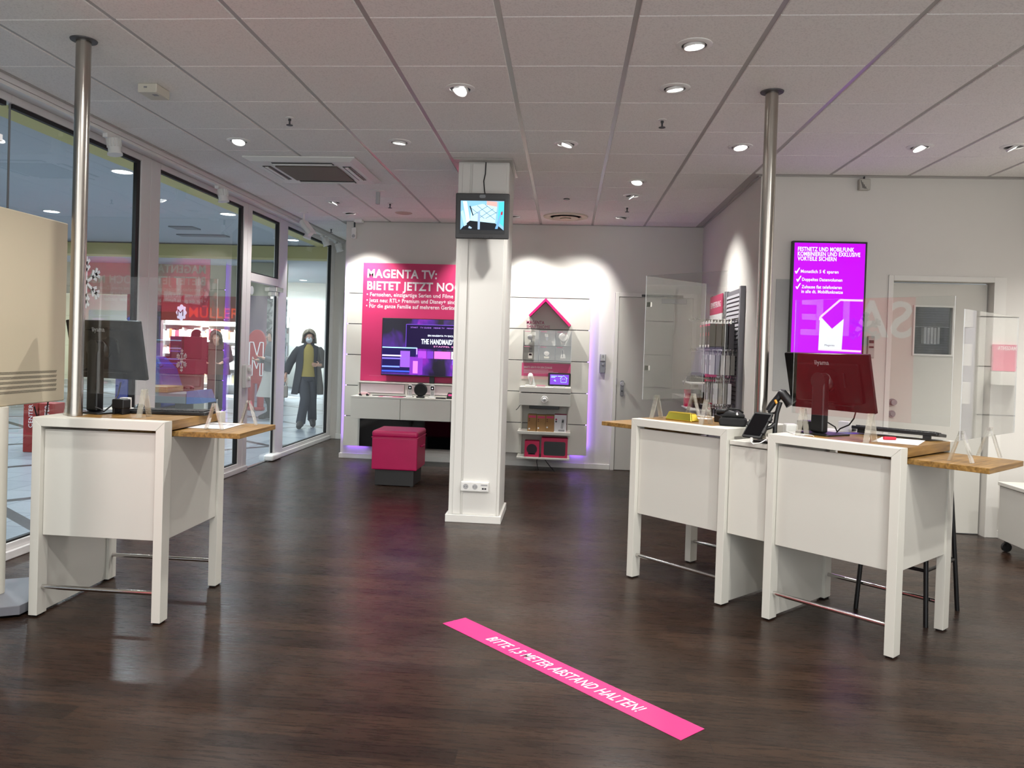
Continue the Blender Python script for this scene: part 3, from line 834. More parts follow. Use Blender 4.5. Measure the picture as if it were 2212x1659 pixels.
def desk(k, label, mirror=False):
    t = thing('sales_counter', label, 'counter', dloc(k, 0, 0, 0), drot(k), 'white sales counters with oak tops')
    fx = (lambda x: DW - x) if mirror else (lambda x: x)
    lw, ld, gl = 0.046, 0.076, 0.008
    def bx(m, x0, y0, z0, x1, y1, z1): return m.box(fx(x0), y0, z0, fx(x1), y1, z1)
    for nm, y0 in (('front_frame', 0.0), ('rear_frame', DD - ld)):
        m = MB()
        a = [(0, gl), (lw, gl), (lw, DH - lw), (0, DH)]
        b = [(0, DH), (lw, DH - lw), (DW - lw, DH - lw), (DW, DH)]
        c = [(DW - lw, gl), (DW, gl), (DW, DH), (DW - lw, DH - lw)]
        g = 0.0006
        for poly, dx, dz in ((a, 0, -g), (b, 0, 0), (c, 0, -g)):
            m.prism([(x, z + (dz if z > DH - lw - 0.001 and x < 1 else 0)) for x, z in poly], y0, y0 + ld)
        m.build(nm, LAM, t, bevel=0.0015)
        for x in (0.008, DW - lw + 0.006):
            MB().box(x, y0 + 0.008, 0, x + lw - 0.014, y0 + ld - 0.008, gl + 0.001).build('glide', BLACK, t)
    m = MB(); bx(m, 0.012, ld, 0.012, 0.030, DD - ld, 0.972); m.build('side_panel', LAM_D, t, bevel=0.001)
    m = MB(); bx(m, DW - 0.028, ld, 0.415, DW - 0.010, DD - ld, 0.936); m.build('side_panel', LAM_D, t, bevel=0.001)
    m = MB(); m.box(lw + 0.002, 0.030, 0.415, DW - lw - 0.002, 0.048, 0.958); m.build('front_panel', LAM_D, t, bevel=0.001)
    m = MB(); bx(m, 0.0, ld + 0.0005, 0.973, 0.150, DD - ld - 0.0005, DH); m.build('white_top', LAM, t, bevel=0.001)
    m = MB(); bx(m, 0.1505, ld + 0.0005, 0.973, DW, DD - ld - 0.0005, DH + 0.0003); m.build('oak_top', OAK, t, bevel=0.001, label='oak worktop inlay')
    m = MB(); bx(m, DW - 0.36, 0.105, 0.938, 1.045, 0.595, 0.965); m.build('pull_out_shelf', OAK, t, bevel=0.0015, label='pull-out oak shelf')
    for y in (0.038, DD - 0.038):
        m = MB(); m.tube([(lw, y, 0.146), (DW - lw, y, 0.146)], 0.0115, 14, caps=False); m.build('foot_rail', CHROME, t, label='steel foot rail')
    return t
desk('L', 'white sales counter with oak top standing by the glass front')
desk('R', 'white sales counter in front of the vivid wall screen, nearest on that side')
desk('M', 'white sales counter with the gold bar on it, farther of the right-hand pair', mirror=True)

# narrow cabinet that links the two right-hand counters
gap = (Vector(DESK['R'][0]) - (DM('M') @ Vector((DW, 0, 0))).to_2d()).length
t = thing('link_cabinet', 'narrow white cabinet joining the two right-hand counters', 'cabinet', dloc('M', DW, 0, 0), drot('M'))
g0, g1 = 0.004, gap - 0.004
MB().box(g0, 0.05, 0.426, g1, 0.52, 0.93).build('body', LAM_D, t)
MB().box(g0, 0.028, 0.42, g1 - 0.0, 0.049, 0.925).build('front_panel', LAM, t, bevel=0.0015)
MB().box(g0, 0.02, 0.933, g1, 0.55, 0.957).build('top', LAM, t, bevel=0.002)

# ---------------------------------------------------------------- acrylic screens
def acrylic_pane(name, parent, w, h, M, th=0.005):
    m = MB().at(M)
    x0, x1, y0, y1 = 0, w, -th / 2, th / 2
    v = [(x0, y0, 0), (x1, y0, 0), (x1, y1, 0), (x0, y1, 0), (x0, y0, h), (x1, y0, h), (x1, y1, h), (x0, y1, h)]
    m.use(ACRYL); m.add(v, [(0, 1, 5, 4), (2, 3, 7, 6)])
    m.use(ACEDGE); m.add(v, [(0, 3, 2, 1), (4, 5, 6, 7), (1, 2, 6, 5), (3, 0, 4, 7)])
    return m.build(name, None, parent)
def acrylic_foot(parent, x, y, z, rz=0.0, hgt=0.145, spread=0.056):
    """upright in the shape of an A: two flat bars leaning together, slotted for the pane"""
    m = MB().at(Matrix.Translation((x, y, z + 0.0005)) @ Matrix.Rotation(rz, 4, 'Z'))
    wd = 0.014
    for s in (-1, 1):
        a, b = (s * spread, 0.0), (s * 0.010, hgt)
        nx = 0.012 * s
        m.prism([(0, 0)] and ([(a[0] - nx, 0), (a[0], 0), (b[0], hgt), (b[0] - nx * 0.5, hgt - 0.014)] if s > 0 else [(a[0], 0), (a[0] - nx, 0), (b[0] - nx * 0.5, hgt - 0.014), (b[0], hgt)]), -wd, wd)
    m.box(-0.010, -wd, hgt - 0.012, -0.0035, wd, hgt + 0.004).box(0.0035, -wd, hgt - 0.012, 0.010, wd, hgt + 0.004)
    return m.build('foot', ACFOOT, parent, bevel=0.001)
RX = Matrix.Rotation
t = thing('acrylic_screen', 'clear acrylic sneeze guard on two feet along the front of the left counter', 'sneeze guard', dloc('L', 0, 0), 0, 'clear acrylic sneeze guards')
acrylic_pane('pane', t, 0.80, 0.62, Matrix.Translation((0.068, 0.19, 0.116)))
acrylic_foot(t, 0.085, 0.19, 0, PI / 2); acrylic_foot(t, 0.485, 0.19, 0, PI / 2)
for lab, x, y in (('clear A-shaped acrylic foot in front of the papers on the oak pull-out shelf', 0.848, 0.235), ('clear A-shaped acrylic foot at the far end of the left oak pull-out shelf', 0.915, 0.52)):
    f = acrylic_foot(None, 0, 0, 0, 0.0 if y < 0.3 else 0.1, hgt=0.135, spread=0.05); f.name = 'acrylic_stand'
    f.location = dloc('L', x, y, 0.9655); tag(f, lab, 'acrylic foot', 'spare feet on the left pull-out shelf')
t = thing('acrylic_screen', 'clear acrylic sneeze guard on the counter before the dark-backed right monitor', 'sneeze guard', dloc('R', 0, 0), drot('R'), 'clear acrylic sneeze guards')
acrylic_pane('pane', t, 0.80, 0.62, Matrix.Translation((0.07, 0.12, 0.118)))
acrylic_foot(t, 0.135, 0.12, 0, PI / 2); acrylic_foot(t, 0.50, 0.12, 0, PI / 2)
t = thing('acrylic_screen', 'clear acrylic sneeze guard on the oak pull-out shelf beside the office door', 'sneeze guard', dloc('R', 0, 0, 0.9655), drot('R'), 'clear acrylic sneeze guards')
acrylic_pane('pane', t, 0.80, 0.63, Matrix.Translation((0.885, 0.20, 0.105)) @ RX(PI / 2, 4, 'Z'))
acrylic_foot(t, 0.885, 0.225, 0, 0); acrylic_foot(t, 0.885, 0.62, 0, 0)
t = thing('acrylic_screen', 'tall two-sided acrylic sneeze guard above the gold bar on the middle counter', 'sneeze guard', dloc('M', 0, 0), drot('M'), 'clear acrylic sneeze guards')
acrylic_pane('pane', t, 0.60, 0.805, Matrix.Translation((-0.01, 0.115, 0.117)))
acrylic_pane('pane', t, 0.665, 0.805, Matrix.Translation((-0.015, 0.122, 0.117)) @ RX(PI / 2, 4, 'Z'))
for x, y, rz in ((0.06, 0.175, PI / 2), (0.47, 0.125, PI / 2)): acrylic_foot(t, x, y, 0, rz)
acrylic_foot(t, 0.0, 0.66, 0, 0.0)
m = MB(); m.box(0.004, 0.110, 0.72, 0.034, 0.1235, 0.75).box(0.004, 0.110, 0.31, 0.034, 0.1235, 0.34); m.build('clip', CHROME, t)

PRISM = Matrix(((1, 0, 0, 0), (0, 0, 1, 0), (0, -1, 0, 0), (0, 0, 0, 1)))   # prism axes: x right, y into the thing, z up
# ---------------------------------------------------------------- computer screens seen from behind
LOGO = mat('grey_maker_lettering', '#8d8d8f', 0.4)
def monitor(k, c, yaw, tilt, label):
    n = Vector((math.cos(yaw) * math.cos(tilt), math.sin(yaw) * math.cos(tilt), math.sin(tilt)))
    up = Vector((-math.cos(yaw) * math.sin(tilt), -math.sin(yaw) * math.sin(tilt), math.cos(tilt)))
    rt = n.cross(up)
    t = thing('computer_monitor', label, 'monitor', (c[0], c[1], DH), 0.0, 'computer monitors on the counters')
    M = Matrix.Translation((0, 0, c[2] - DH)) @ frame((0, 0, 0), rt, up)
    W, H = 0.545, 0.325
    MM = M @ PRISM     # prism space (x, y depth, z up)
    k1 = MB().at(MM); k1.prism(rrect(W, H, 0.006), -0.010, 0.012); k1.build('back_shell', mat('glossy_black_shell', '#0b0b0c', 0.2, spec=0.22), t, bevel=0.003)
    k1 = MB().at(MM); k1.prism(rrect(W - 0.12, H - 0.10, 0.01), -0.030, -0.0105); k1.build('electronics_bulge', mat('glossy_black_shell', '#0b0b0c', 0.2, spec=0.22), t, bevel=0.008)
    k1 = MB().at(MM); k1.prism(rrect(W - 0.016, H - 0.02, 0.002), 0.012, 0.0135); k1.build('screen', emit('office_screen', '#b9a6d8', 0.5), t)
    k1 = MB().at(MM); k1.box(0.12, -0.034, -0.02, 0.128, -0.0302, 0.06).box(-0.16, -0.034, -0.125, 0.16, -0.0302, -0.121); k1.build('vent_rib', BLACK, t)
    text('maker_lettering', 'iiyama', 0.036, M @ Matrix.Translation((-0.055, 0.105, 0.0305)), LOGO, t, bold=0.02)
    # hinge and stand
    k1 = MB().at(MM); k1.lathe([(0.0, -0.062), (0.035, -0.060), (0.048, -0.048), (0.052, -0.031)], 28, 'y', (0, 0, 0.0)); k1.build('hinge_cap', mat('satin_black', '#101011', 0.28), t)
    hv = n * -0.066
    k2 = MB(); k2.at(Matrix.Translation((hv.x, hv.y, 0)) @ RX(math.atan2(rt.y, rt.x), 4, 'Z'))
    top = c[2] - DH + 0.02
    k2.box(-0.041, -0.028, 0.010, 0.041, 0.022, top - 0.01); k2.build('stand_column', BLACK, t, bevel=0.012, seg=3)
    k2 = MB(); k2.at(Matrix.Translation((hv.x, hv.y, 0)) @ RX(math.atan2(rt.y, rt.x), 4, 'Z'))
    k2.lathe([(0.042, -0.0295), (0.042, 0.0235)], 26, 'y', (0, 0, top - 0.014)); k2.build('stand_head', BLACK, t, bevel=0.004)
    k2 = MB(); k2.at(Matrix.Translation((hv.x * 0.6, hv.y * 0.6, 0)) @ RX(math.atan2(rt.y, rt.x), 4, 'Z'))
    k2.slab(rrect(0.22, 0.20, 0.02), 0.0005, 0.009); k2.build('stand_foot', BLACK, t, bevel=0.002)
    return t
monitor('L', (-2.53, 4.10, 1.367), math.radians(72.8), math.radians(11.0), 'black computer monitor seen from behind on the left counter, half behind the pole')
monitor('R', (1.468, 4.502, 1.313), math.radians(34.4), math.radians(14.1), 'black computer monitor seen from behind below the vivid wall screen')

# ---------------------------------------------------------------- things on the left counter
def keyboard(loc, rz, label, tilt=0.0):
    t = thing('keyboard', label, 'keyboard', loc, 0)
    t.rotation_euler = (tilt, 0, rz)
    MB().slab(rrect(0.45, 0.155, 0.012), 0.001, 0.018).build('case', BLACK, t, bevel=0.003)
    m = MB()
    for r in range(6):
        n = 15 if r else 14
        for c in range(n):
            x = -0.205 + c * 0.41 / n; y = -0.058 + r * 0.0205
            m.box(x, y, 0.018, x + 0.41 / n - 0.004, y + 0.016, 0.0235)
    o = m.build('keys', mat('dark_key_plastic', '#1b1b1c', 0.5), t, bevel=0.001)
    o['kind'] = 'stuff'
    for x in (-0.17, 0.17):
        MB().box(x - 0.02, -0.072, -0.020 if tilt else 0.0, x + 0.02, -0.062, 0.002).build('tilt_foot', BLACK, t)
    return t
keyboard(dloc('L', 0.505, 0.435, DH + 0.001), 0.08, 'black keyboard lying on the oak top of the left counter')
t = thing('card_reader', 'small black cube-shaped reader on the left counter beside the monitor stand', 'card reader', dloc('L', 0.292, 0.30, DH + 0.0005), -0.15)
m = MB(); m.box(-0.038, -0.03, 0.03, 0.038, 0.03, 0.082); m.build('body', BLACK, t, bevel=0.007, seg=3)
m = MB(); m.box(-0.034, -0.028, 0.0, -0.020, 0.028, 0.034).box(0.020, -0.028, 0.0, 0.034, 0.028, 0.034).box(-0.034, 0.0, 0.0, 0.034, 0.028, 0.012); m.build('cradle', BLACK, t, bevel=0.003)
t = thing('computer_mouse', 'black computer mouse on the left counter behind the cube reader', 'mouse', dloc('L', 0.25, 0.56, DH + 0.0005), 0.3)
m = MB(); m.lathe([(0.0, 0.0), (0.032, 0.0), (0.034, 0.012), (0.026, 0.028), (0.012, 0.036), (0.0, 0.037)], 20); o = m.build('shell', BLACK, t); o.scale = (0.9, 1.5, 1)
o = MB().box(-0.025, -0.02, 0, 0.025, 0.02, 0.075).build('small_carton', WHITE, bevel=0.002); o.location = dloc('L', 0.205, 0.49, DH + 0.0006); tag(o, 'small white carton on the left counter behind the monitor stand', 'carton')
m = MB(); m.tube([(-2.44, 4.095, 1.188), (-2.44, 4.07, 1.12), (-2.445, 4.02, 1.065), (-2.46, 3.975, 1.036)], 0.004, 8)
m.tube([(-2.46, 3.975, 1.036), (-2.475, 3.965, 1.05), (-2.50, 3.96, 1.058)], 0.004, 8)
o = m.build('monitor_cable'); o.data.materials.append(BLACK); tag(o, 'black cable hanging from the left monitor to the counter', 'cable')
def sheet(k, x, y, z, w, h, rz, label, m=PAPER, cat='paper'):
    o = MB().slab([(-w / 2, -h / 2), (w / 2, -h / 2), (w / 2, h / 2), (-w / 2, h / 2)], 0, 0.0012).build('paper_sheet', m)
    o.location = dloc(k, x, y, z); o.rotation_euler = (0, 0, drot(k, rz))
    return tag(o, label, cat)
sheet('L', 0.775, 0.41, 0.9656, 0.21, 0.297, 0.0, 'white printed papers on the oak pull-out shelf of the left counter')
o = sheet('L', 0.785, 0.40, 0.9670, 0.205, 0.29, 0.05, 'top sheet of the papers on the left pull-out shelf with grey print')
MB().box(-0.06, 0.03, 0.0012, 0.03, 0.10, 0.0014).box(0.04, 0.03, 0.0012, 0.08, 0.10, 0.0014).build('printed_picture', mat('grey_print', '#9a9a9f', 0.8), o)

# ---------------------------------------------------------------- things on the nearer right counter
keyboard(dloc('R', 0.445, 0.585, DH + 0.022), drot('R', 0.06), 'black keyboard raised on its feet on the right counter', tilt=-0.11)
sheet('R', 0.545, 0.36, DH + 0.0006, 0.21, 0.297, 0.25, 'white sheet of paper in front of the keyboard on the right counter')
m = MB(); m.tube([(-0.032, 0, 0.009), (-0.012, 0, 0.009), (0.032, 0, 0.0085)], [0.0085, 0.0085, 0.008], 12); o = m.build('marker_pen', mat('red_plastic', '#d61f3c', 0.4)); o.location = dloc('R', 0.50, 0.35, DH + 0.0021); o.rotation_euler = (0, 0, drot('R', 0.9)); tag(o, 'red marker pen on the sheet of paper on the right counter', 'pen')
o = MB().box(-0.045, -0.04, 0, 0.045, 0.04, 0.055).build('black_box', BLACK, bevel=0.003); o.location = dloc('R', -0.005, 0.44, DH + 0.0006); o.rotation_euler = (0, 0, drot('R', 0.1)); tag(o, 'black box behind the stand of the right monitor', 'box')
o = MB().box(-0.03, -0.025, 0, 0.03, 0.025, 0.06).build('small_carton', WHITE, bevel=0.002); o.location = dloc('R', 0.16, 0.565, DH + 0.0006); o.rotation_euler = (0, 0, drot('R', 0.1)); tag(o, 'small white carton beside the stand of the right monitor', 'carton')
sheet('R', 0.215, 0.505, DH + 0.0006, 0.09, 0.15, -0.5, 'glossy violet leaflet lying beside the right monitor', mat('violet_leaflet', '#4a3f9c', 0.3), 'leaflet')
t = thing('computer_mouse', 'black mouse beside the white carton on the right counter', 'mouse', dloc('R', 0.15, 0.66, DH + 0.0006), drot('R'))
m = MB(); m.lathe([(0.0, 0.0), (0.030, 0.0), (0.032, 0.012), (0.024, 0.026), (0.0, 0.034)], 20); o = m.build('shell', BLACK, t); o.scale = (0.9, 1.4, 1)
A = dloc('R', 0.10, 0.42, DH)
m = MB()
P1 = [dloc('R', 0.30, 0.395, 1.17), dloc('R', 0.285, 0.40, 1.115), dloc('R', 0.25, 0.42, 1.075), dloc('R', 0.205, 0.41, 1.05), dloc('R', 0.195, 0.39, 1.028)]
P2 = [dloc('R', 0.195, 0.40, 1.030), dloc('R', 0.19, 0.38, 1.06), dloc('R', 0.165, 0.34, 1.085), dloc('R', 0.13, 0.31, 1.09)]
m.tube(P1, 0.004, 8); m.tube(P2, 0.004, 8); o = m.build('monitor_cable', BLACK); tag(o, 'black cable looping under the right monitor onto the counter', 'cable')
m = MB(); pts = [dloc('R', x, y, DH + 0.0035) for x, y in ((0.21, 0.10), (0.19, 0.125), (0.14, 0.13), (0.09, 0.125), (0.05, 0.15))] + [dloc('R', 0.0, 0.20, DH + 0.004), dloc('R', -0.006, 0.20, DH - 0.005), dloc('R', -0.012, 0.205, 0.985)]
m.tube(pts, 0.0024, 8); o = m.build('white_cable', WHITE); tag(o, 'thin white cable running across the right counter edge to the link cabinet', 'cable')

# ---------------------------------------------------------------- things on the middle counter
t = thing('gold_bar', 'shiny gold ingot standing on the middle counter', 'gold bar', dloc('M', 0.242, 0.20, DH + 0.0007), drot('M', -0.03))
m = MB(); a, b, a2, b2, h = 0.105, 0.04, 0.088, 0.026, 0.052
v = [(-a, -b, 0), (a, -b, 0), (a, b, 0), (-a, b, 0), (-a2, -b2, h), (a2, -b2, h), (a2, b2, h), (-a2, b2, h)]
m.add(v, [(0, 3, 2, 1), (4, 5, 6, 7), (0, 1, 5, 4), (1, 2, 6, 5), (2, 3, 7, 6), (3, 0, 4, 7)])
m.build('ingot', GOLD, t, bevel=0.006, seg=3)
m = MB(); m.box(-0.06, -0.0175, h - 0.0012, 0.06, 0.0175, h + 0.0012); m.build('raised_stamp', mat('gold_stamp', (0.9, 0.68, 0.10), 0.25, metal=1.0, bump=0.5, bscale=90), t)
t = thing('soft_case', 'black soft case with strap on the middle counter', 'case', dloc('M', 0.60, 0.215, DH + 0.0007), drot('M', 0.5))
m = MB(); m.prism([(-0.075, 0), (0.075, 0), (0.083, 0.03), (0.07, 0.052), (-0.07, 0.052), (-0.083, 0.03)], -0.05, 0.05); m.build('shell', BLACKM, t, bevel=0.012, seg=3)
m = MB(); m.prism([(-0.07, 0.053), (0.07, 0.053), (0.055, 0.078), (-0.045, 0.082)], -0.045, 0.045); m.build('lid', BLACKM, t, bevel=0.012, seg=3)
m = MB(); m.tube([(-0.05, -0.02, 0.084), (-0.02, -0.03, 0.104), (0.03, -0.02, 0.10), (0.055, 0.0, 0.082)], 0.006, 8); m.build('strap', BLACK, t)
m = MB(); m.lathe([(0.005, -0.004), (0.009, 0.0), (0.005, 0.004)], 12, 'y', (0.025, -0.05, 0.075)); m.build('buckle', CHROME, t)
t = thing('telephone', 'black phone lying behind the soft case on the middle counter', 'telephone', dloc('M', 0.45, 0.42, DH + 0.0007), drot('M', 0.2))
m = MB(); m.prism([(-0.08, 0), (0.08, 0), (0.08, 0.02), (-0.08, 0.05)], -0.07, 0.07); m.build('base', BLACK, t, bevel=0.005)
m = MB(); m.tube([(-0.07, -0.04, 0.062), (0.0, -0.04, 0.068), (0.07, -0.04, 0.045)], [0.019, 0.012, 0.019], 12); m.build('receiver', BLACK, t)
sheet('M', 0.20, 0.46, DH + 0.0008, 0.15, 0.10, 0.4, 'small white note on the middle counter behind the gold bar')
m = MB(); m.tube([dloc('M', 0.60, 0.45, DH + 0.004), dloc('M', 0.66, 0.48, DH + 0.012), dloc('M', 0.72, 0.46, DH + 0.02), dloc('M', 0.785, 0.225, DH + 0.03)], 0.003, 8); o = m.build('thin_cable', BLACK); tag(o, 'thin black cable running from the middle counter to the steel pole', 'cable')

# ---------------------------------------------------------------- scanner stand with tablet on the link cabinet
ZL = 0.9577
t = thing('scanner_stand', 'black stand with hand scanner and tablet between the right-hand counters', 'scanner', dloc('M', DW + 0.16, 0.06, ZL), drot('M'))
m = MB(); m.slab(shift(rrect(0.12, 0.10, 0.01), 0.022, 0.045), 0.0005, 0.012); m.build('base', BLACK, t, bevel=0.003)
m = MB(); m.tube([(0.066, 0.06, 0.012), (0.066, 0.062, 0.10), (0.070, 0.07, 0.17), (0.078, 0.085, 0.232)], [0.014, 0.012, 0.012, 0.014], 12); m.build('gooseneck', BLACK, t)
TM = frame((0.004, -0.015, 0.098), (1, 0, 0), (0, 0.70, 0.714)) @ PRISM
k = MB().at(TM); k.prism(rrect(0.115, 0.185, 0.008), -0.006, 0.006); k.build('tablet', BLACK, t, bevel=0.002)
k = MB().at(TM); k.prism(rrect(0.100, 0.158, 0.002), -0.0072, -0.0062); k.build('tablet_screen', mat('dark_tablet_glass', '#08080a', 0.12, spec=0.3), t)
k = MB().at(TM); k.box(0.050, -0.010, -0.06, 0.064, 0.010, -0.02).box(-0.064, -0.010, -0.01, -0.050, 0.010, 0.03).box(0.050, -0.010, 0.03, 0.064, 0.010, 0.06); k.build('clamp_jaw', BLACK, t, bevel=0.002)
m = MB(); m.tube([(0.02, 0.02, 0.075), (0.05, 0.045, 0.09), (0.066, 0.06, 0.11)], 0.011, 10); m.build('tablet_arm', BLACK, t)
m = MB(); m.tube([(0.012, 0.075, 0.178), (0.030, 0.085, 0.215), (0.062, 0.100, 0.262), (0.072, 0.104, 0.280)], [0.016, 0.018, 0.019, 0.020], 14); m.build('scanner_grip', BLACK, t)
m = MB(); m.tube([(0.062, 0.100, 0.288), (0.078, 0.105, 0.280), (0.105, 0.112, 0.250), (0.128, 0.118, 0.222)], [0.018, 0.027, 0.027, 0.034], 16); m.build('scanner_head', BLACK, t)
m = MB(); m.tube([(0.052, 0.078, 0.242), (0.064, 0.076, 0.222)], 0.007, 10); m.build('trigger', mat('amber_plastic', '#d08a1e', 0.4), t, label='amber trigger')
m = MB(); m.tube([(0.014, 0.075, 0.176), (0.030, 0.072, 0.162), (0.058, 0.072, 0.170), (0.078, 0.082, 0.205)], 0.007, 8); m.build('cradle_hook', BLACK, t)
m = MB(); m.tube([(0.01, -0.082, 0.034), (0.012, -0.092, 0.012), (0.03, -0.096, 0.000), (0.07, -0.09, 0.012), (0.082, -0.06, 0.028), (0.080, -0.02, 0.014)], 0.0028, 8)
m.box(0.004, -0.088, 0.012, 0.016, -0.078, 0.034); m.build('charging_cable', WHITE, t, label='white charging cable')
o = MB().box(-0.035, -0.035, 0, 0.035, 0.035, 0.10).build('white_dispenser', WHITE, bevel=0.01, seg=3); o.location = dloc('M', DW + 0.205, 0.33, ZL); tag(o, 'small white dispenser behind the hand scanner', 'dispenser')

# bar stool behind the nearer right counter, mostly hidden by it
t = thing('bar_stool', 'black bar stool, only its legs showing behind the right counter', 'stool', (1.99, 4.675, 0), math.radians(-44.2))
for x, y in ((-0.19, -0.19), (0.19, -0.19), (0.19, 0.27), (-0.19, 0.27)):
    m = MB(); m.tube([(x, y, 0.0), (x * 0.92, y * 0.92, 0.30), (x * 0.8, y * 0.8, 0.70)], 0.0125, 12); m.build('leg', BLACK, t)
m = MB(); m.tube([(-0.174, -0.174, 0.30), (0.174, -0.174, 0.30), (0.174, 0.248, 0.30), (-0.174, 0.248, 0.30)], 0.010, 10, closed=True); m.build('foot_ring', BLACK, t)
MB().slab(rrect(0.38, 0.38, 0.06), 0.70, 0.74).build('seat', BLACKM, t, bevel=0.012, seg=3)
# ---------------------------------------------------------------- display boards on the back wall
YP = 9.52
GRV = (2.445, 2.067, 1.686, 1.303, 0.919, 0.537, 0.16)
def board(name, label, x0, x1, strips):
    t = thing('display_board', label, 'display board', (0, 0, 0))
    for i in range(6):
        MB().box(x0, YP, GRV[i + 1] + 0.005, x1, YP + 0.016, GRV[i] - 0.004).build('panel_board', LAM, t, bevel=0.001)
    MB().box(x0 + 0.02, YP + 0.017, 0.19, x1 - 0.02, YP + 0.030, 2.41).build('dark_backing', DGREY, t)
    for a in strips:
        MB().box(*a).build('led_strip', LED, t, label='violet LED strip')
    MB().box(x0 + 0.10, YP + 0.031, 0.25, x0 + 0.14, YB - 0.001, 2.35).box(x1 - 0.14, YP + 0.031, 0.25, x1 - 0.10, YB - 0.001, 2.35).build('mounting_rail', LGREY, t)
    return t
board('left', 'white panel board carrying the pink poster and the television', -2.741, -0.731,
      [(-2.733, YP + 0.020, 0.25, -2.724, YP + 0.034, 2.40), (-2.70, YP + 0.020, 0.172, -2.45, YP + 0.034, 0.182)])
board('right', 'white panel board carrying the smart home products, edged with violet light', -0.725, 0.283,
      [(0.266, YP + 0.020, 0.25, 0.275, YP + 0.034, 2.40), (0.08, YP + 0.020, 0.172, 0.25, YP + 0.034, 0.182)])
def wallM(x, y, z): return frame((x, y, z), (1, 0, 0), (0, 0, 1))

t = thing('poster', 'large pink poster about television on the left board, partly behind the column', 'poster', (0, 0, 0))
yf = YP - 0.012
MB().box(-2.541, yf, 0.985, -0.75, YP - 0.001, 2.448).build('poster_sheet', PINK, t)
def wt(name, body, size, x, z, width, m=TXT_W, y=yf - 0.0008, par=t, **k): return text(name, body, size, wallM(x, y, z), m, par, width=width, **k)
wt('headline', 'MAGENTA TV:', 0.145, -2.486, 2.268, 0.872, bold=0.038)
wt('headline', 'BIETET JETZT NOCH MEHR', 0.145, -2.486, 2.118, 1.70, bold=0.038)
wt('headline', '\u2022 Fernsehen, einzigartige Serien und Filme sowie Zusatzinhalte', 0.068, -2.490, 2.035, 1.62, bold=0.022)
wt('headline', '\u2022 Jetzt neu: RTL+ Premium und Disney+ sind bei Magenta inklusive', 0.068, -2.490, 1.963, 1.66, bold=0.022)
wt('headline', '\u2022 F\u00fcr die ganze Familie auf mehreren Ger\u00e4ten nutzbar', 0.068, -2.494, 1.893, 1.36, bold=0.022)
MB().box(-2.43, yf - 0.0008, 1.05, -2.27, yf, 1.052).build('fine_line', mat('pale_pink_print', '#d98aa5', 0.6), t)

# television
t = thing('television', 'flat television showing a violet programme menu on the pink poster', 'television', (0, 0, 0))
tx0, tx1, tz0, tz1 = -2.256, -1.003, 1.063, 1.768
ty = 9.40
MB().box(tx0, ty, tz0, tx1, ty + 0.05, tz1).build('housing', BLACK, t, bevel=0.004)
o = MB().box(tx0 + 0.008, ty - 0.0012, tz0 + 0.014, tx1 - 0.008, ty, tz1 - 0.008).build('screen', tv_mat(), t)
MB().box(-1.66, ty + 0.051, 0.9785, -1.60, ty + 0.075, 1.55).build('support_post', BLACK, t, bevel=0.003)
pic = lambda a, c, s=1.0, n='screen_picture': MB().box(a[0], ty - 0.0022 - a[4] * 0.0004, a[1], a[2], ty - 0.0014 - a[4] * 0.0004, a[3]).build(n, emit('tv_' + c[1:], c, s), t)
pic((-1.955, 1.40, -1.30, 1.70, 0), '#170a33'); pic((-1.955, 1.693, -1.02, 1.699, 1), '#7a4fd0'); pic((-1.958, 1.42, -1.951, 1.695, 1), '#6a45c4')
pic((-2.245, 1.402, -1.815, 1.414, 2), '#8fd8ff', 1.6); pic((-1.822, 1.33, -1.810, 1.410, 2), '#a48bff', 1.5)
pic((-2.245, 1.10, -1.83, 1.40, 1), '#1a1248')
for z, c, w, s in ((1.30, '#c8b8ff', 0.24, 1.2), (1.265, '#7f6df0', 0.30, 1.0), (1.165, '#6e86ff', 0.22, 1.2), (1.11, '#3f57ff', 0.36, 1.0)): pic((-2.245, z, -2.245 + w, z + 0.018, 2), c, s)
pic((-2.02, 1.17, -1.90, 1.37, 2), '#8f57c8'); pic((-1.90, 1.085, -1.74, 1.30, 3), '#7a2fb0'); pic((-1.86, 1.10, -1.80, 1.25, 4), '#d77ae0')
for x0, x1, c in ((-1.80, -1.70, '#9b3fc4'), (-1.69, -1.61, '#6d2fae'), (-1.60, -1.40, '#d86ac0'), (-1.39, -1.18, '#ffe9ff'), (-1.17, -1.03, '#b04bd0')): pic((x0, 1.285, x1, 1.375, 3), c, 1.1)
pic((-1.38, 1.215, -1.15, 1.275, 3), '#7d49d6'); pic((-1.22, 1.42, -1.06, 1.66, 2), '#b04fae'); pic((-1.18, 1.50, -1.10, 1.63, 3), '#e0b8c8')
pic((-1.37, 1.30, -1.24, 1.34, 4), '#8a1a6a')
TVW = emit('tv_lettering_white', '#e6f2ff', 1.5)
text('screen_lettering', 'EIN MAGENTA TV EXCLUSIVE', 0.028, wallM(-1.685, ty - 0.004, 1.555), TVW, t, width=0.39, bold=0.01)
text('screen_lettering', "THE HANDMAID'S TALE", 0.085, wallM(-1.765, ty - 0.004, 1.462), TVW, t, width=0.55, bold=0.03)
text('screen_lettering', 'STAFFEL 5', 0.024, wallM(-1.61, ty - 0.004, 1.425), emit('tv_lettering_pink', '#ff9ad8', 1.2), t, width=0.24)
text('screen_lettering', 'START   TV GUIDE   MEINE TV   MEGATHEK   VIDEOTHEK', 0.022, wallM(-1.90, ty - 0.004, 1.652), emit('tv_lettering_lilac', '#b07ae8', 1.0), t, width=0.80)

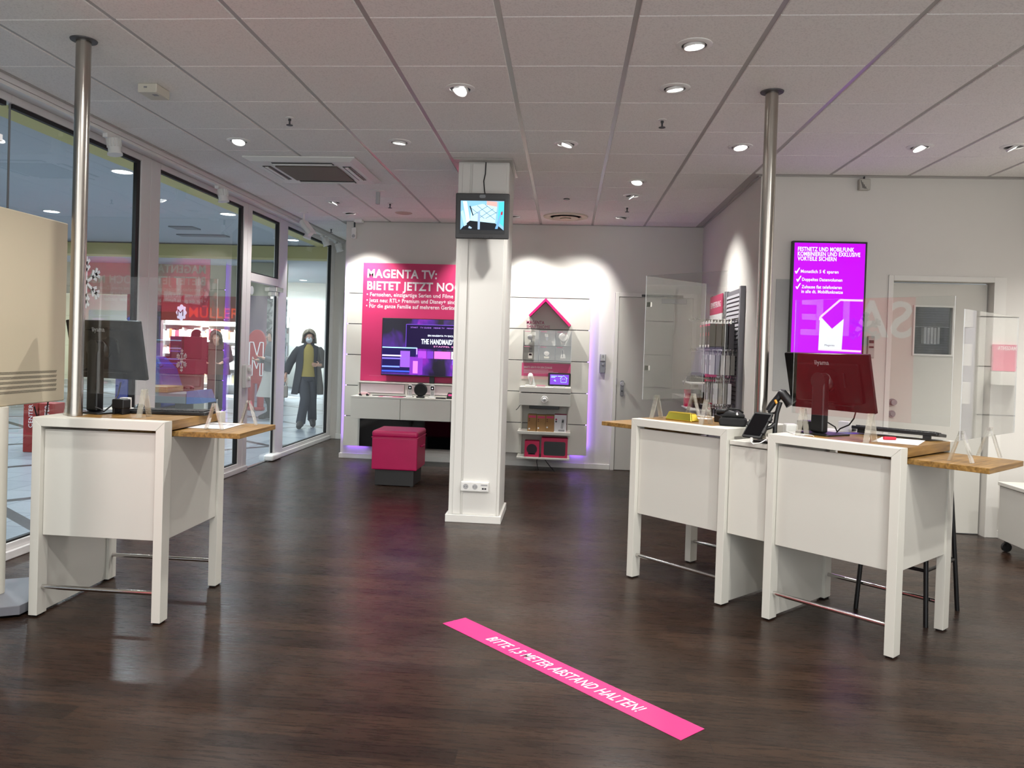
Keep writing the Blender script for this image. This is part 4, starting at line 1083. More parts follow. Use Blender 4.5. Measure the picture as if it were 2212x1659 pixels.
# wall-hung sideboard under the television
t = thing('sideboard', 'white wall-hung sideboard with drawers under the television', 'sideboard', (0, 0, 0))
sx0, sx1, sy = -2.556, -0.735, 9.15
MB().box(sx0, sy + 0.021, 0.548, sx1, YP - 0.001, 0.790).build('body', LAM_D, t)
MB().box(sx0 - 0.002, sy, 0.792, sx1, YP - 0.001, 0.812).build('top', LAM, t, bevel=0.001)
for i in range(3):
    a = sx0 + (sx1 - sx0) * i / 3; b = sx0 + (sx1 - sx0) * (i + 1) / 3
    MB().box(a + 0.003, sy, 0.546, b - 0.003, sy + 0.02, 0.789).build('drawer', LAM, t, bevel=0.0015)
t = thing('display_ledge', 'low white ledge box standing at the back of the sideboard', 'ledge', (0, 0, 0))
MB().box(-2.535, 9.37, 0.965, -0.745, YP - 0.014, 0.978).build('cover_board', LAM, t, bevel=0.001)
MB().box(-2.535, 9.41, 0.8127, -0.745, YP - 0.016, 0.964).build('body', LAM_D, t)
m = MB()
for a, b in ((-2.535, -2.515), (-1.945, -1.915), (-1.885, -1.87), (-0.765, -0.745)): m.box(a, 9.385, 0.8127, b, 9.409, 0.964)
m.build('upright', LAM, t, bevel=0.001)
MB().box(-2.535, 9.382, 0.8127, -0.745, 9.3845, 0.835).build('front_lip', LAM, t)
for a, b in ((-2.50, -1.96), (-1.86, -1.36)):
    MB().box(a, 9.3905, 0.845, b, 9.3935, 0.955).build('price_panel', mat('pale_pink_card', '#e3d3d2', 0.6), t)
o = MB().box(-2.53, YP - 0.022, 0.167, -0.735, YP - 0.001, 0.509).build('black_glass_panel', BLGLASS, bevel=0.002); tag(o, 'wide glossy black glass panel low on the left board', 'glass panel')

# products on the sideboard
zs = 0.8127
t = thing('game_controller', 'small pink toy car with black wheels at the sideboard end', 'toy car', (-2.42, 9.27, zs))
m = MB(); m.prism([(-0.065, 0.012), (0.065, 0.012), (0.068, 0.026), (0.04, 0.03), (0.02, 0.042), (-0.03, 0.042), (-0.045, 0.03), (-0.066, 0.028)], -0.03, 0.03); m.build('body', mat('pale_pink_plastic', '#dfb4b6', 0.4), t, bevel=0.004)
for x in (-0.045, 0.042):
    for y in (-0.031, 0.031):
        m = MB(); m.lathe([(0.008, -0.006), (0.0145, -0.006), (0.0145, 0.006), (0.008, 0.006)], 16, 'y', (x, y, 0.0145)); m.build('wheel', BLACK, t)
t.name = 'toy_car'
m = MB(); m.tube([(-2.33, 9.30, zs + 0.005), (-2.2, 9.33, zs + 0.005), (-2.0, 9.33, zs + 0.005), (-1.9, 9.31, zs + 0.005)], 0.0045, 8); o = m.build('product_cable', BLACK); tag(o, 'black cable lying along the back of the sideboard', 'cable')
o = MB().slab([(-0.15, -0.06), (0.15, -0.06), (0.15, 0.06), (-0.15, 0.06)], 0, 0.001).build('leaflet', mat('pink_leaflet', '#cf4a7a', 0.5)); o.location = (-2.08, 9.23, zs + 0.0004); tag(o, 'pink and white leaflet lying on the sideboard', 'leaflet')
MB().slab([(-0.10, -0.045), (0.02, -0.045), (0.02, 0.02), (-0.10, 0.02)], 0.001, 0.0013).build('printed_field', PAPER, o)
def phone(x, label):
    t = thing('cordless_phone', label, 'telephone', (x, 9.25, zs), 0, 'white cordless phones on the sideboard')
    m = MB(); m.slab(rrect(0.085, 0.07, 0.02), 0, 0.016); m.build('charging_base', WHITE, t, bevel=0.003)
    k = MB().at(Matrix.Translation((0, 0.008, 0.082)) @ RX(0.10, 4, 'X')); k.prism(rrect(0.050, 0.145, 0.014), -0.010, 0.010); k.build('handset', WHITE, t, bevel=0.003)
    k = MB().at(Matrix.Translation((0, 0.008, 0.082)) @ RX(0.10, 4, 'X')); k.prism(shift(rrect(0.040, 0.045, 0.003), 0, 0.038), -0.0112, -0.0102); k.build('display', BLGLASS, t)
    k = MB().at(Matrix.Translation((0, 0.008, 0.082)) @ RX(0.10, 4, 'X')); k.prism(shift(rrect(0.014, 0.016, 0.002), 0, 0.038), -0.0118, -0.0113); k.build('display_icon', emit('phone_icon', '#dfe6f0', 0.8), t)
    k = MB().at(Matrix.Translation((0, 0.008, 0.082)) @ RX(0.10, 4, 'X'))
    for r in range(4):
        for c in range(3): k.box(-0.014 + c * 0.011, -0.0112, -0.05 + r * 0.013, -0.006 + c * 0.011, -0.0102, -0.041 + r * 0.013)
    k.build('keypad', LGREY, t)
phone(-1.857, 'white cordless phone left of the round black speaker')
phone(-1.584, 'white cordless phone right of the round black speaker')
t = thing('smart_speaker', 'round black fabric speaker on the sideboard between two white phones', 'speaker', (-1.725, 9.24, zs))
m = MB(); m.lathe([(0.0, -0.024), (0.068, -0.024), (0.079, -0.012), (0.079, 0.012), (0.068, 0.024), (0.0, 0.024)], 36, 'y', (0, 0, 0.098)); m.build('body', BLACKM, t)
m = MB(); m.slab(rrect(0.10, 0.07, 0.02), 0, 0.022); m.build('foot', BLACK, t, bevel=0.006)
t = thing('voice_assistant', 'small black device with pink display beside the column edge', 'device', (-1.36, 9.26, zs))
m = MB(); m.prism([(-0.05, 0), (0.05, 0), (0.05, 0.065), (-0.03, 0.075)], -0.04, 0.04); m.build('body', BLACK, t, bevel=0.006)
MB().box(-0.025, -0.0415, 0.035, 0.04, -0.0402, 0.058).build('display', emit('pink_display', '#c8407c', 0.8), t)
o = MB().box(-0.06, -0.03, 0, 0.06, 0.03, 0.015).build('remote_control', BLACK, bevel=0.005); o.location = (-1.47, 9.2, zs + 0.0004); tag(o, 'black remote control lying on the sideboard near the column', 'remote control')

# ---------------------------------------------------------------- smart home board
t = thing('roof_emblem', 'magenta house-roof shape standing out from the smart home board', 'emblem', (0, 0, 0))
def bar(m, p, q, wd, y0, y1):
    d = (Vector(q) - Vector(p)).normalized(); n = Vector((-d.y, d.x)) * wd
    if n.y < 0: n = -n
    m.prism([(p[0], p[1]), (p[0] + n.x, p[1] + n.y), (q[0] + n.x, q[1] + n.y), (q[0], q[1])] if (q[0] - p[0]) < 0 else [(p[0], p[1]), (q[0], q[1]), (q[0] + n.x, q[1] + n.y), (p[0] + n.x, p[1] + n.y)], y0, y1)
m = MB(); m.prism([(-0.463, 1.848), (-0.443, 1.830), (-0.262, 2.018), (-0.262, 2.058)], 9.36, YP - 0.001)
m.prism([(-0.262, 2.018), (0.026, 1.722), (0.050, 1.742), (-0.262, 2.058)], 9.36, YP - 0.001); m.build('roof_bar', PINKB, t, bevel=0.001)
DPK = mat('dark_pink_lettering', '#a5275c', 0.4)
text('board_lettering', 'MAGENTA', 0.056, wallM(-0.49, YP - 0.002, 1.748), DPK, t, width=0.215, bold=0.02, depth=0.0015)
text('board_lettering', 'SMARTHOME', 0.056, wallM(-0.49, YP - 0.002, 1.695), mat('rose_lettering', '#b9607f', 0.4), t, width=0.285, bold=0.0, depth=0.0015)
# six clear boxes with products
CX = (-0.525, -0.328, -0.130, 0.066); CZ = (1.672, 1.487, 1.290)
WHM = mat('white_gadget', '#e2ddd2', 0.4)
def gadget(i, parent, x, z):
    y = YP - 0.052
    if i == 0:
        k = MB(); k.box(x + 0.0, y, z + 0.02, x + 0.055, y + 0.02, z + 0.062); k.build('gadget_body', WHM, parent, bevel=0.003)
        k = MB(); k.lathe([(0.0, -0.012), (0.026, -0.008), (0.03, 0.0), (0.03, 0.02)], 20, 'y', (x - 0.01, y, z)); k.tube([(x + 0.005, y + 0.01, z - 0.02), (x + 0.012, y + 0.02, z - 0.06)], 0.009, 10); k.build('gadget_arm', LGREY, parent)
    elif i == 1:
        k = MB(); k.lathe([(0.012, -0.032), (0.026, 0.022), (0.028, 0.045), (0.0, 0.045)], 20, 'z', (x, y, z)); k.build('gadget_body', WHM, parent)
        k = MB(); k.prism([(x - 0.018, z + 0.01), (x - 0.004, z - 0.038), (x + 0.004, z - 0.038), (x + 0.018, z + 0.01)], y - 0.024, y - 0.02); k.build('gadget_mark', GREY, parent)
    elif i == 2:
        k = MB(); k.lathe([(0.0, -0.018), (0.046, -0.014), (0.058, 0.0), (0.050, 0.02), (0.0, 0.02)], 26, 'y', (x, y, z + 0.01)); k.build('gadget_body', WHM, parent)
        k = MB(); k.prism([(x - 0.032, z - 0.02), (x - 0.024, z - 0.075), (x + 0.024, z - 0.075), (x + 0.032, z - 0.02)], y, y + 0.03); k.build('gadget_foot', mat('grey_beige_plastic', '#b9b2a6', 0.5), parent, bevel=0.003)
    elif i == 3:
        k = MB(); k.prism(shift(rrect(0.052, 0.075, 0.01), x, z - 0.03), y, y + 0.02); k.build('gadget_body', WHM, parent, bevel=0.002)
        k = MB(); k.box(x - 0.017, y - 0.0015, z - 0.03, x + 0.017, y - 0.0003, z - 0.008); k.build('gadget_display', BLGLASS, parent)
        k = MB()
        for q in (0.02, 0.036, 0.052): k.lathe([(0.016, -0.004), (0.019, 0.0), (0.016, 0.004)], 18, 'z', (x, y + 0.012, z + q))
        k.build('gadget_valve', GREY, parent)
    elif i == 4:
        k = MB(); k.lathe([(0.030, -0.008), (0.036, -0.004), (0.036, 0.014)], 26, 'y', (x, y, z - 0.0)); k.build('gadget_ring', LGREY, parent)
        k = MB(); k.lathe([(0.0, -0.009), (0.030, -0.0085), (0.0305, -0.004)], 26, 'y', (x, y, z)); k.build('gadget_body', WHM, parent)
        k = MB(); k.prism(shift(rrect(0.062, 0.024, 0.008), x, z - 0.05), y - 0.01, y + 0.02); k.build('gadget_foot', mat('pale_beige_plastic', '#d9d0bd', 0.5), parent, bevel=0.002)
    else:
        k = MB(); k.prism([(x - 0.03, z - 0.055), (x + 0.035, z - 0.055), (x + 0.012, z + 0.05), (x - 0.016, z + 0.05)], y, y + 0.016); k.build('gadget_body', WHM, parent, bevel=0.002)
        k = MB(); k.box(x - 0.008, y - 0.002, z - 0.04, x - 0.001, y - 0.0003, z + 0.045); k.build('gadget_slot', DGREY, parent)
lab = ('clear product box, top row left, holding a white camera arm', 'clear product box, top row middle, holding a small cone-shaped device', 'clear product box, top row right, holding a large round white device',
       'clear product box, bottom row left, holding a radiator thermostat', 'clear product box, bottom row middle, holding a round ring device', 'clear product box, bottom row right, holding a slim sensor')
for i in range(6):
    c, r = i % 3, i // 3
    x0, x1, z1, z0 = CX[c] + 0.003, CX[c + 1] - 0.003, CZ[r] - 0.002, CZ[r + 1] + 0.004
    t = thing('product_box', lab[i], 'product box', (0, 0, 0), 0, 'clear product boxes on the smart home board')
    MB().quad((x0, YP - 0.085, z0), (x1, YP - 0.085, z0), (x1, YP - 0.085, z1), (x0, YP - 0.085, z1)).build('clear_front', ACRYL, t)
    m = MB(); e = 0.0025
    m.box(x0, YP - 0.084, z0 - e, x1, YP - 0.001, z0).box(x0, YP - 0.084, z0, x0 + e, YP - 0.001, z1).box(x1 - e, YP - 0.084, z0, x1, YP - 0.001, z1)
    m.build('clear_side', ACEDGE, t)
    MB().box(x0 + 0.015, YP - 0.0868, z1 - 0.018, x0 + 0.085, YP - 0.086, z1 - 0.012).build('caption_strip', mat('rose_print', '#c06a86', 0.6), t)
    gadget(i, t, (x0 + x1) / 2 - 0.005, (z0 + z1) / 2 + 0.004)
t = thing('poster', 'small pink sign about smart devices above the bulb stand', 'sign', (0, 0, 0))
MB().box(-0.533, YP - 0.006, 1.112, 0.062, YP - 0.001, 1.272).build('poster_sheet', mat('rose_sign', '#c9507c', 0.5), t)
text('headline', 'SMARTE GER\u00c4TE F\u00dcR DEIN ZUHAUSE', 0.034, wallM(-0.508, YP - 0.0068, 1.208), TXT_W, t, width=0.345, bold=0.02)
m = MB()
for z, a in ((1.188, 0.30), (1.175, 0.36), (1.162, 0.42), (1.149, 0.30)): m.box(-0.508, YP - 0.0068, z, -0.508 + a, YP - 0.006, z + 0.004)
m.build('small_print', TXT_W, t)
MB().box(-0.533, YP - 0.008, 1.075, 0.062, YP - 0.001, 1.111).build('base_strip', mat('cream_pink_card', '#e2c3bd', 0.6), t)

# shelf unit with drawer and shelves
t = thing('shelf_unit', 'white wall shelf unit with drawer box under the smart home sign', 'shelf unit', (0, 0, 0))
ux0, ux1, uy = -0.536, 0.072, 9.20
MB().box(ux0, uy, 0.932, ux1, YP - 0.001, 0.992).build('top', LAM, t, bevel=0.001)
MB().box(ux0, uy + 0.018, 0.780, ux1, YP - 0.001, 0.915).build('drawer_box', LAM_D, t)
MB().box(ux0, uy, 0.776, ux1, uy + 0.017, 0.920).build('drawer', LAM, t, bevel=0.0015)
for z0, z1 in ((0.434, 0.468), (0.142, 0.162)):
    MB().box(ux0 - 0.01, uy - 0.005, z0, ux1 + 0.008, YP - 0.001, z1).build('shelf', LAM, t, bevel=0.0015)
for a, b in ((ux0 + 0.02, ux0 + 0.03), (ux1 - 0.03, ux1 - 0.02)):
    MB().add([(a, YP - 0.002, 0.163), (a, YP - 0.06, 0.163), (a, YP - 0.06, 0.433), (a, YP - 0.002, 0.433), (b, YP - 0.002, 0.163), (b, YP - 0.06, 0.163), (b, YP - 0.06, 0.433), (b, YP - 0.002, 0.433)], [(0, 1, 2, 3), (7, 6, 5, 4), (1, 5, 6, 2), (0, 3, 7, 4)]).build('side_support', LAM, t)
    MB().box(a, YP - 0.06, 0.469, b, YP - 0.002, 0.778).build('side_support', LAM, t)
t = thing('motion_sensor', 'round white motion sensor on the drawer front of the shelf unit', 'sensor', (-0.235, uy - 0.0008, 0.85))
m = MB(); m.lathe([(0.0, -0.020), (0.018, -0.018), (0.026, -0.010), (0.037, -0.012), (0.041, 0.0)], 30, 'y'); m.build('housing', WHITE, t)
m = MB(); m.lathe([(0.0, -0.026), (0.010, -0.024), (0.014, -0.019)], 20, 'y'); m.build('lens', LGREY, t)
MB().box(-0.415, 9.24, 0.735, -0.06, 9.38, 0.774).build('network_box', BLACK, bevel=0.003)
o = bpy.data.objects['network_box']; tag(o, 'flat black network box mounted under the drawer of the shelf unit', 'network box')
m = MB(); m.tube([(ux0 + 0.012, 9.3, 0.77), (ux0 - 0.01, 9.24, 0.735), (ux0 - 0.03, 9.2, 0.715)], 0.004, 8); o = m.build('cable_end', BLACK); tag(o, 'black cable end sticking out at the left under the drawer', 'cable')
zt = 0.9925
t = thing('bulb_stand', 'smart light bulb on a clear stand on the shelf unit', 'light bulb', (-0.415, 9.33, zt))
MB().box(-0.06, -0.06, 0, 0.06, 0.06, 0.018).build('base', WHITE, t, bevel=0.003)
m = MB(); m.lathe([(0.013, 0.03), (0.014, 0.06), (0.024, 0.085), (0.033, 0.115), (0.030, 0.14), (0.016, 0.158), (0.0, 0.163)], 24); m.build('bulb', mat('frosted_glass', '#eeebe2', 0.25), t)
m = MB(); m.lathe([(0.013, 0.018), (0.0135, 0.024), (0.013, 0.030)], 18); m.build('socket', CHROME, t)
m = MB(); m.prism([(-0.065, 0.019), (-0.05, 0.06), (-0.035, 0.13), (0.0, 0.185), (0.035, 0.13), (0.05, 0.06), (0.065, 0.019)][::-1], 0.045, 0.048); m.build('clear_back', ACRYL, t)
t = thing('leaflet_stack', 'small stack of pink and white leaflets between bulb and tablet', 'leaflets', (-0.285, 9.30, zt))
MB().box(-0.05, -0.035, 0, 0.05, 0.035, 0.018).build('leaflets', mat('pale_leaflets', '#e6d2d6', 0.6), t)
MB().box(-0.051, -0.036, 0.0185, 0.051, 0.036, 0.021).build('pink_leaflet', mat('rose_sign', '#c9507c', 0.5), t)
o = MB().slab([(-0.04, -0.03), (0.04, -0.03), (0.04, 0.03), (-0.04, 0.03)], 0, 0.004).build('leaflet', PAPER); o.location = (-0.175, 9.245, zt + 0.0003); tag(o, 'white folded leaflet in front of the tablet on the shelf unit', 'leaflet')
t = thing('tablet', 'black tablet on a white stand showing a house icon on violet', 'tablet', (-0.068, 9.29, zt))
MB().box(-0.07, -0.02, 0, 0.07, 0.05, 0.016).build('stand', WHITE, t, bevel=0.003)
MT = Matrix.Translation((0, 0, 0.095)) @ RX(-0.12, 4, 'X')
k = MB().at(MT); k.prism(rrect(0.268, 0.158, 0.014), -0.008, 0.004); k.build('body', BLACK, t, bevel=0.002)
k = MB().at(MT); k.prism(rrect(0.222, 0.118, 0.002), -0.0092, -0.0082); k.build('screen', emit('violet_screen', '#7a45c8', 0.9), t)
m = MB().at(MT)
yy = (-0.0102, -0.0094)
pts = [(0.005, 0.012), (0.05, 0.048), (0.095, 0.012)]
def stroke(m, p, q, wd=0.004):
    d = (Vector(q) - Vector(p)); L = d.length; d.normalize(); n = Vector((-d.y, d.x)) * wd / 2
    m.prism([(p[0] - n.x, p[1] - n.y), (q[0] - n.x, q[1] - n.y), (q[0] + n.x, q[1] + n.y), (p[0] + n.x, p[1] + n.y)], *yy)
for p, q in ((pts[0], pts[1]), (pts[1], pts[2]), ((0.018, 0.02), (0.018, -0.032)), ((0.018, -0.032), (0.082, -0.032)), ((0.082, -0.032), (0.082, 0.02)), ((-0.055, 0.0), (-0.055, -0.022)), ((-0.068, -0.01), (-0.042, -0.022)), ((-0.055, 0.0), (-0.04, -0.02))): stroke(m, p, q)
for x in (0.040, 0.060): m.prism(shift(rrect(0.009, 0.009, 0.004), x, 0.008), *yy)
m.box(-0.10, yy[0], 0.035, -0.03, yy[1], 0.042).box(-0.02, yy[0], 0.035, 0.03, yy[1], 0.042).box(-0.10, yy[0], 0.022, -0.05, yy[1], 0.029)
m.build('screen_drawing', emit('pale_blue_light', '#9fd4ff', 1.1), t)
# boxes on the shelves
zb = 0.4685
for i, (x, dz) in enumerate(((-0.375, 0.197), (-0.268, 0.193), (-0.164, 0.196))):
    t = thing('product_carton', ('brown carton with pink label, leftmost on the upper shelf', 'brown carton with pink label, second on the upper shelf', 'brown carton with pink label beside the white phone box')[i], 'carton', (x, 9.30, zb), 0.0, 'brown cartons on the shelf unit')
    MB().box(-0.051, -0.075, 0, 0.051, 0.075, dz).build('carton', KRAFT, t, bevel=0.001)
    MB().box(-0.04, -0.0762, dz - 0.036, 0.045, -0.0752, dz - 0.012).build('label_band', PINK, t)
    m = MB()
    for z in (dz - 0.052, dz - 0.073): m.lathe([(0.0, -0.0762), (0.007, -0.0762), (0.007, -0.0752)], 12, 'y', (-0.032, 0, z))
    m.build('printed_dots', mat('brown_print', '#5d3a2a', 0.7), t)
    m = MB(); m.lathe([(0.0, -0.0762), (0.010, -0.0762), (0.010, -0.0752)], 16, 'y', (-0.03, 0, 0.028 + 0.012 * i)); m.build('round_seal', PAPER, t)
t = thing('phone_carton', 'white carton with a phone picture and pink side on the upper shelf', 'carton', (-0.035, 9.30, zb))
MB().box(-0.075, -0.075, 0, 0.066, 0.075, 0.205).build('carton', mat('white_carton', '#dcdadb', 0.6), t, bevel=0.001)
MB().box(0.0662, -0.075, 0.002, 0.0672, 0.075, 0.205).box(-0.075, -0.075, 0.2052, 0.066, 0.075, 0.2062).build('pink_side', PINK, t)
k = MB().at(Matrix.Translation((0.02, -0.076, 0.10)) @ RX(0.12, 4, 'Y')); k.prism(rrect(0.028, 0.115, 0.008), -0.0006, 0.0004); k.build('printed_handset', LGREY, t)
k = MB().at(Matrix.Translation((0.02, -0.076, 0.10)) @ RX(0.12, 4, 'Y')); k.prism(shift(rrect(0.020, 0.030, 0.002), 0, 0.03), -0.0012, -0.0007); k.build('printed_display', BLACK, t)
m = MB(); m.prism(shift(rrect(0.075, 0.018, 0.008), 0.01, 0.02), -0.0764, -0.0752); m.build('printed_base', GREY, t)
for z, c in ((0.150, 'magenta_dot'), (0.125, 'dark_dot')):
    m = MB(); m.lathe([(0.0, -0.0764), (0.011, -0.0764), (0.011, -0.0752)], 16, 'y', (-0.055, 0, z)); m.build('printed_dot', mat(c, '#b01858' if z > 0.14 else '#3a3a3c', 0.6), t)
zb2 = 0.1625
t = thing('speaker_carton', 'small magenta box picturing a round black speaker on the bottom shelf', 'carton', (-0.365, 9.30, zb2))
MB().box(-0.088, -0.07, 0, 0.085, 0.07, 0.188).build('carton', mat('magenta_carton', '#c8114f', 0.45), t, bevel=0.002)
m = MB(); m.lathe([(0.0, -0.0715), (0.062, -0.0715), (0.062, -0.0702)], 30, 'y', (-0.002, 0, 0.092)); m.box(-0.045, -0.0715, 0.028, 0.04, -0.0702, 0.042); m.build('printed_speaker', mat('dark_aubergine', '#2c1a26', 0.6), t)
t = thing('console_carton', 'large magenta box picturing a black device on the bottom shelf', 'carton', (-0.098, 9.30, zb2))
MB().box(-0.158, -0.07, 0, 0.152, 0.07, 0.232).build('carton', mat('magenta_carton', '#c8114f', 0.45), t, bevel=0.002)
m = MB(); m.prism(shift(rrect(0.255, 0.165, 0.02), 0, 0.108), -0.0715, -0.0702); m.build('printed_device', BLACK, t)
m = MB(); m.tube([(-0.30, 9.40, 0.141), (-0.31, 9.38, 0.09), (-0.30, 9.38, 0.035), (-0.285, 9.30, 0.004)], 0.004, 8); o = m.build('black_cable', BLACK); tag(o, 'black cable hanging under the bottom shelf to the floor, left one', 'cable')
m = MB(); m.tube([(-0.23, 9.40, 0.141), (-0.19, 9.36, 0.09), (-0.13, 9.30, 0.03), (-0.09, 9.22, 0.004)], 0.004, 8); o = m.build('black_cable', BLACK); tag(o, 'black cable slanting from the bottom shelf to the floor, right one', 'cable')

# access reader beside the back door
t = thing('access_reader', 'grey access reader on the wall left of the back door', 'access reader', (0.449, YB - 0.001, 1.29))
m = MB(); m.prism([(-0.036, -0.115), (0.030, -0.115), (0.038, -0.06), (0.036, 0.115), (-0.036, 0.115), (-0.040, -0.06)], -0.028, 0); m.build('housing', mat('slate_plastic', '#79797f', 0.4), t, bevel=0.006)
m = MB(); m.prism(shift(rrect(0.064, 0.075, 0.006), 0, 0.072), -0.034, -0.0285); m.build('upper_cover', LGREY, t, bevel=0.002)
m = MB(); m.lathe([(0.0, -0.036), (0.012, -0.035), (0.015, -0.0285)], 20, 'y', (0.002, 0, -0.01)); m.build('button', GREY, t)
MB().box(-0.003, -0.0352, 0.07, 0.003, -0.0342, 0.108).build('card_slot', BLACK, t)
# ---------------------------------------------------------------- accessory rack on the right wall (faces -x)
SX = XC - 0.001
t = thing('slat_rack', 'grey slatted accessory rack on the right wall', 'display rack', (0, 0, 0))
ry0, ry1, rz0, rz1 = 7.22, 8.66, 0.30, 2.065
MB().box(SX - 0.012, ry0 + 0.06, rz0, SX, ry1 - 0.02, rz1).build('back_plate', mat('mid_grey_metal', '#77757a', 0.5), t)  # plain mid-grey plate behind the slats
m = MB(); z = rz0 + 0.01
while z < rz1 - 0.04:
    m.add([(SX - 0.013, ry0 + 0.06, z), (SX - 0.028, ry0 + 0.06, z + 0.002), (SX - 0.018, ry0 + 0.06, z + 0.030), (SX - 0.013, ry0 + 0.06, z + 0.030),
           (SX - 0.013, ry1 - 0.02, z), (SX - 0.028, ry1 - 0.02, z + 0.002), (SX - 0.018, ry1 - 0.02, z + 0.030), (SX - 0.013, ry1 - 0.02, z + 0.030)],
          [(0, 1, 2, 3), (7, 6, 5, 4), (4, 5, 1, 0), (5, 6, 2, 1), (6, 7, 3, 2)])
    z += 0.040
m.build('slat_panel', mat('silver_slats', '#b9b7bc', 0.4), t)
for y0, y1 in ((ry0, ry0 + 0.055), (7.93, 7.965), (ry1 - 0.018, ry1)):
    MB().box(SX - 0.045, y0, rz0, SX, y1, rz1 + 0.01).build('upright', mat('grey_upright', '#85848a', 0.45), t, bevel=0.003)
t = thing('header_sign', 'pink square sign hooked at the top of the accessory rack', 'sign', (0, 0, 0))
MB().box(SX - 0.058, 7.985, 1.865, SX - 0.047, 8.645, 2.062).build('pink_panel', PINK, t)
MB().box(SX - 0.058, 7.985, 1.56, SX - 0.047, 8.645, 1.863).build('white_panel', PAPER, t)
RW = lambda y, z, x=SX - 0.0588: frame((x, y, z), (0, -1, 0), (0, 0, 1))
text('headline', 'ERWEITERUNG', 0.085, RW(8.60, 1.935), TXT_W, t, width=0.55, bold=0.02)
m = MB()
for z, a in ((1.70, 0.30), (1.66, 0.42), (1.62, 0.22)): m.box(SX - 0.0588, 8.60 - a, z, SX - 0.058, 8.60, z + 0.014)
m.build('small_print', mat('rose_print', '#c06a86', 0.6), t)

HOOK = mat('hook_wire', (0.55, 0.55, 0.55), 0.25, metal=1.0)
def hook_row(z, ys, length, items, label, group, w, h, th, colours, nper=2, rowname=''):
    """wire hooks with carded goods hanging from them"""
    words = ('first', 'second', 'third', 'fourth', 'fifth', 'sixth', 'seventh', 'eighth', 'ninth')
    for i, y in enumerate(ys):
        t = thing('wire_hook', f'{words[i]} wire hook from the front post on the {rowname} of the accessory rack', 'hook', (SX - 0.0295, y, z), 0, f'wire hooks of the {rowname}')
        m = MB(); m.tube([(0, 0, 0), (-length, 0, 0.0), (-length - 0.018, 0, 0.022)], 0.0035, 8); m.build('wire', HOOK, t)
        MB().box(-0.004, -0.018, -0.012, 0, 0.018, 0.026).build('hook_plate', HOOK, t)
        for j in range(nper):
            x = SX - 0.0295 - length + 0.10 + th / 2 + j * (th + 0.007)
            c = colours[(i + j) % len(colours)]
            q = thing('blister_pack', f'{label}, {words[j]} from the tip, {words[i]} hook, {rowname}', 'packaged accessory', (x, y, z - 0.006), 0, group)
            MB().box(-th / 2, -w / 2, -h, th / 2, w / 2, -0.03).build('carton', c, q, bevel=0.0015)
            MB().box(-0.001, -w / 3, -0.0305, 0.001, w / 3, 0.018).build('hang_tab', WHITE, q)
            if items == 'dark':
                MB().box(-th / 2 - 0.0008, -w / 3, -h + 0.012, -th / 2 - 0.0001, w / 3, -h + 0.035).build('white_print', PAPER, q)
                MB().box(-th / 2 - 0.0008, -0.012, -h * 0.55, -th / 2 - 0.0001, 0.012, -h * 0.42).build('red_print', mat('red_print', '#c8354a', 0.5), q)
                MB().box(-th / 2 - 0.0008, -w / 2, -0.05, -th / 2 - 0.0001, w / 2, -0.031).build('pink_band', PINK, q)
            else:
                MB().box(-th / 2 - 0.0008, -w / 3, -h * 0.6, -th / 2 - 0.0001, w / 3, -h * 0.35).build('grey_print', LGREY, q)
DARKC = [mat('dark_carton', '#1b191c', 0.4), mat('aubergine_carton', '#2a1d25', 0.4)]
WHC = [mat('white_carton', '#dcdadb', 0.6), mat('pale_grey_carton', '#b6b3ae', 0.6), mat('grey_carton', '#8f8c86', 0.6)]
GRC = [mat('white_carton', '#dcdadb', 0.6), mat('silver_carton', '#9a999c', 0.4)]
hook_row(1.765, (7.36, 7.50, 7.64, 7.80), 0.36, 'dark', 'black carded accessory', 'black carded accessories on the top hook row', 0.11, 0.26, 0.050, DARKC, 4, 'top row')
hook_row(1.475, (7.36, 7.47, 7.58, 7.69, 7.80), 0.34, 'white', 'white and grey boxed accessory', 'boxed accessories on the middle hook row', 0.075, 0.21, 0.038, GRC + WHC, 5, 'middle row')
hook_row(1.215, (7.36, 7.47, 7.58, 7.69, 7.80), 0.30, 'white', 'slim white boxed accessory', 'slim boxed accessories on the lower hook row', 0.06, 0.22, 0.034, WHC, 4, 'lower row')
hook_row(0.955, (7.36, 7.50, 7.64, 7.78), 0.24, 'plain', 'black boxed accessory', 'black boxed accessories on the bottom hook row', 0.09, 0.20, 0.036, [mat('dark_carton', '#1b191c', 0.4), mat('bronze_carton', '#4a4033', 0.5)], 3, 'bottom row')
# small shelves on the far half of the rack
def rack_shelf(z, label):
    o = MB().box(SX - 0.33, 8.02, z - 0.014, SX - 0.0295, 8.62, z).build('rack_shelf', WHITE, bevel=0.002); tag(o, label, 'shelf', 'white shelves of the accessory rack')
rack_shelf(1.15, 'upper white shelf on the far half of the accessory rack')
rack_shelf(0.88, 'lower white shelf on the far half of the accessory rack')
t = thing('headset_case', 'black goggles-shaped case on the upper rack shelf', 'case', (SX - 0.22, 8.42, 1.1505), 0.2)
m = MB(); m.prism([(-0.085, 0.0), (0.085, 0.0), (0.09, 0.06), (0.06, 0.10), (-0.06, 0.10), (-0.09, 0.06)], -0.05, 0.05); m.build('shell', BLACK, t, bevel=0.01, seg=3)
m = MB(); m.tube([(-0.09, 0.02, 0.05), (-0.118, 0.0, 0.01), (-0.135, -0.02, -0.03)], 0.006, 8); m.build('strap', BLACK, t)
o = MB().box(-0.05, -0.05, 0, 0.05, 0.05, 0.19).build('magenta_box', mat('magenta_carton', '#c8114f', 0.45), bevel=0.002); o.location = (SX - 0.12, 8.12, 1.1505); tag(o, 'magenta box standing on the upper rack shelf behind the goggles case', 'box')
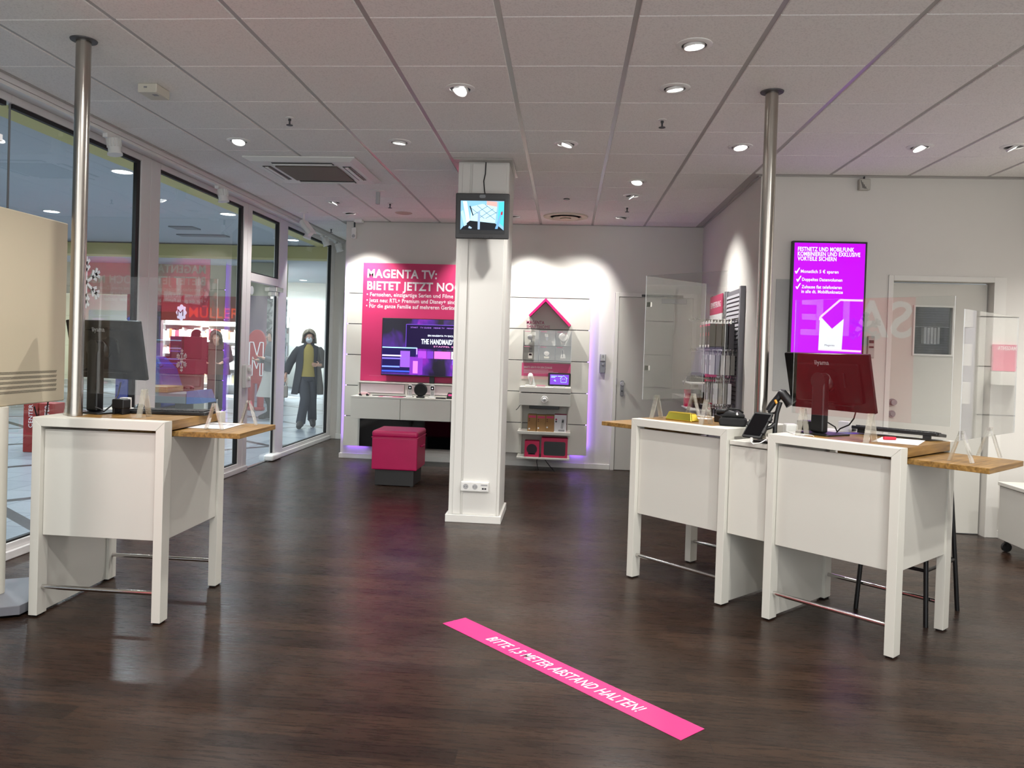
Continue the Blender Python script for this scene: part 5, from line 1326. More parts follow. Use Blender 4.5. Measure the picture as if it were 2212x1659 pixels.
for i, (x, y, h, c, lab) in enumerate(((SX - 0.27, 8.52, 0.18, '#c8114f', 'magenta box on the lower rack shelf, farthest in the row'), (SX - 0.22, 8.36, 0.19, '#3a2320', 'brown-black box on the lower rack shelf, second from the far end'), (SX - 0.15, 8.22, 0.17, '#241c1a', 'dark box with bronze print on the lower rack shelf'), (SX - 0.09, 8.10, 0.19, '#c8114f', 'magenta box on the lower rack shelf nearest the hooks'))):
    o = MB().box(-0.045, -0.055, 0, 0.045, 0.055, h).build('accessory_box', mat('shelf_box_%d' % i, c, 0.45), bevel=0.002); o.location = (x, y, 0.8805); tag(o, lab, 'box', 'boxes on the lower rack shelf')
    MB().box(-0.0458, -0.03, h * 0.55, -0.0452, 0.03, h * 0.75).build('printed_field', mat('bronze_print', '#8d7440', 0.5) if c[1] != 'c' else PAPER, o)

# ---------------------------------------------------------------- digital signage screen on the step wall
t = thing('signage_screen', 'tall vivid magenta-violet advertising screen on the right wall', 'screen', (0, 0, 0))
gx0, gx1, gz0, gz1, gy = 1.862, 2.466, 1.36, 2.419, 6.735
MB().box(gx0, gy, gz0, gx1, YS - 0.004, gz1).build('housing', BLACK, t, bevel=0.003)
MB().box(gx0 + 0.016, gy - 0.0015, gz0 + 0.02, gx1 - 0.016, gy - 0.0002, gz1 - 0.016).build('screen', emit('signage_violet', (0.40, 0.0, 0.76), 1.0), t)
SW = emit('signage_white', (0.72, 0.82, 0.92), 0.9)
SM = lambda x, z, y=gy - 0.0026: wallM(x, y, z)
for i, s in enumerate(('FESTNETZ UND MOBILFUNK', 'KOMBINIEREN UND EXKLUSIVE', 'VORTEILE SICHERN')):
    text('headline', s, 0.048, SM(1.905, 2.335 - i * 0.040), SW, t, width=(0.455, 0.505, 0.315)[i], bold=0.03)
for s, x, z, wd in (('Monatlich 5 \u20ac sparen', 1.935, 2.152, 0.305), ('Doppeltes Datenvolumen', 1.948, 2.085, 0.325), ('Zuhause flat telefonieren', 1.946, 2.023, 0.325), ('in alle dt. Mobilfunknetze', 1.946, 1.984, 0.335)):
    text('advert_text', s, 0.038, SM(x, z), SW, t, width=wd, bold=0.02)
m = MB(); Y0, Y1 = gy - 0.003, gy - 0.0018
for x, z in ((1.886, 2.150), (1.900, 2.083), (1.897, 2.021)):
    m.prism([(x, z + 0.014), (x + 0.008, z + 0.018), (x + 0.013, z + 0.009), (x + 0.034, z + 0.044), (x + 0.042, z + 0.042), (x + 0.017, z - 0.006), (x + 0.009, z - 0.006)][::-1], Y0, Y1)
m.build('check_mark', SW, t)
m = MB(); px = lambda a: 1.886 + a
# white parcel with M-shaped notch on the lower half
m.prism([(2.10, 1.515), (2.288, 1.515), (2.296, 1.775), (2.205, 1.690), (2.120, 1.778), (2.104, 1.76)], Y0, Y1)
m.build('parcel_picture', SW, t)
m = MB()
for p, q in (((2.104, 1.76), (2.110, 1.79)), ((2.112, 1.790), (2.262, 1.932)), ((2.262, 1.932), (2.445, 1.932)), ((2.10, 1.515), (2.445, 1.508))):
    d = Vector((q[0] - p[0], q[1] - p[1])); d.normalize(); n = Vector((-d.y, d.x)) * 0.008
    m.prism([(p[0] - n.x, p[1] - n.y), (q[0] - n.x, q[1] - n.y), (q[0] + n.x, q[1] + n.y), (p[0] + n.x, p[1] + n.y)], Y0, Y1)
m.build('parcel_outline', emit('signage_lilac', (0.85, 0.45, 1.0), 1.2), t)
text('parcel_lettering', 'Magenta', 0.022, SM(2.15, 1.545, gy - 0.0036), mat('dark_grey_lettering', '#4a4a52', 0.5), t, width=0.08)

o = MB().box(1.752, YS - 0.006, 1.155, 2.05, YS - 0.0005, 2.10).build('wall_patch', mat('grey_wall_panel', '#a9a9a6', 0.8)); tag(o, 'pale grey panel on the wall behind the right steel pole', 'wall panel')
t = thing('intercom', 'small grey intercom on the wall between the vivid screen and the office door', 'intercom', (2.535, YS - 0.001, 1.55))
MB().box(-0.026, -0.03, -0.095, 0.03, 0, 0.09).build('housing', mat('silver_grey_plastic', '#a6a49f', 0.4), t, bevel=0.008)
MB().box(-0.018, -0.032, 0.03, 0.02, -0.0305, 0.055).box(-0.018, -0.032, -0.01, 0.02, -0.0305, 0.005).build('display', BLACK, t)

# rolling drawer unit half in view by the side wall
t = thing('rolling_drawer_unit', 'white rolling drawer cabinet cut off by the right picture edge', 'drawer cabinet', (3.58, 6.10, 0))
MB().box(-0.2, -0.25, 0.09, 0.25, 0.25, 0.50).build('body', LAM_D, t, bevel=0.003)
MB().box(-0.21, -0.26, 0.502, 0.26, 0.26, 0.53).build('top', LAM, t, bevel=0.003)
for z in (0.10, 0.30): MB().box(-0.195, -0.264, z, 0.245, -0.2505, z + 0.19).build('drawer', LAM, t, bevel=0.003)
for x in (-0.16, 0.21):
    for y in (-0.2, 0.2):
        m = MB(); m.lathe([(0.01, -0.012), (0.035, -0.012), (0.035, 0.012), (0.01, 0.012)], 16, 'y', (x, y, 0.035)); m.box(x - 0.008, y - 0.016, 0.05, x + 0.008, y + 0.016, 0.09); m.build('castor', BLACK, t)

# ---------------------------------------------------------------- fittings of the column
t = thing('cctv_monitor', 'small black monitor on the column showing the shop entrance', 'monitor', (-0.696, 6.15, 2.482))
TL = RX(0.10, 4, 'X')
W2, H2 = 0.425, 0.356
k = MB().at(TL); k.prism(rrect(W2, H2, 0.008), -0.005, 0.045); k.build('housing', mat('charcoal_plastic', '#2b2a2a', 0.45), t, bevel=0.006)
k = MB().at(TL); k.prism(rrect(W2 - 0.06, H2 - 0.08, 0.003), -0.0062, -0.0052); k.build('dark_mask', BLACK, t)
sw, sh = 0.345, 0.228
def sp(x, z): return (-sw / 2 + x * sw, -sh / 2 + 0.005 + z * sh)
def poly(pts, c, s, d, n='screen_picture'):
    k = MB().at(TL); k.prism([sp(*p) for p in pts], -0.0068 - d * 0.0003, -0.0064 - d * 0.0003); k.build(n, emit('cctv_' + c[1:], c, s), t)
poly([(0, 0), (1, 0), (1, 1), (0, 1)], '#7fb4d8', 1.0, 0, 'screen')
poly([(0.22, 0.30), (0.80, 0.22), (0.84, 0.80), (0.50, 0.90), (0.25, 0.80)], '#b4def5', 1.0, 1)
for p, q in (((0.25, 0.74), (0.55, 0.40)), ((0.38, 0.84), (0.80, 0.36)), ((0.56, 0.88), (0.83, 0.58)), ((0.28, 0.50), (0.62, 0.82)), ((0.42, 0.40), (0.76, 0.74)), ((0.58, 0.40), (0.84, 0.62))):
    d = Vector((q[0] - p[0], q[1] - p[1])).normalized(); n = Vector((-d.y, d.x)) * 0.006
    poly([(p[0] - n.x, p[1] - n.y), (q[0] - n.x, q[1] - n.y), (q[0] + n.x, q[1] + n.y), (p[0] + n.x, p[1] + n.y)], '#3c5f7d', 0.8, 2)
poly([(0.0, 0.0), (1.0, 0.0), (0.8, 0.24), (0.22, 0.32), (0.08, 0.14)], '#0b1220', 0.5, 2)
poly([(0.40, 0.02), (0.45, 0.02), (0.455, 0.62), (0.425, 0.66), (0.40, 0.60)], '#8fa9c4', 1.0, 3)
poly([(0.0, 0.62), (0.06, 0.68), (0.15, 0.18), (0.09, 0.12)], '#a9cdec', 1.0, 3)
poly([(0.80, 0.05), (0.92, 0.60), (0.96, 0.56), (0.86, 0.05)], '#6fa0c8', 1.0, 3)
poly([(0.20, 0.14), (0.27, 0.08), (0.25, 0.04), (0.18, 0.06)], '#9fb8cc', 0.9, 3)
poly([(0.05, 0.98), (0.14, 0.98), (0.22, 0.32), (0.14, 0.24)], '#e3f1fa', 1.0, 2)
poly([(0.60, 0.86), (0.84, 0.80), (0.84, 0.98), (0.60, 1.0)], '#d9a9a2', 0.9, 2)
poly([(0.86, 0.30), (1.0, 0.12), (1.0, 0.98), (0.88, 0.96)], '#49c3dc', 1.0, 2)
poly([(0.93, 0.52), (0.97, 0.54), (0.97, 0.66), (0.93, 0.62)], '#b22a3f', 0.9, 4)
poly([(0.20, 0.82), (0.23, 0.82), (0.30, 0.50), (0.28, 0.48)], '#14202c', 0.5, 4)
k = MB().at(TL); k.prism(shift(rrect(0.05, 0.026, 0.012), 0, H2 / 2 - 0.024), -0.0066, -0.0053); k.build('lens_window', BLGLASS, t)
k = MB().at(TL)
for i in range(5): k.lathe([(0.0, -0.0075), (0.004, -0.0075), (0.004, -0.005)], 10, 'y', (-0.06 + i * 0.019, 0, -H2 / 2 + 0.014))
for i in range(2): k.lathe([(0.0, -0.0075), (0.005, -0.0075), (0.005, -0.005)], 10, 'y', (0.065 + i * 0.018, 0, -H2 / 2 + 0.014))
k.build('buttons', BLACK, t)
MB().box(-0.04, 0.062, -0.05, 0.04, 0.2015, 0.05).build('wall_bracket', BLACK, t, bevel=0.004)
m = MB(); m.tube([(-0.70, 6.335, 2.952), (-0.703, 6.345, 2.86), (-0.715, 6.345, 2.80), (-0.705, 6.34, 2.72), (-0.69, 6.29, 2.665)], 0.0045, 8); o = m.build('monitor_cable', BLACK); tag(o, 'black cable running from the ceiling down the column to its monitor', 'cable')
t = thing('socket_block', 'white block of two power sockets and a data socket low on the column', 'power sockets', (-0.709, 6.353, 0.30))
k = MB(); k.prism(rrect(0.232, 0.082, 0.008), -0.028, 0.0); k.build('housing', WHITE, t, bevel=0.006)
for x in (-0.074, 0.002):
    k = MB(); k.prism(shift(rrect(0.066, 0.066, 0.004), x, 0), -0.031, -0.0285); k.build('cover_frame', WHITE, t, bevel=0.001)
    k = MB(); k.lathe([(0.022, -0.032), (0.022, -0.0312)], 22, 'y', (x, 0, 0)); k.build('socket_well', LGREY, t)
    k = MB()
    for dx in (-0.0095, 0.0095): k.lathe([(0.0, -0.0328), (0.003, -0.0328), (0.003, -0.0322)], 8, 'y', (x + dx, 0, 0))
    k.build('pin_hole', BLACK, t)
k = MB(); k.prism(shift(rrect(0.062, 0.062, 0.004), 0.078, 0), -0.031, -0.0285); k.build('cover_frame', WHITE, t, bevel=0.001)
k = MB(); k.box(0.060, -0.032, -0.020, 0.076, -0.0312, -0.006).box(0.080, -0.032, -0.020, 0.096, -0.0312, -0.006); k.build('data_port', DGREY, t)
k = MB(); k.box(0.052, -0.032, 0.010, 0.104, -0.0312, 0.022); k.build('label_window', LGREY, t)

# ---------------------------------------------------------------- stool and floor sticker
t = thing('cube_stool', 'magenta upholstered cube stool on a dark plinth', 'stool', (-1.703, 8.01, 0), 0.0)
m = MB(); m.box(-0.20, -0.21, 0.006, 0.20, 0.21, 0.165); m.build('plinth', mat('dark_plinth', '#2a2827', 0.5), t, bevel=0.003)
for x in (-0.18, 0.18):
    for y in (-0.19, 0.19): MB().box(x - 0.015, y - 0.015, 0, x + 0.015, y + 0.015, 0.007).build('glide', BLACK, t)
m = MB(); m.box(-0.235, -0.235, 0.166, 0.235, 0.235, 0.50); m.build('cushion_body', STOOL, t, bevel=0.014, seg=3)
m = MB(); m.box(-0.238, -0.238, 0.495, 0.238, 0.238, 0.565); m.build('seat_cushion', STOOL, t, bevel=0.026, seg=4)
m = MB(); m.tube([(-0.236, -0.236, 0.497), (0.236, -0.236, 0.497), (0.236, 0.236, 0.497), (-0.236, 0.236, 0.497)], 0.005, 8, closed=True); m.build('piping', STOOL, t)
m = MB(); m.tube([(0.240, -0.07, 0.40), (0.256, -0.05, 0.402), (0.256, 0.05, 0.402), (0.240, 0.07, 0.40)], 0.010, 8); m.build('grip_strap', STOOL, t)
t = thing('floor_sticker', 'long pink distance strip on the floor with white lettering', 'floor sticker', (0, 0, 0))
q = [(-0.594, 4.000), (0.474, 2.942), (0.579, 3.047), (-0.488, 4.105)]
MB().slab(q, 0.0005, 0.0015).build('vinyl_strip', PINKF, t)
d = (Vector(q[1]) - Vector(q[0])).normalized(); n = Vector((-d.y, d.x))
o0 = Vector(q[0]) + d * 0.30 + n * 0.042
text('lettering', 'BITTE 1,5 METER ABSTAND HALTEN!', 0.092, frame((o0.x, o0.y, 0.0018), (d.x, d.y, 0), (n.x, n.y, 0)), mat('floor_lettering', '#e8e0e4', 0.6), t, width=0.96, bold=0.008, depth=0.0002, shear=0.25)
# ---------------------------------------------------------------- advertising totem inside the shop, back side
t = thing('display_totem', 'large beige back of a display totem on a white column by the glass front', 'display totem', (-2.96, 3.86, 0))
m = MB(); tz0, tz1 = 1.05, 2.10
m.box(-0.04, -0.86, tz0, 0.0, 0.52, tz1); m.build('back_cover', BEIGE, t, bevel=0.006)
MB().box(-0.06, -0.86, tz0 + 0.01, -0.041, 0.52, tz1 - 0.01).build('front_glass', BLGLASS, t, bevel=0.002)
m = MB()
for r in range(5):
    for s in range(2):
        for i in range(95):
            y = -0.40 + i * 0.0089 + (0.0044 if s else 0); z = 1.118 + r * 0.026 + s * 0.0075
            m.add([(0.0006, y - 0.0026, z - 0.0026), (0.0006, y + 0.0026, z - 0.0026), (0.0006, y + 0.0026, z + 0.0026), (0.0006, y - 0.0026, z + 0.0026)], [(0, 1, 2, 3)])
m.build('vent_perforation', BLACK, t)
m = MB(); m.lathe([(0.052, 0.062), (0.052, tz0 - 0.001)], 32); o = m.build('column', mat('cream_column', '#d6d0c2', 0.45), t); o.location = (-0.02, 0.0, 0)
m = MB(); m.slab([(0.30 * math.cos(a), 0.30 * math.sin(a)) for a in [PI / 6 + k * PI / 3 for k in range(6)]], 0.012, 0.06); o = m.build('base_plate', mat('grey_steel_plate', '#74747a', 0.4), t, bevel=0.003); o.location = (-0.02, 0.0, 0)
for a in range(3):
    MB().box(-0.02, -0.02, 0, 0.02, 0.02, 0.013).build('foot', BLACK, t).location = (-0.02 + 0.22 * math.cos(a * 2.1 + 0.5), 0.22 * math.sin(a * 2.1 + 0.5), 0)
m = MB(); m.tube([(-0.03, 0.42, 1.06), (-0.03, 0.40, 0.95), (-0.02, 0.34, 0.90), (-0.03, 0.30, 1.03)], 0.004, 8); m.build('cable', BLACK, t)

# snowflake stickers on the glass
def snowflake(m, M, r, wd):
    m.at(M)
    for k in range(6):
        a = k * PI / 3 + PI / 6; dx, dz = math.cos(a), math.sin(a)
        def seg(p, q):
            d = Vector((q[0] - p[0], q[1] - p[1])).normalized(); n = Vector((-d.y, d.x)) * wd / 2
            m.add([(p[0] - n.x, p[1] - n.y, 0), (q[0] - n.x, q[1] - n.y, 0), (q[0] + n.x, q[1] + n.y, 0), (p[0] + n.x, p[1] + n.y, 0)], [(0, 1, 2, 3)])
        seg((0, 0), (r * dx, r * dz))
        for s, ln in ((0.45, 0.30), (0.70, 0.28)):
            for e in (-1, 1):
                b = a + e * PI / 4
                seg((r * s * dx, r * s * dz), (r * s * dx + r * ln * math.cos(b), r * s * dz + r * ln * math.sin(b)))
FLAKE = mat('white_window_vinyl', '#d5dadd', 0.6)
for y, z, r, lab in ((5.44, 1.83, 0.19, 'large white snowflake sticker on the glass behind the left steel pole'), (6.90, 1.235, 0.105, 'small white snowflake sticker low on the second glass pane')):
    m = MB(); snowflake(m, frame((XL + 0.003, y, z), (0, 1, 0), (0, 0, 1)), r, r * 0.12); o = m.build('snowflake_sticker', FLAKE); tag(o, lab, 'sticker')

# ---------------------------------------------------------------- the mall beyond the glass
MX = -16.0
struct(MB().box(MX, -6, -0.06, -3.50, 40, -0.002).build('floor_mall', mall_floor_mat()))
MC = 3.30
CONC = mat('cool_grey_ceiling', '#b9c2c9', 0.9)
YEL = mat('yellow_ochre_paint', '#c9c07c', 0.8)
CREAM = mat('cream_mall_wall', '#d9d4b4', 0.8)
struct(MB().box(MX, -6, MC, -4.85, 40, MC + 0.1).build('ceiling_mall', CONC))
struct(MB().box(-4.85, -6, MC - 0.02, -3.62, 40, MC + 0.1).build('trim_3', YEL))
struct(MB().box(MX, 14.7, 3.05, -3.62, 15.1, MC - 0.021).build('trim_4', YEL))
struct(MB().box(-3.62, YF + 0.1, 0, -3.52, 40, MC).build('wall_mall_right', mat('pale_shop_front', '#c9cbc8', 0.7)))
struct(MB().box(MX - 0.1, -6, 0, MX, 40, MC).build('wall_mall_left', CREAM))
struct(MB().box(MX, -6.1, 0, -3.62, -6.0, MC).build('wall_mall_blocker', mat('dark_blocker_paint', '#55565a', 0.7)))  # unseen dark wall added to keep bright world out of pane reflections
struct(MB().box(MX, 34, 0, -3.62, 34.1, MC).build('wall_mall_end', CREAM))
for i, (x, y) in enumerate(((-5.05, 5.64), (-5.05, 8.40), (-5.05, 11.16), (-5.05, 13.90), (-7.85, 5.64), (-7.83, 8.4), (-7.83, 11.18), (-7.9, 13.9), (-5.3, 17.4), (-7.9, 20.16), (-5.6, 20.2), (-7.97, 22.94), (-5.8, 23.2), (-8.2, 27.5), (-6.2, 27.0), (-11.2, 16.5))):
    t = thing('mall_downlight', 'round bright downlight in the mall ceiling seen through the glass', 'downlight', (x, y, MC - 0.0005), 0, 'mall ceiling downlights')
    m = MB(); m.lathe([(0.125, 0), (0.12, -0.010), (0.108, -0.010), (0.108, -0.004)], 32); m.build('trim_ring', WHITE, t)
    m = MB(); m.lathe([(0.108, -0.005), (0.0, -0.005)], 32); m.build('lamp_lens', LAMPM, t)
    d = bpy.data.lights.new('lamp_light', 'SPOT'); d.energy = P_MALL * (1.0 if y > 16 else 2.0); d.spot_size = math.radians(150); d.spot_blend = 0.5; d.shadow_soft_size = 0.10; d.color = (0.86, 0.94, 1.0)
    lo = bpy.data.objects.new('lamp_light', d); C.objects.link(lo); lo.parent = t; lo.location = (0, 0, -0.03)
for x, y, w_, d_, lab in ((-6.45, 12.6, 0.42, 0.30, 'grey vent plate in the mall ceiling, nearest'), (-6.56, 13.5, 0.9, 0.22, 'long grey ceiling vent in the mall, second one')):
    o = MB().box(-w_ / 2, -d_ / 2, -0.02, w_ / 2, d_ / 2, 0).build('ceiling_vent', mat('grey_vent', '#7d858c', 0.7)); o.location = (x, y, MC - 0.0005); tag(o, lab, 'vent', 'mall ceiling vents')

# drugstore front at the far side
DY = 19.0
struct(MB().box(MX, DY, 2.50, -7.60, DY + 0.3, MC).build('wall_shopfront', CREAM))
struct(MB().box(MX, DY + 5.0, 0, -7.60, DY + 5.1, MC).build('wall_shop', mat('bright_shop_wall', '#d8dad4', 0.8)))
t = thing('shop_sign', 'white scalloped drugstore plaque with a dark letter beside orange lettering', 'shop sign', (-9.73, DY - 0.05, 2.08))
def plaque(r):
    return [(0.10 + 0.02 * math.cos(4 * 0 + 0), 0)] and [((0.12 + 0.016 * math.cos(8 * a)) * math.cos(a) * 0.95, (0.185 + 0.02 * math.cos(8 * a)) * math.sin(a)) for a in [2 * PI * k / 48 for k in range(48)]]
m = MB(); m.prism(plaque(1), -0.03, 0.03); m.build('plaque', emit('plaque_glow', '#dcd8f4', 0.9), t)
text('letter', 'M', 0.24, frame((-0.085, -0.0315, -0.085), (1, 0, 0), (0, 0, 1)), mat('dark_red_letter', '#5a1420', 0.5), t, width=0.15)
ORG = emit('orange_sign_glow', '#d8481f', 0.7)
text('letter', 'M\u00dcLLER', 0.36, frame((0.22, -0.0315, -0.11), (1, 0, 0), (0, 0, 1)), ORG, t, width=1.3, bold=0.008)
struct(MB().box(-11.2, DY - 0.01, 1.88, -7.6, DY + 0.02, 2.52).build('trim_5', mat('terracotta_fascia', '#a8604a', 0.7)))
PROD = [mat('prod_%d' % i, c, 0.6) for i, c in enumerate(('#e7e4de', '#c9ccd2', '#b7522f', '#d9cfa0', '#8fa7b8', '#e9e9ee', '#a9283a', '#cfc2b2'))]
for si, (sx, sy) in enumerate(((-10.2, 20.0), (-9.0, 20.0), (-7.95, 20.4), (-10.4, 22.2), (-9.2, 22.2))):
    t = thing('shop_shelf', 'bright shelf full of goods inside the drugstore across the mall', 'shop shelf', (sx, sy, 0), 0, 'drugstore shelves')
    MB().box(-0.5, 0, 0.0, 0.5, 0.05, 2.1).build('back_panel', WHITE, t)
    for z in (0.25, 0.65, 1.02, 1.40, 1.78): MB().box(-0.5, -0.35, z, 0.5, -0.001, z + 0.025).build('shelf_board', WHITE, t)
    MB().box(-0.5, -0.40, 2.05, 0.5, -0.34, 2.10).box(-0.5, -0.37, 1.36, 0.5, -0.352, 1.385).build('light_tube', emit('shop_tube', '#f4fbff', 5.0), t, label='bright light tube')
    m = MB()
    for z in (0.275, 0.675, 1.045, 1.425):
        x = -0.48
        while x < 0.46:
            w_ = random.uniform(0.05, 0.12); m.use(random.choice(PROD)); m.box(x, -0.3, z + 0.001, x + w_ - 0.008, -0.06, z + random.uniform(0.16, 0.29)); x += w_
    o = m.build('goods', None, t); o['kind'] = 'stuff'
    d = bpy.data.lights.new('shop_light', 'AREA'); d.energy = 130; d.size = 1.0; d.size_y = 0.2; d.shape = 'RECTANGLE'; d.color = (0.95, 1.0, 1.0)
    lo = bpy.data.objects.new('shop_light', d); C.objects.link(lo); lo.parent = t; lo.location = (0, -0.75, 2.42); lo.rotation_euler = (math.radians(18), 0, 0)
# dark doorway frame of the drugstore
o = MB().box(-10.62, DY - 0.02, 0.002, -10.28, DY + 0.1, 2.249).build('shop_pillar', mat('dark_aubergine_wall', '#35262c', 0.6)); tag(o, 'dark pillar at the left edge of the drugstore front', 'pillar')

# tall mural wall and lilac panels
struct(MB().box(-7.60, 18.0, 0, -7.12, 18.2, 2.50).build('wall_lilac', mat('lilac_panel', '#a58aa0', 0.7)))
struct(MB().box(-7.12, 18.0, 0, -6.70, 18.2, 2.44).build('wall_mural', mural_mat()))
struct(MB().box(-7.60, 18.0, 2.501, -6.70, 18.2, 3.29).build('wall_over', CREAM))
t = thing('arch_panel', 'red rounded advertising panel on two legs with a white letter outline', 'advertising panel', (-6.32, 15.5, 0))
m = MB(); pts = [(-0.17, 0.55), (0.17, 0.55), (0.19, 1.2)] + [(0.19 * math.cos(a), 1.38 + 0.28 * math.sin(a)) for a in [PI * k / 12 for k in range(13)]] + [(-0.19, 1.2)]
RED = mat('signal_red_panel', '#9d1c26', 0.5)
m.prism(pts, -0.04, 0.04); m.build('panel', RED, t, bevel=0.01)
for x in (-0.10, 0.10): m = MB(); m.tube([(x, 0, 0.06), (x, 0, 0.56)], [0.065, 0.075], 14); m.build('leg', RED, t); MB().box(x - 0.08, -0.10, 0, x + 0.08, 0.06, 0.07).build('foot', RED, t, bevel=0.02)
m = MB()
def st2(m, p, q, wd, y0, y1):
    d = Vector((q[0] - p[0], q[1] - p[1])).normalized(); n = Vector((-d.y, d.x)) * wd / 2
    m.prism([(p[0] - n.x, p[1] - n.y), (q[0] - n.x, q[1] - n.y), (q[0] + n.x, q[1] + n.y), (p[0] + n.x, p[1] + n.y)], y0, y1)
L_ = [(-0.14, 0.72), (-0.14, 1.40), (-0.06, 1.40), (0.02, 1.12), (0.08, 1.40), (0.15, 1.40), (0.15, 0.72), (0.09, 0.72), (0.09, 1.1), (0.02, 0.86), (-0.07, 1.1), (-0.07, 0.72), (-0.14, 0.72)]
for p, q_ in zip(L_[:-1], L_[1:]): st2(m, p, q_, 0.018, -0.052, -0.042)
m.build('letter_outline', PAPER, t)

# Christmas booth, play car, bench and red boxes
t = thing('market_booth', 'dark red booth with a pale base out in the mall', 'booth', (-6.86, 13.55, 0))
DR = mat('dark_red_cloth', '#561a22', 0.8)
MB().box(-0.28, -0.2, 0.0, 0.28, 0.2, 0.45).build('base', mat('grey_beige_panel', '#8d8a80', 0.7), t, bevel=0.005)
MB().box(-0.30, -0.22, 0.80, 0.30, 0.22, 1.06).box(-0.30, 0.0, 1.061, 0.30, 0.22, 1.47).build('cloth_panel', DR, t, bevel=0.01)
MB().box(-0.27, -0.19, 0.451, 0.27, 0.19, 0.799).build('front_board', DR, t)
MB().box(-0.22, -0.08, 1.061, -0.10, -0.001, 1.30).build('hanging_goods', mat('brown_cloth', '#5b3a34', 0.8), t)
t = thing('play_car', 'dark blue rounded children ride with a blue light bar', 'ride', (-7.05, 12.9, 0))
BLU = mat('royal_blue_shell', '#1b2f78', 0.25)
m = MB(); m.prism([(-0.55, 0.25), (0.32, 0.25), (0.34, 0.55), (0.22, 0.90), (0.0, 1.10), (-0.55, 1.16)], -0.35, 0.35); m.build('body', BLU, t, bevel=0.06, seg=4)
m = MB(); m.tube([(-0.35, -0.3, 1.75), (0.0, -0.33, 1.30), (0.28, -0.34, 0.95)], 0.035, 10); m.build('slanted_bar', BLU, t)
MB().box(-0.45, -0.36, 1.30, 0.05, -0.34, 1.33).build('light_bar', emit('blue_light_bar', '#3f6fff', 2.0), t)
MB().box(-0.4, -0.3, 0.0, 0.25, 0.3, 0.24).build('plinth', DGREY, t)
t = thing('bench', 'mall bench of wooden slats on a grey body with a blue end', 'bench', (-6.2, 12.05, 0))
MB().box(-0.62, -0.25, 0.40, 0.25, 0.25, 0.565).build('grey_body', mat('slate_bench', '#5d6266', 0.6), t, bevel=0.01)
MB().box(-0.62, -0.26, 0.57, -0.05, 0.26, 0.66).build('wooden_seat', OAK, t, bevel=0.006)
MB().add([(0.26, -0.25, 0.40), (0.52, -0.25, 0.42), (0.52, 0.25, 0.42), (0.26, 0.25, 0.40), (0.26, -0.25, 0.60), (0.44, -0.25, 0.62), (0.44, 0.25, 0.62), (0.26, 0.25, 0.60)], [(0, 3, 2, 1), (4, 5, 6, 7), (0, 1, 5, 4), (1, 2, 6, 5), (2, 3, 7, 6), (3, 0, 4, 7)]).build('blue_end', mat('steel_blue_panel', '#3c568c', 0.5), t)
for x in (-0.45, 0.1): MB().box(x - 0.05, -0.2, 0.0, x + 0.05, 0.2, 0.399).build('leg', DGREY, t)
for i, (x, lab) in enumerate(((-6.43, 'dark red cube marked CENTER outside the glass, nearest the totem'), (-6.235, 'second dark red cube marked CENTER outside the glass, its right neighbour'))):
    t = thing('seat_cube', lab, 'cube', (x, 9.0, 0), 0.1 * i)
    MB().box(-0.09, -0.12, 0, 0.09, 0.12, 0.60).build('body', mat('brick_red_panel', '#8d2c28', 0.6), t, bevel=0.006)
    text('lettering', 'CENTER', 0.075, frame((0.03, -0.1215, 0.30), (0, 0, 1), (-1, 0, 0)), PAPER, t, width=0.28)
o = MB().box(-0.02, -0.02, 0, 0.02, 0.02, 1.30).build('barrier_post', mat('aluminium_post', '#9aa0a4', 0.4)); o.location = (-7.6, 16.6, 0); tag(o, 'thin metal post standing before the drugstore', 'post')
t = thing('red_display', 'narrow red display stand before the drugstore on its right', 'display stand', (-7.75, 18.3, 0))
MB().box(-0.14, -0.12, 0.0, 0.14, 0.12, 0.9).build('lower_body', mat('warm_red_panel', '#9c4038', 0.6), t, bevel=0.004)
MB().box(-0.12, -0.10, 0.901, 0.12, 0.10, 1.75).build('upper_body', RED, t, bevel=0.004)

# far shop at the end: dark fascia over bright shelving
struct(MB().box(-13.0, 30.0, 1.70, -5.0, 30.2, 2.15).build('trim_6', mat('charcoal_fascia', '#4d4a47', 0.7)))
struct(MB().box(-13.0, 30.0, 2.16, -5.0, 30.2, 2.55).build('trim_7', emit('pale_band_glow', '#d8dcc8', 0.6)))  # pale band over the fascia, glow put into its material
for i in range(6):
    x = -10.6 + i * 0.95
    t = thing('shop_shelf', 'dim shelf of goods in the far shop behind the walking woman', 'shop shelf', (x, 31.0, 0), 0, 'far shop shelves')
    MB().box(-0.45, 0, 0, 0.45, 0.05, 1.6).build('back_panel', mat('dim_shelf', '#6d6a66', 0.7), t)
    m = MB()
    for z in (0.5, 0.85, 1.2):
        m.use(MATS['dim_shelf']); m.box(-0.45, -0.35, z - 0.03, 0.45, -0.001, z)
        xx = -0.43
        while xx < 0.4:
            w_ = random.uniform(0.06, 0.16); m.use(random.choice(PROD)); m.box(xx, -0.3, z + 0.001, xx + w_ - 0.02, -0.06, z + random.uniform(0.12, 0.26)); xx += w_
    o = m.build('goods', None, t); o['kind'] = 'stuff'
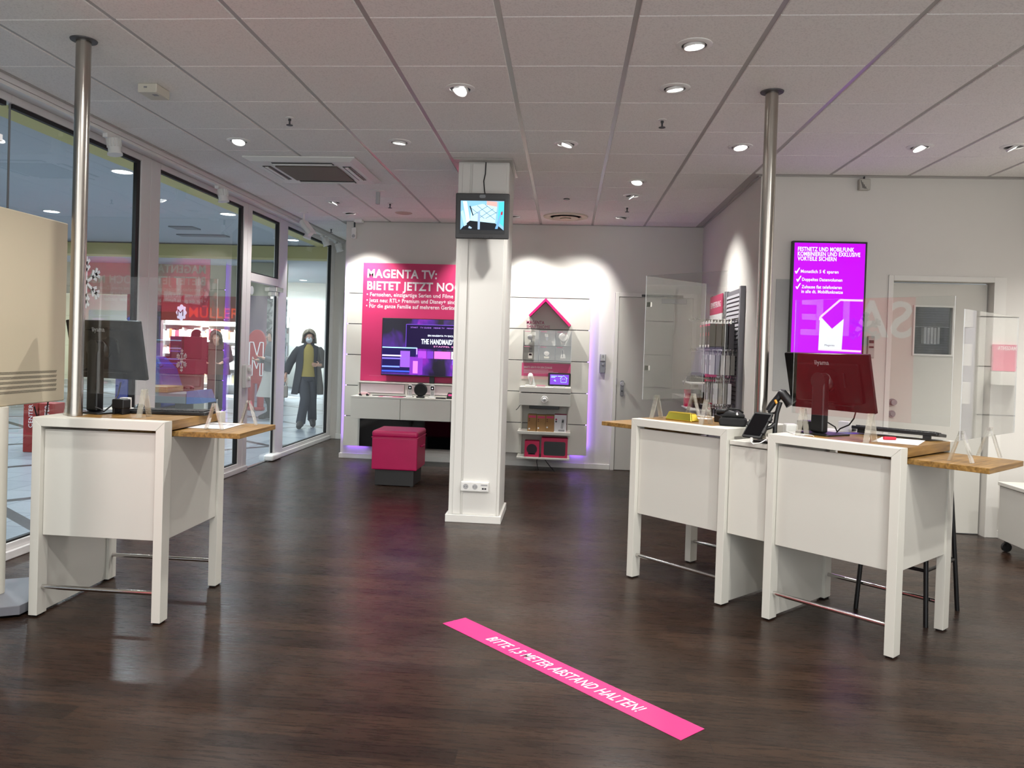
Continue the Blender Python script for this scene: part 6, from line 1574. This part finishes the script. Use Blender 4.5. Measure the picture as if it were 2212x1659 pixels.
# ---------------------------------------------------------------- people in the mall
SKIN_ = mat('skin', '#c99a84', 0.5)
def hand(nodes, edges, wrist, key, d, curl=0.3, side=1, out=(1, 0, 0)):
    """palm with five fingers grown from the wrist node along d"""
    d = Vector(d).normalized(); o = Vector(out).normalized(); o = (o - d * o.dot(d)).normalized(); n = d.cross(o)
    w0 = Vector(nodes[wrist][0])
    nodes[key + 'p'] = (tuple(w0 + d * 0.055), (0.030, 0.020)); edges.append((wrist, key + 'p'))
    for i, (off, ln) in enumerate(((-0.026, 0.058), (-0.009, 0.075), (0.009, 0.080), (0.026, 0.070))):
        b = w0 + d * 0.085 + o * off; m_ = b + d * ln * 0.5 + n * curl * 0.02; e = b + d * ln * 0.85 + n * curl * 0.06
        for s, p in (('a', b), ('b', m_), ('c', e)): nodes[f'{key}{i}{s}'] = (tuple(p), 0.0085)
        edges += [(key + 'p', f'{key}{i}a'), (f'{key}{i}a', f'{key}{i}b'), (f'{key}{i}b', f'{key}{i}c')]
    b = w0 + d * 0.04 + o * 0.038 * side; e = b + d * 0.035 + o * 0.022 * side + n * 0.012
    nodes[key + 't1'] = (tuple(b), 0.010); nodes[key + 't2'] = (tuple(e), 0.009)
    edges += [(key + 'p', key + 't1'), (key + 't1', key + 't2')]

def person(label, loc, rz, J, scale=1.0, group=None):
    """J: joint positions in metres, facing -y"""
    t = thing('person', label, 'person', loc, rz, group)
    t.scale = (scale,) * 3
    n = {}; e = []
    def add(k, p, r): n[k] = (p, r)
    add('pelvis', J['pelvis'], (0.10, 0.09)); add('waist', J['waist'], (0.11, 0.08)); add('chest', J['chest'], (0.11, 0.085)); add('neck0', J['neck'], (0.050, 0.050))
    hd = Vector(J['head'])
    add('neck1', tuple(hd - Vector((0, -0.012, 0.105))), 0.048); add('jaw', tuple(hd - Vector((0, 0.010, 0.055))), (0.058, 0.064)); add('mid', tuple(hd + Vector((0, 0.004, 0.005))), (0.070, 0.084)); add('crown', tuple(hd + Vector((0, 0.010, 0.075))), (0.060, 0.070))
    e += [('pelvis', 'waist'), ('waist', 'chest'), ('chest', 'neck0'), ('neck0', 'neck1'), ('neck1', 'jaw'), ('jaw', 'mid'), ('mid', 'crown')]
    for s in 'lr':
        add('sh' + s, J['sh' + s], 0.058); add('el' + s, J['el' + s], 0.042); add('wr' + s, J['wr' + s], (0.027, 0.022))
        e += [('chest', 'sh' + s), ('sh' + s, 'el' + s), ('el' + s, 'wr' + s)]
        dv = Vector(J['wr' + s]) - Vector(J['el' + s])
        hand(n, e, 'wr' + s, 'h' + s, J.get('hd' + s, dv), 0.5, 1 if s == 'r' else -1, J.get('ho' + s, (1, 0, 0)))
        add('hp' + s, J['hp' + s], 0.085); add('kn' + s, J['kn' + s], 0.058); add('an' + s, J['an' + s], 0.040); add('to' + s, J['to' + s], (0.030, 0.020))
        e += [('pelvis', 'hp' + s), ('hp' + s, 'kn' + s), ('kn' + s, 'an' + s), ('an' + s, 'to' + s)]
    skin('body', n, e, SKIN_, t, 'pelvis')
    # face: eyes, nose, mouth, ears
    for sx in (-1, 1):
        m = MB(); m.lathe([(0.0, -0.010), (0.009, -0.006), (0.011, 0.0)], 12, 'y', tuple(hd + Vector((sx * 0.027, -0.0575, 0.012)))); m.build('eye', mat('eye_white', '#d9d4cf', 0.3), t)
        m = MB(); m.lathe([(0.0, -0.0115), (0.005, -0.0105)], 10, 'y', tuple(hd + Vector((sx * 0.027, -0.0580, 0.012)))); m.build('pupil', BLACK, t)
        m = MB(); m.lathe([(0.0, -0.012), (0.012, -0.010), (0.016, 0.0), (0.010, 0.010), (0.0, 0.011)], 12, 'x', tuple(hd + Vector((sx * 0.074, 0.008, -0.004)))); m.build('ear', SKIN_, t)
    m = MB(); m.tube([tuple(hd + Vector((0, -0.082, 0.008))), tuple(hd + Vector((0, -0.098, -0.018))), tuple(hd + Vector((0, -0.082, -0.028)))], [0.007, 0.012, 0.008], 10); m.build('nose', SKIN_, t)
    m = MB(); m.tube([tuple(hd + Vector((-0.022, -0.076, -0.052))), tuple(hd + Vector((0, -0.083, -0.053))), tuple(hd + Vector((0.022, -0.076, -0.052)))], 0.005, 8); m.build('mouth', mat('lips', '#a5615a', 0.5), t)
    return t, n, hd

def loft(m, rings, n=22, gap=0.0, caps=True):
    """cloth shape through ellipses (x, y, z, rx, ry[, gap]); gap is the half-angle left open at the front"""
    v = []; f = []
    op = any((r[5] if len(r) > 5 else gap) > 0 for r in rings)
    for r in rings:
        g = r[5] if len(r) > 5 else gap
        for k in range(n):
            a = -PI / 2 + g + (2 * PI - 2 * g) * k / (n - 1 if op else n)
            v.append((r[0] + r[3] * math.cos(a), r[1] + r[4] * math.sin(a), r[2]))
    for i in range(len(rings) - 1):
        for k in range(n - 1 if op else n):
            q = (i * n + k, (i + 1) * n + k, (i + 1) * n + (k + 1) % n, i * n + (k + 1) % n)
            f.append(q)
    m.add(v, f, True)
    if caps and not op:
        b = len(m.v) - len(v)
        m.f.append([b + k for k in range(n)]); m.mi.append(m.cur); m.sm.append(False)
        m.f.append([b + (len(rings) - 1) * n + k for k in range(n - 1, -1, -1)]); m.mi.append(m.cur); m.sm.append(False)
    return m
def sleeve_tubes(m, J, r=0.07):
    for s in 'lr':
        a, b, c = Vector(J['sh' + s]), Vector(J['el' + s]), Vector(J['wr' + s])
        inn = Vector((-0.075 if s == 'r' else 0.075, 0, 0.0)); a = a + Vector((0.015 if s == 'l' else -0.015, 0, -0.022))
        m.tube([a + inn, a, a.lerp(b, 0.3), a.lerp(b, 0.8), b, b.lerp(c, 0.3), b.lerp(c, 0.93)], [r * 0.75, r * 0.94, r * 1.02, r * 0.92, r * 0.9, r * 0.84, r * 0.74], 16)
def trousers(t, J, m, r=0.092, ra=0.078):
    k = MB(); x, y, z = J['pelvis']
    loft(k, [(x, y, z + 0.10, 0.150, 0.112), (x, y, z, 0.172, 0.128), (x, y, z - 0.09, 0.165, 0.122), (x, y, z - 0.13, 0.12, 0.09)])
    for s in 'lr':
        h, kn, an = Vector(J['hp' + s]), Vector(J['kn' + s]), Vector(J['an' + s])
        k.tube([h + Vector((0, 0, 0.02)), h.lerp(kn, 0.4), kn, kn.lerp(an, 0.5), an + Vector((0, 0, -0.01))], [r, r * 0.98, r * 0.86, (r * 0.8 + ra) / 2, ra], 18)
    return k.build('trousers', m, t)
def shoes(t, J, m):
    for s in 'lr':
        a = Vector(J['an' + s]); d = Vector(J['to' + s]); w_ = (d - a); w_.z = 0; w_.normalize()
        h = Vector((a.x, a.y, d.z)) - w_ * 0.05; e = d + w_ * 0.055
        hz = max(0.0, a.z - 0.085)
        k = MB(); k.tube([h + Vector((0, 0, 0.022 + hz)), h + w_ * 0.03 + Vector((0, 0, 0.03 + hz)), a.lerp(d, 0.45) + Vector((0, 0, 0.012)), d + Vector((0, 0, 0.008)), e + Vector((0, 0, 0.0))], [0.035, 0.056, 0.054, 0.047, 0.030], 16)
        k.build('shoe', m, t)
def hair_cap(t, hd, m, length=0.16, vol=1.0):
    k = MB(); rings = []
    for ph in (4, 20, 36, 50, 64, 78, 92):
        p = math.radians(ph); g = 0.0 if ph < 52 else math.radians(min(62, (ph - 52) * 3.0))
        rings.append((hd.x, hd.y + 0.018, hd.z + 0.015 + 0.108 * vol * math.cos(p), 0.090 * vol * math.sin(p), 0.108 * vol * math.sin(p), max(g, 0.001)))
    for q in (0.25, 0.5, 0.75, 1.0):
        rings.append((hd.x, hd.y + 0.022 + 0.018 * q, hd.z + 0.010 - length * q, 0.091 * vol * (1 + 0.10 * q), 0.105 * vol * (1 - 0.12 * q), math.radians(62 + 8 * q)))
    loft(k, rings, 26)
    o = k.build('hair', m, t, sharp=70)
    so = o.modifiers.new('thickness', 'SOLIDIFY'); so.thickness = 0.014; so.offset = 1.0
    return o
def coat(t, J, m, name='coat', hem=0.60, gap=0.0, w=1.0, lean=0.0):
    k = MB(); g = max(gap, 0.0)
    rings = [(0, 0.0 + lean, 1.428, 0.074 * w, 0.066, g), (0, 0.0 + lean, 1.395, 0.085 * w, 0.074, g), (0, 0.005 + lean, 1.365, 0.150 * w, 0.100, g), (0, 0.01 + lean * 0.8, 1.32, 0.185 * w, 0.118, g), (0, 0.01 + lean * 0.6, 1.24, 0.200 * w, 0.136, g), (0, 0.01, 1.12, 0.195 * w, 0.138, g), (0, 0.01, 1.00, 0.198 * w, 0.142, g * 1.1)]
    z = 1.0
    while z > hem + 0.03:
        z = max(hem, z - 0.12); q = (1.0 - z) / 0.4
        rings.append((0, 0.012 + 0.01 * q, z, (0.198 + 0.055 * q) * w, 0.142 + 0.028 * q, g * (1.1 + 0.35 * q)))
    loft(k, rings, 30); sleeve_tubes(k, J, 0.074 * w)
    return k.build(name, m, t, sharp=60)

BASE = dict(pelvis=(0, 0, 0.90), waist=(0, 0, 1.05), chest=(0, 0, 1.24), neck=(0, 0.0, 1.38), head=(0, -0.02, 1.515),
            shl=(-0.185, 0.01, 1.32), shr=(0.185, 0.01, 1.32), ell=(-0.24, 0.03, 1.06), elr=(0.24, 0.03, 1.06), wrl=(-0.25, -0.06, 0.84), wrr=(0.25, -0.06, 0.84),
            hpl=(-0.09, 0, 0.86), hpr=(0.09, 0, 0.86), knl=(-0.09, -0.01, 0.48), knr=(0.09, -0.01, 0.48), anl=(-0.09, 0.02, 0.085), anr=(0.09, 0.02, 0.085), tol=(-0.10, -0.13, 0.03), tor=(0.10, -0.13, 0.03))
# the woman in the open coat
J = dict(BASE); J.update(ell=(-0.30, 0.06, 1.09), wrl=(-0.36, -0.02, 0.90), elr=(0.29, 0.02, 1.10), wrr=(0.20, -0.20, 1.06), hdr=(-0.8, -0.5, 0.05), hor=(0, 0, 1), hdl=(-0.2, -0.25, -1),
         knl=(-0.04, -0.10, 0.49), anl=(-0.10, -0.12, 0.09), tol=(-0.12, -0.27, 0.035), knr=(0.07, 0.02, 0.50), anr=(0.08, 0.18, 0.13), tor=(0.10, 0.05, 0.035), hpl=(-0.08, 0, 0.86), hpr=(0.08, 0, 0.86))
t, n, hd = person('person in a dark open coat, yellow top and white mask walking up outside the glass', (-4.31, 12.78, 0), 0.30, J)
COAT = mat('anthracite_coat', '#34363a', 0.85)
coat(t, J, COAT, 'coat', 0.56, 0.42, 1.06)
k = MB(); loft(k, [(0, -0.01, 1.40, 0.070, 0.066), (0, -0.008, 1.36, 0.10, 0.085), (0, -0.005, 1.30, 0.15, 0.105), (0, 0, 1.18, 0.165, 0.118), (0, 0, 1.02, 0.165, 0.122), (0, 0, 0.86, 0.172, 0.132)]); k.build('top', mat('mustard_knit', '#a8944e', 0.9), t, sharp=60)
trousers(t, J, mat('dark_grey_trousers', '#3d3e44', 0.8)); shoes(t, J, mat('grey_shoes', '#4a4643', 0.6))
hair_cap(t, hd, mat('ash_blond_hair', '#9a8d78', 0.6, bump=0.3, bscale=50), 0.11, 1.14)
m = MB(); m.lathe([(0.0, -0.046), (0.030, -0.030), (0.050, 0.0), (0.054, 0.02)], 20, 'y', tuple(hd + Vector((0, -0.066, -0.042)))); o = m.build('face_mask', mat('white_mask', '#d8dde2', 0.7), t)
k = MB(); k.box(-0.44, -0.09, 0.50, -0.32, -0.02, 0.70); k.build('hand_bag', mat('beige_bag', '#9d948a', 0.6), t, bevel=0.02, seg=3)
k = MB(); k.tube([(-0.43, -0.055, 0.70), (-0.40, -0.055, 0.80), (-0.375, -0.05, 0.81), (-0.34, -0.055, 0.70)], 0.007, 8); k.build('bag_strap', mat('beige_bag', '#9d948a', 0.6), t)

# woman with long dark hair and a pale skirt
J = dict(BASE); J.update(wrl=(-0.12, -0.22, 1.08), ell=(-0.25, -0.02, 1.08), wrr=(0.17, -0.20, 1.12), knr=(0.09, -0.14, 0.50), anr=(0.10, 0.0, 0.16), tor=(0.12, -0.12, 0.07))
t, n, hd = person('person with long dark hair, grey jacket and pale skirt walking past the door outside', (-5.36, 13.85, 0), -0.9, J)
coat(t, J, mat('grey_blue_jacket', '#4c5157', 0.85), 'jacket', 0.88)
k = MB(); loft(k, [(0, 0, 0.98, 0.160, 0.118), (0, 0, 0.88, 0.182, 0.138), (0, -0.01, 0.70, 0.205, 0.165), (0, -0.03, 0.42, 0.245, 0.235)]); k.build('skirt', mat('pale_skirt', '#a9a6a0', 0.85), t, sharp=60)
trousers(t, J, mat('black_tights', '#141416', 0.6), 0.062, 0.05); shoes(t, J, BLACKM)
hair_cap(t, hd, mat('dark_brown_hair', '#1d1613', 0.5, bump=0.3, bscale=50), 0.34, 1.08)

# shoppers in front of the drugstore
def shopper(label, loc, rz, coatm, hair, J, trs, hl=0.12):
    t, n, hd = person(label, loc, rz, J)
    coat(t, J, coatm, 'coat', 0.74, 0.0, 1.02, J['chest'][1])
    trousers(t, J, trs); shoes(t, J, BLACKM); hair_cap(t, hd, hair, hl, 1.08)
    return t
HD = mat('dark_brown_hair', '#1d1613', 0.5)
t = shopper('person in a grey coat standing at the drugstore entrance', (-8.9, 18.1, 0), 2.4, mat('stone_coat', '#8b8880', 0.85), HD, BASE, mat('dark_grey_trousers', '#3d3e44', 0.8))
J = dict(BASE); J.update(elr=(0.26, -0.06, 1.08), wrr=(0.18, -0.24, 1.02))
t = shopper('person in a black coat with a backpack beside the drugstore entrance', (-8.3, 17.8, 0), 2.9, mat('black_coat', '#1f1d20', 0.85), HD, J, mat('dark_jeans', '#2b2f3c', 0.8))
k = MB(); k.box(-0.15, 0.15, 0.92, 0.15, 0.30, 1.36); k.build('backpack', mat('plum_backpack', '#2c1d26', 0.8), t, bevel=0.05, seg=4)
J = dict(BASE); J.update(head=(0.0, -0.20, 1.46), neck=(0, -0.10, 1.36), chest=(0, -0.05, 1.23), shl=(-0.185, -0.06, 1.30), shr=(0.185, -0.06, 1.30), wrl=(-0.15, -0.32, 1.0), ell=(-0.24, -0.12, 1.06), wrr=(0.15, -0.32, 1.0), elr=(0.24, -0.12, 1.06))
t = shopper('person in a dark red jacket leaning over the market booth', (-6.66, 14.45, 0), 0.2, mat('wine_jacket', '#4b161c', 0.85), HD, J, mat('dark_jeans', '#2b2f3c', 0.8))
# ---------------------------------------------------------------- parts of the shop beside and behind the camera that its glass and acrylic mirror
t = thing('sale_banner', 'red roll-up sale banner standing beside the photographer', 'banner', (0, 0, 0))
bx_ = -2.50
BY0, BY1 = 2.06, 3.21
MB().box(bx_ - 0.004, BY0, 0.10, bx_, BY1, 2.28).build('banner_sheet', mat('sale_red', '#cf2434', 0.6), t)
MB().box(bx_ - 0.08, 2.20, 0.0, bx_ + 0.05, 2.95, 0.099).build('base', LGREY, t, bevel=0.01)
MB().box(bx_ - 0.02, BY0 - 0.01, 2.281, bx_ + 0.01, BY1 + 0.01, 2.31).build('top_rail', LGREY, t)
text('lettering', 'SALE', 0.52, frame((bx_ + 0.002, 2.09, 1.68), (0, 1, 0), (0, 0, 1)), mat('sale_lettering', '#ece4e4', 0.6), t, width=1.10, bold=0.02)
m = MB(); snowflake(m, frame((bx_ + 0.003, 2.55, 1.75), (0, 1, 0), (0, 0, 1)), 0.175, 0.025); m.build('snowflake_print', mat('slate_print', '#4b5a60', 0.6), t)
t = thing('display_board', 'white panel board on the side wall outside the picture', 'display board', (0, 0, 0))
G2 = (2.17, 1.788, 1.42, 1.06, 0.69, 0.32, 0.10)
for i in range(6): MB().box(XR - 0.03, 5.12, G2[i + 1] + 0.005, XR - 0.012, 5.90, G2[i] - 0.004).build('panel_board', LAM, t)
MB().box(XR - 0.011, 5.14, 0.12, XR - 0.001, 5.88, 2.15).build('dark_backing', DGREY, t)
t = thing('wall_sign', 'small pink sign over a white ledge on the side wall board', 'sign', (0, 0, 0))
MB().box(XR - 0.05, 5.216, 1.39, XR - 0.031, 5.382, 1.585).build('sign_panel', PINK, t)
text('headline', 'MAGENTA', 0.04, frame((XR - 0.051, 5.375, 1.545), (0, -1, 0), (0, 0, 1)), TXT_W, t, width=0.13, bold=0.02)
MB().box(XR - 0.16, 5.21, 1.29, XR - 0.031, 5.39, 1.385).build('ledge', LAM, t)
t = thing('slat_rack', 'grey slatted rack on the side wall outside the picture', 'display rack', (0, 0, 0))
MB().box(XR - 0.02, 4.55, 0.4, XR - 0.001, 5.10, 2.1).build('slat_panel', mat('silver_slats', '#b9b7bc', 0.4), t)
for i in range(6):
    o = MB().box(-0.10, -0.03, -0.16, -0.02, 0.03, 0).build('white_pack', WHITE, bevel=0.002); o.location = (XR - 0.021, 4.92 + 0.075 * (i % 2), 1.86 - 0.28 * (i // 2)); tag(o, 'white pack hanging on the side wall rack outside the picture', 'pack', 'packs on the side wall rack')
downlight(3.3, 5.0, (0.6, 0.25, -1), P_WASH * 0.8, 'recessed spotlight over the side wall display outside the picture', group='spotlights behind the photographer')
t = downlight(-1.1, 2.4, (-1.0, 0.12, -0.85), 55, 'added unseen spotlight that brightens the red banner beside the photographer', angle=80, group='spotlights behind the photographer')

# ---------------------------------------------------------------- sub-parts: pieces that belong to one part of a thing
SUB = {'headline': ('poster_sheet', 'screen', 'pink_panel', 'sign_panel'), 'lettering': ('poster_sheet', 'banner_sheet', 'vinyl_strip'), 'small_print': ('poster_sheet', 'white_panel'), 'fine_line': ('poster_sheet',), 'screen_picture': ('screen',), 'screen_lettering': ('screen',),
       'advert_text': ('screen',), 'check_mark': ('screen',), 'parcel_picture': ('screen',), 'parcel_outline': ('screen',), 'parcel_lettering': ('screen',), 'screen_drawing': ('screen',), 'display': ('handset',), 'display_icon': ('handset',), 'keypad': ('handset',),
       'maker_lettering': ('back_shell',), 'electronics_bulge': ('back_shell',), 'stand_head': ('stand_column',), 'lamp_lens': ('lamp_housing', 'ribbed_housing', 'trim_ring'), 'tablet_screen': ('tablet',), 'clamp_jaw': ('tablet',), 'trigger': ('scanner_grip',),
       'louvre_flap': ('panel',), 'air_slot': ('panel',), 'lens': ('camera_body',), 'sun_shield': ('camera_body',), 'printed_device': ('carton',), 'printed_speaker': ('carton',), 'label_band': ('carton',), 'printed_dots': ('carton',), 'round_seal': ('carton',),
       'pink_side': ('carton',), 'printed_handset': ('carton',), 'printed_display': ('carton',), 'printed_base': ('carton',), 'printed_dot': ('carton',), 'white_print': ('carton',), 'red_print': ('carton',), 'pink_band': ('carton',), 'grey_print': ('carton',),
       'hang_tab': ('carton',), 'caption_strip': ('clear_front',), 'socket_well': ('housing',), 'pin_hole': ('housing',), 'cover_frame': ('housing',), 'data_port': ('housing',), 'label_window': ('housing',), 'buttons': ('housing',), 'lens_window': ('housing',),
       'piping': ('seat_cushion',), 'grip_strap': ('cushion_body',), 'letter_outline': ('panel',), 'light_tube': ('back_panel',), 'goods': ('shelf_board',), 'vent_perforation': ('back_cover',), 'pupil': ('eye',), 'raised_stamp': ('ingot',), 'card_slot': ('upper_cover',), 'buckle': ('strap',), 'tilt_foot': ('case',), 'keys': ('case',), 'vent_rib': ('back_shell',)}
for o in list(bpy.data.objects):
    if o.type != 'EMPTY' or 'category' not in o: continue
    kids = {}
    for ch in o.children: kids.setdefault(ch.name.split('.')[0], []).append(ch)
    for nm, hosts in SUB.items():
        for h in hosts:
            if h in kids and nm in kids and kids[h][0].location.length < 1e-9:
                for k, ch in enumerate(kids[nm]): ch.parent = kids[h][min(k, len(kids[h]) - 1)]
                break
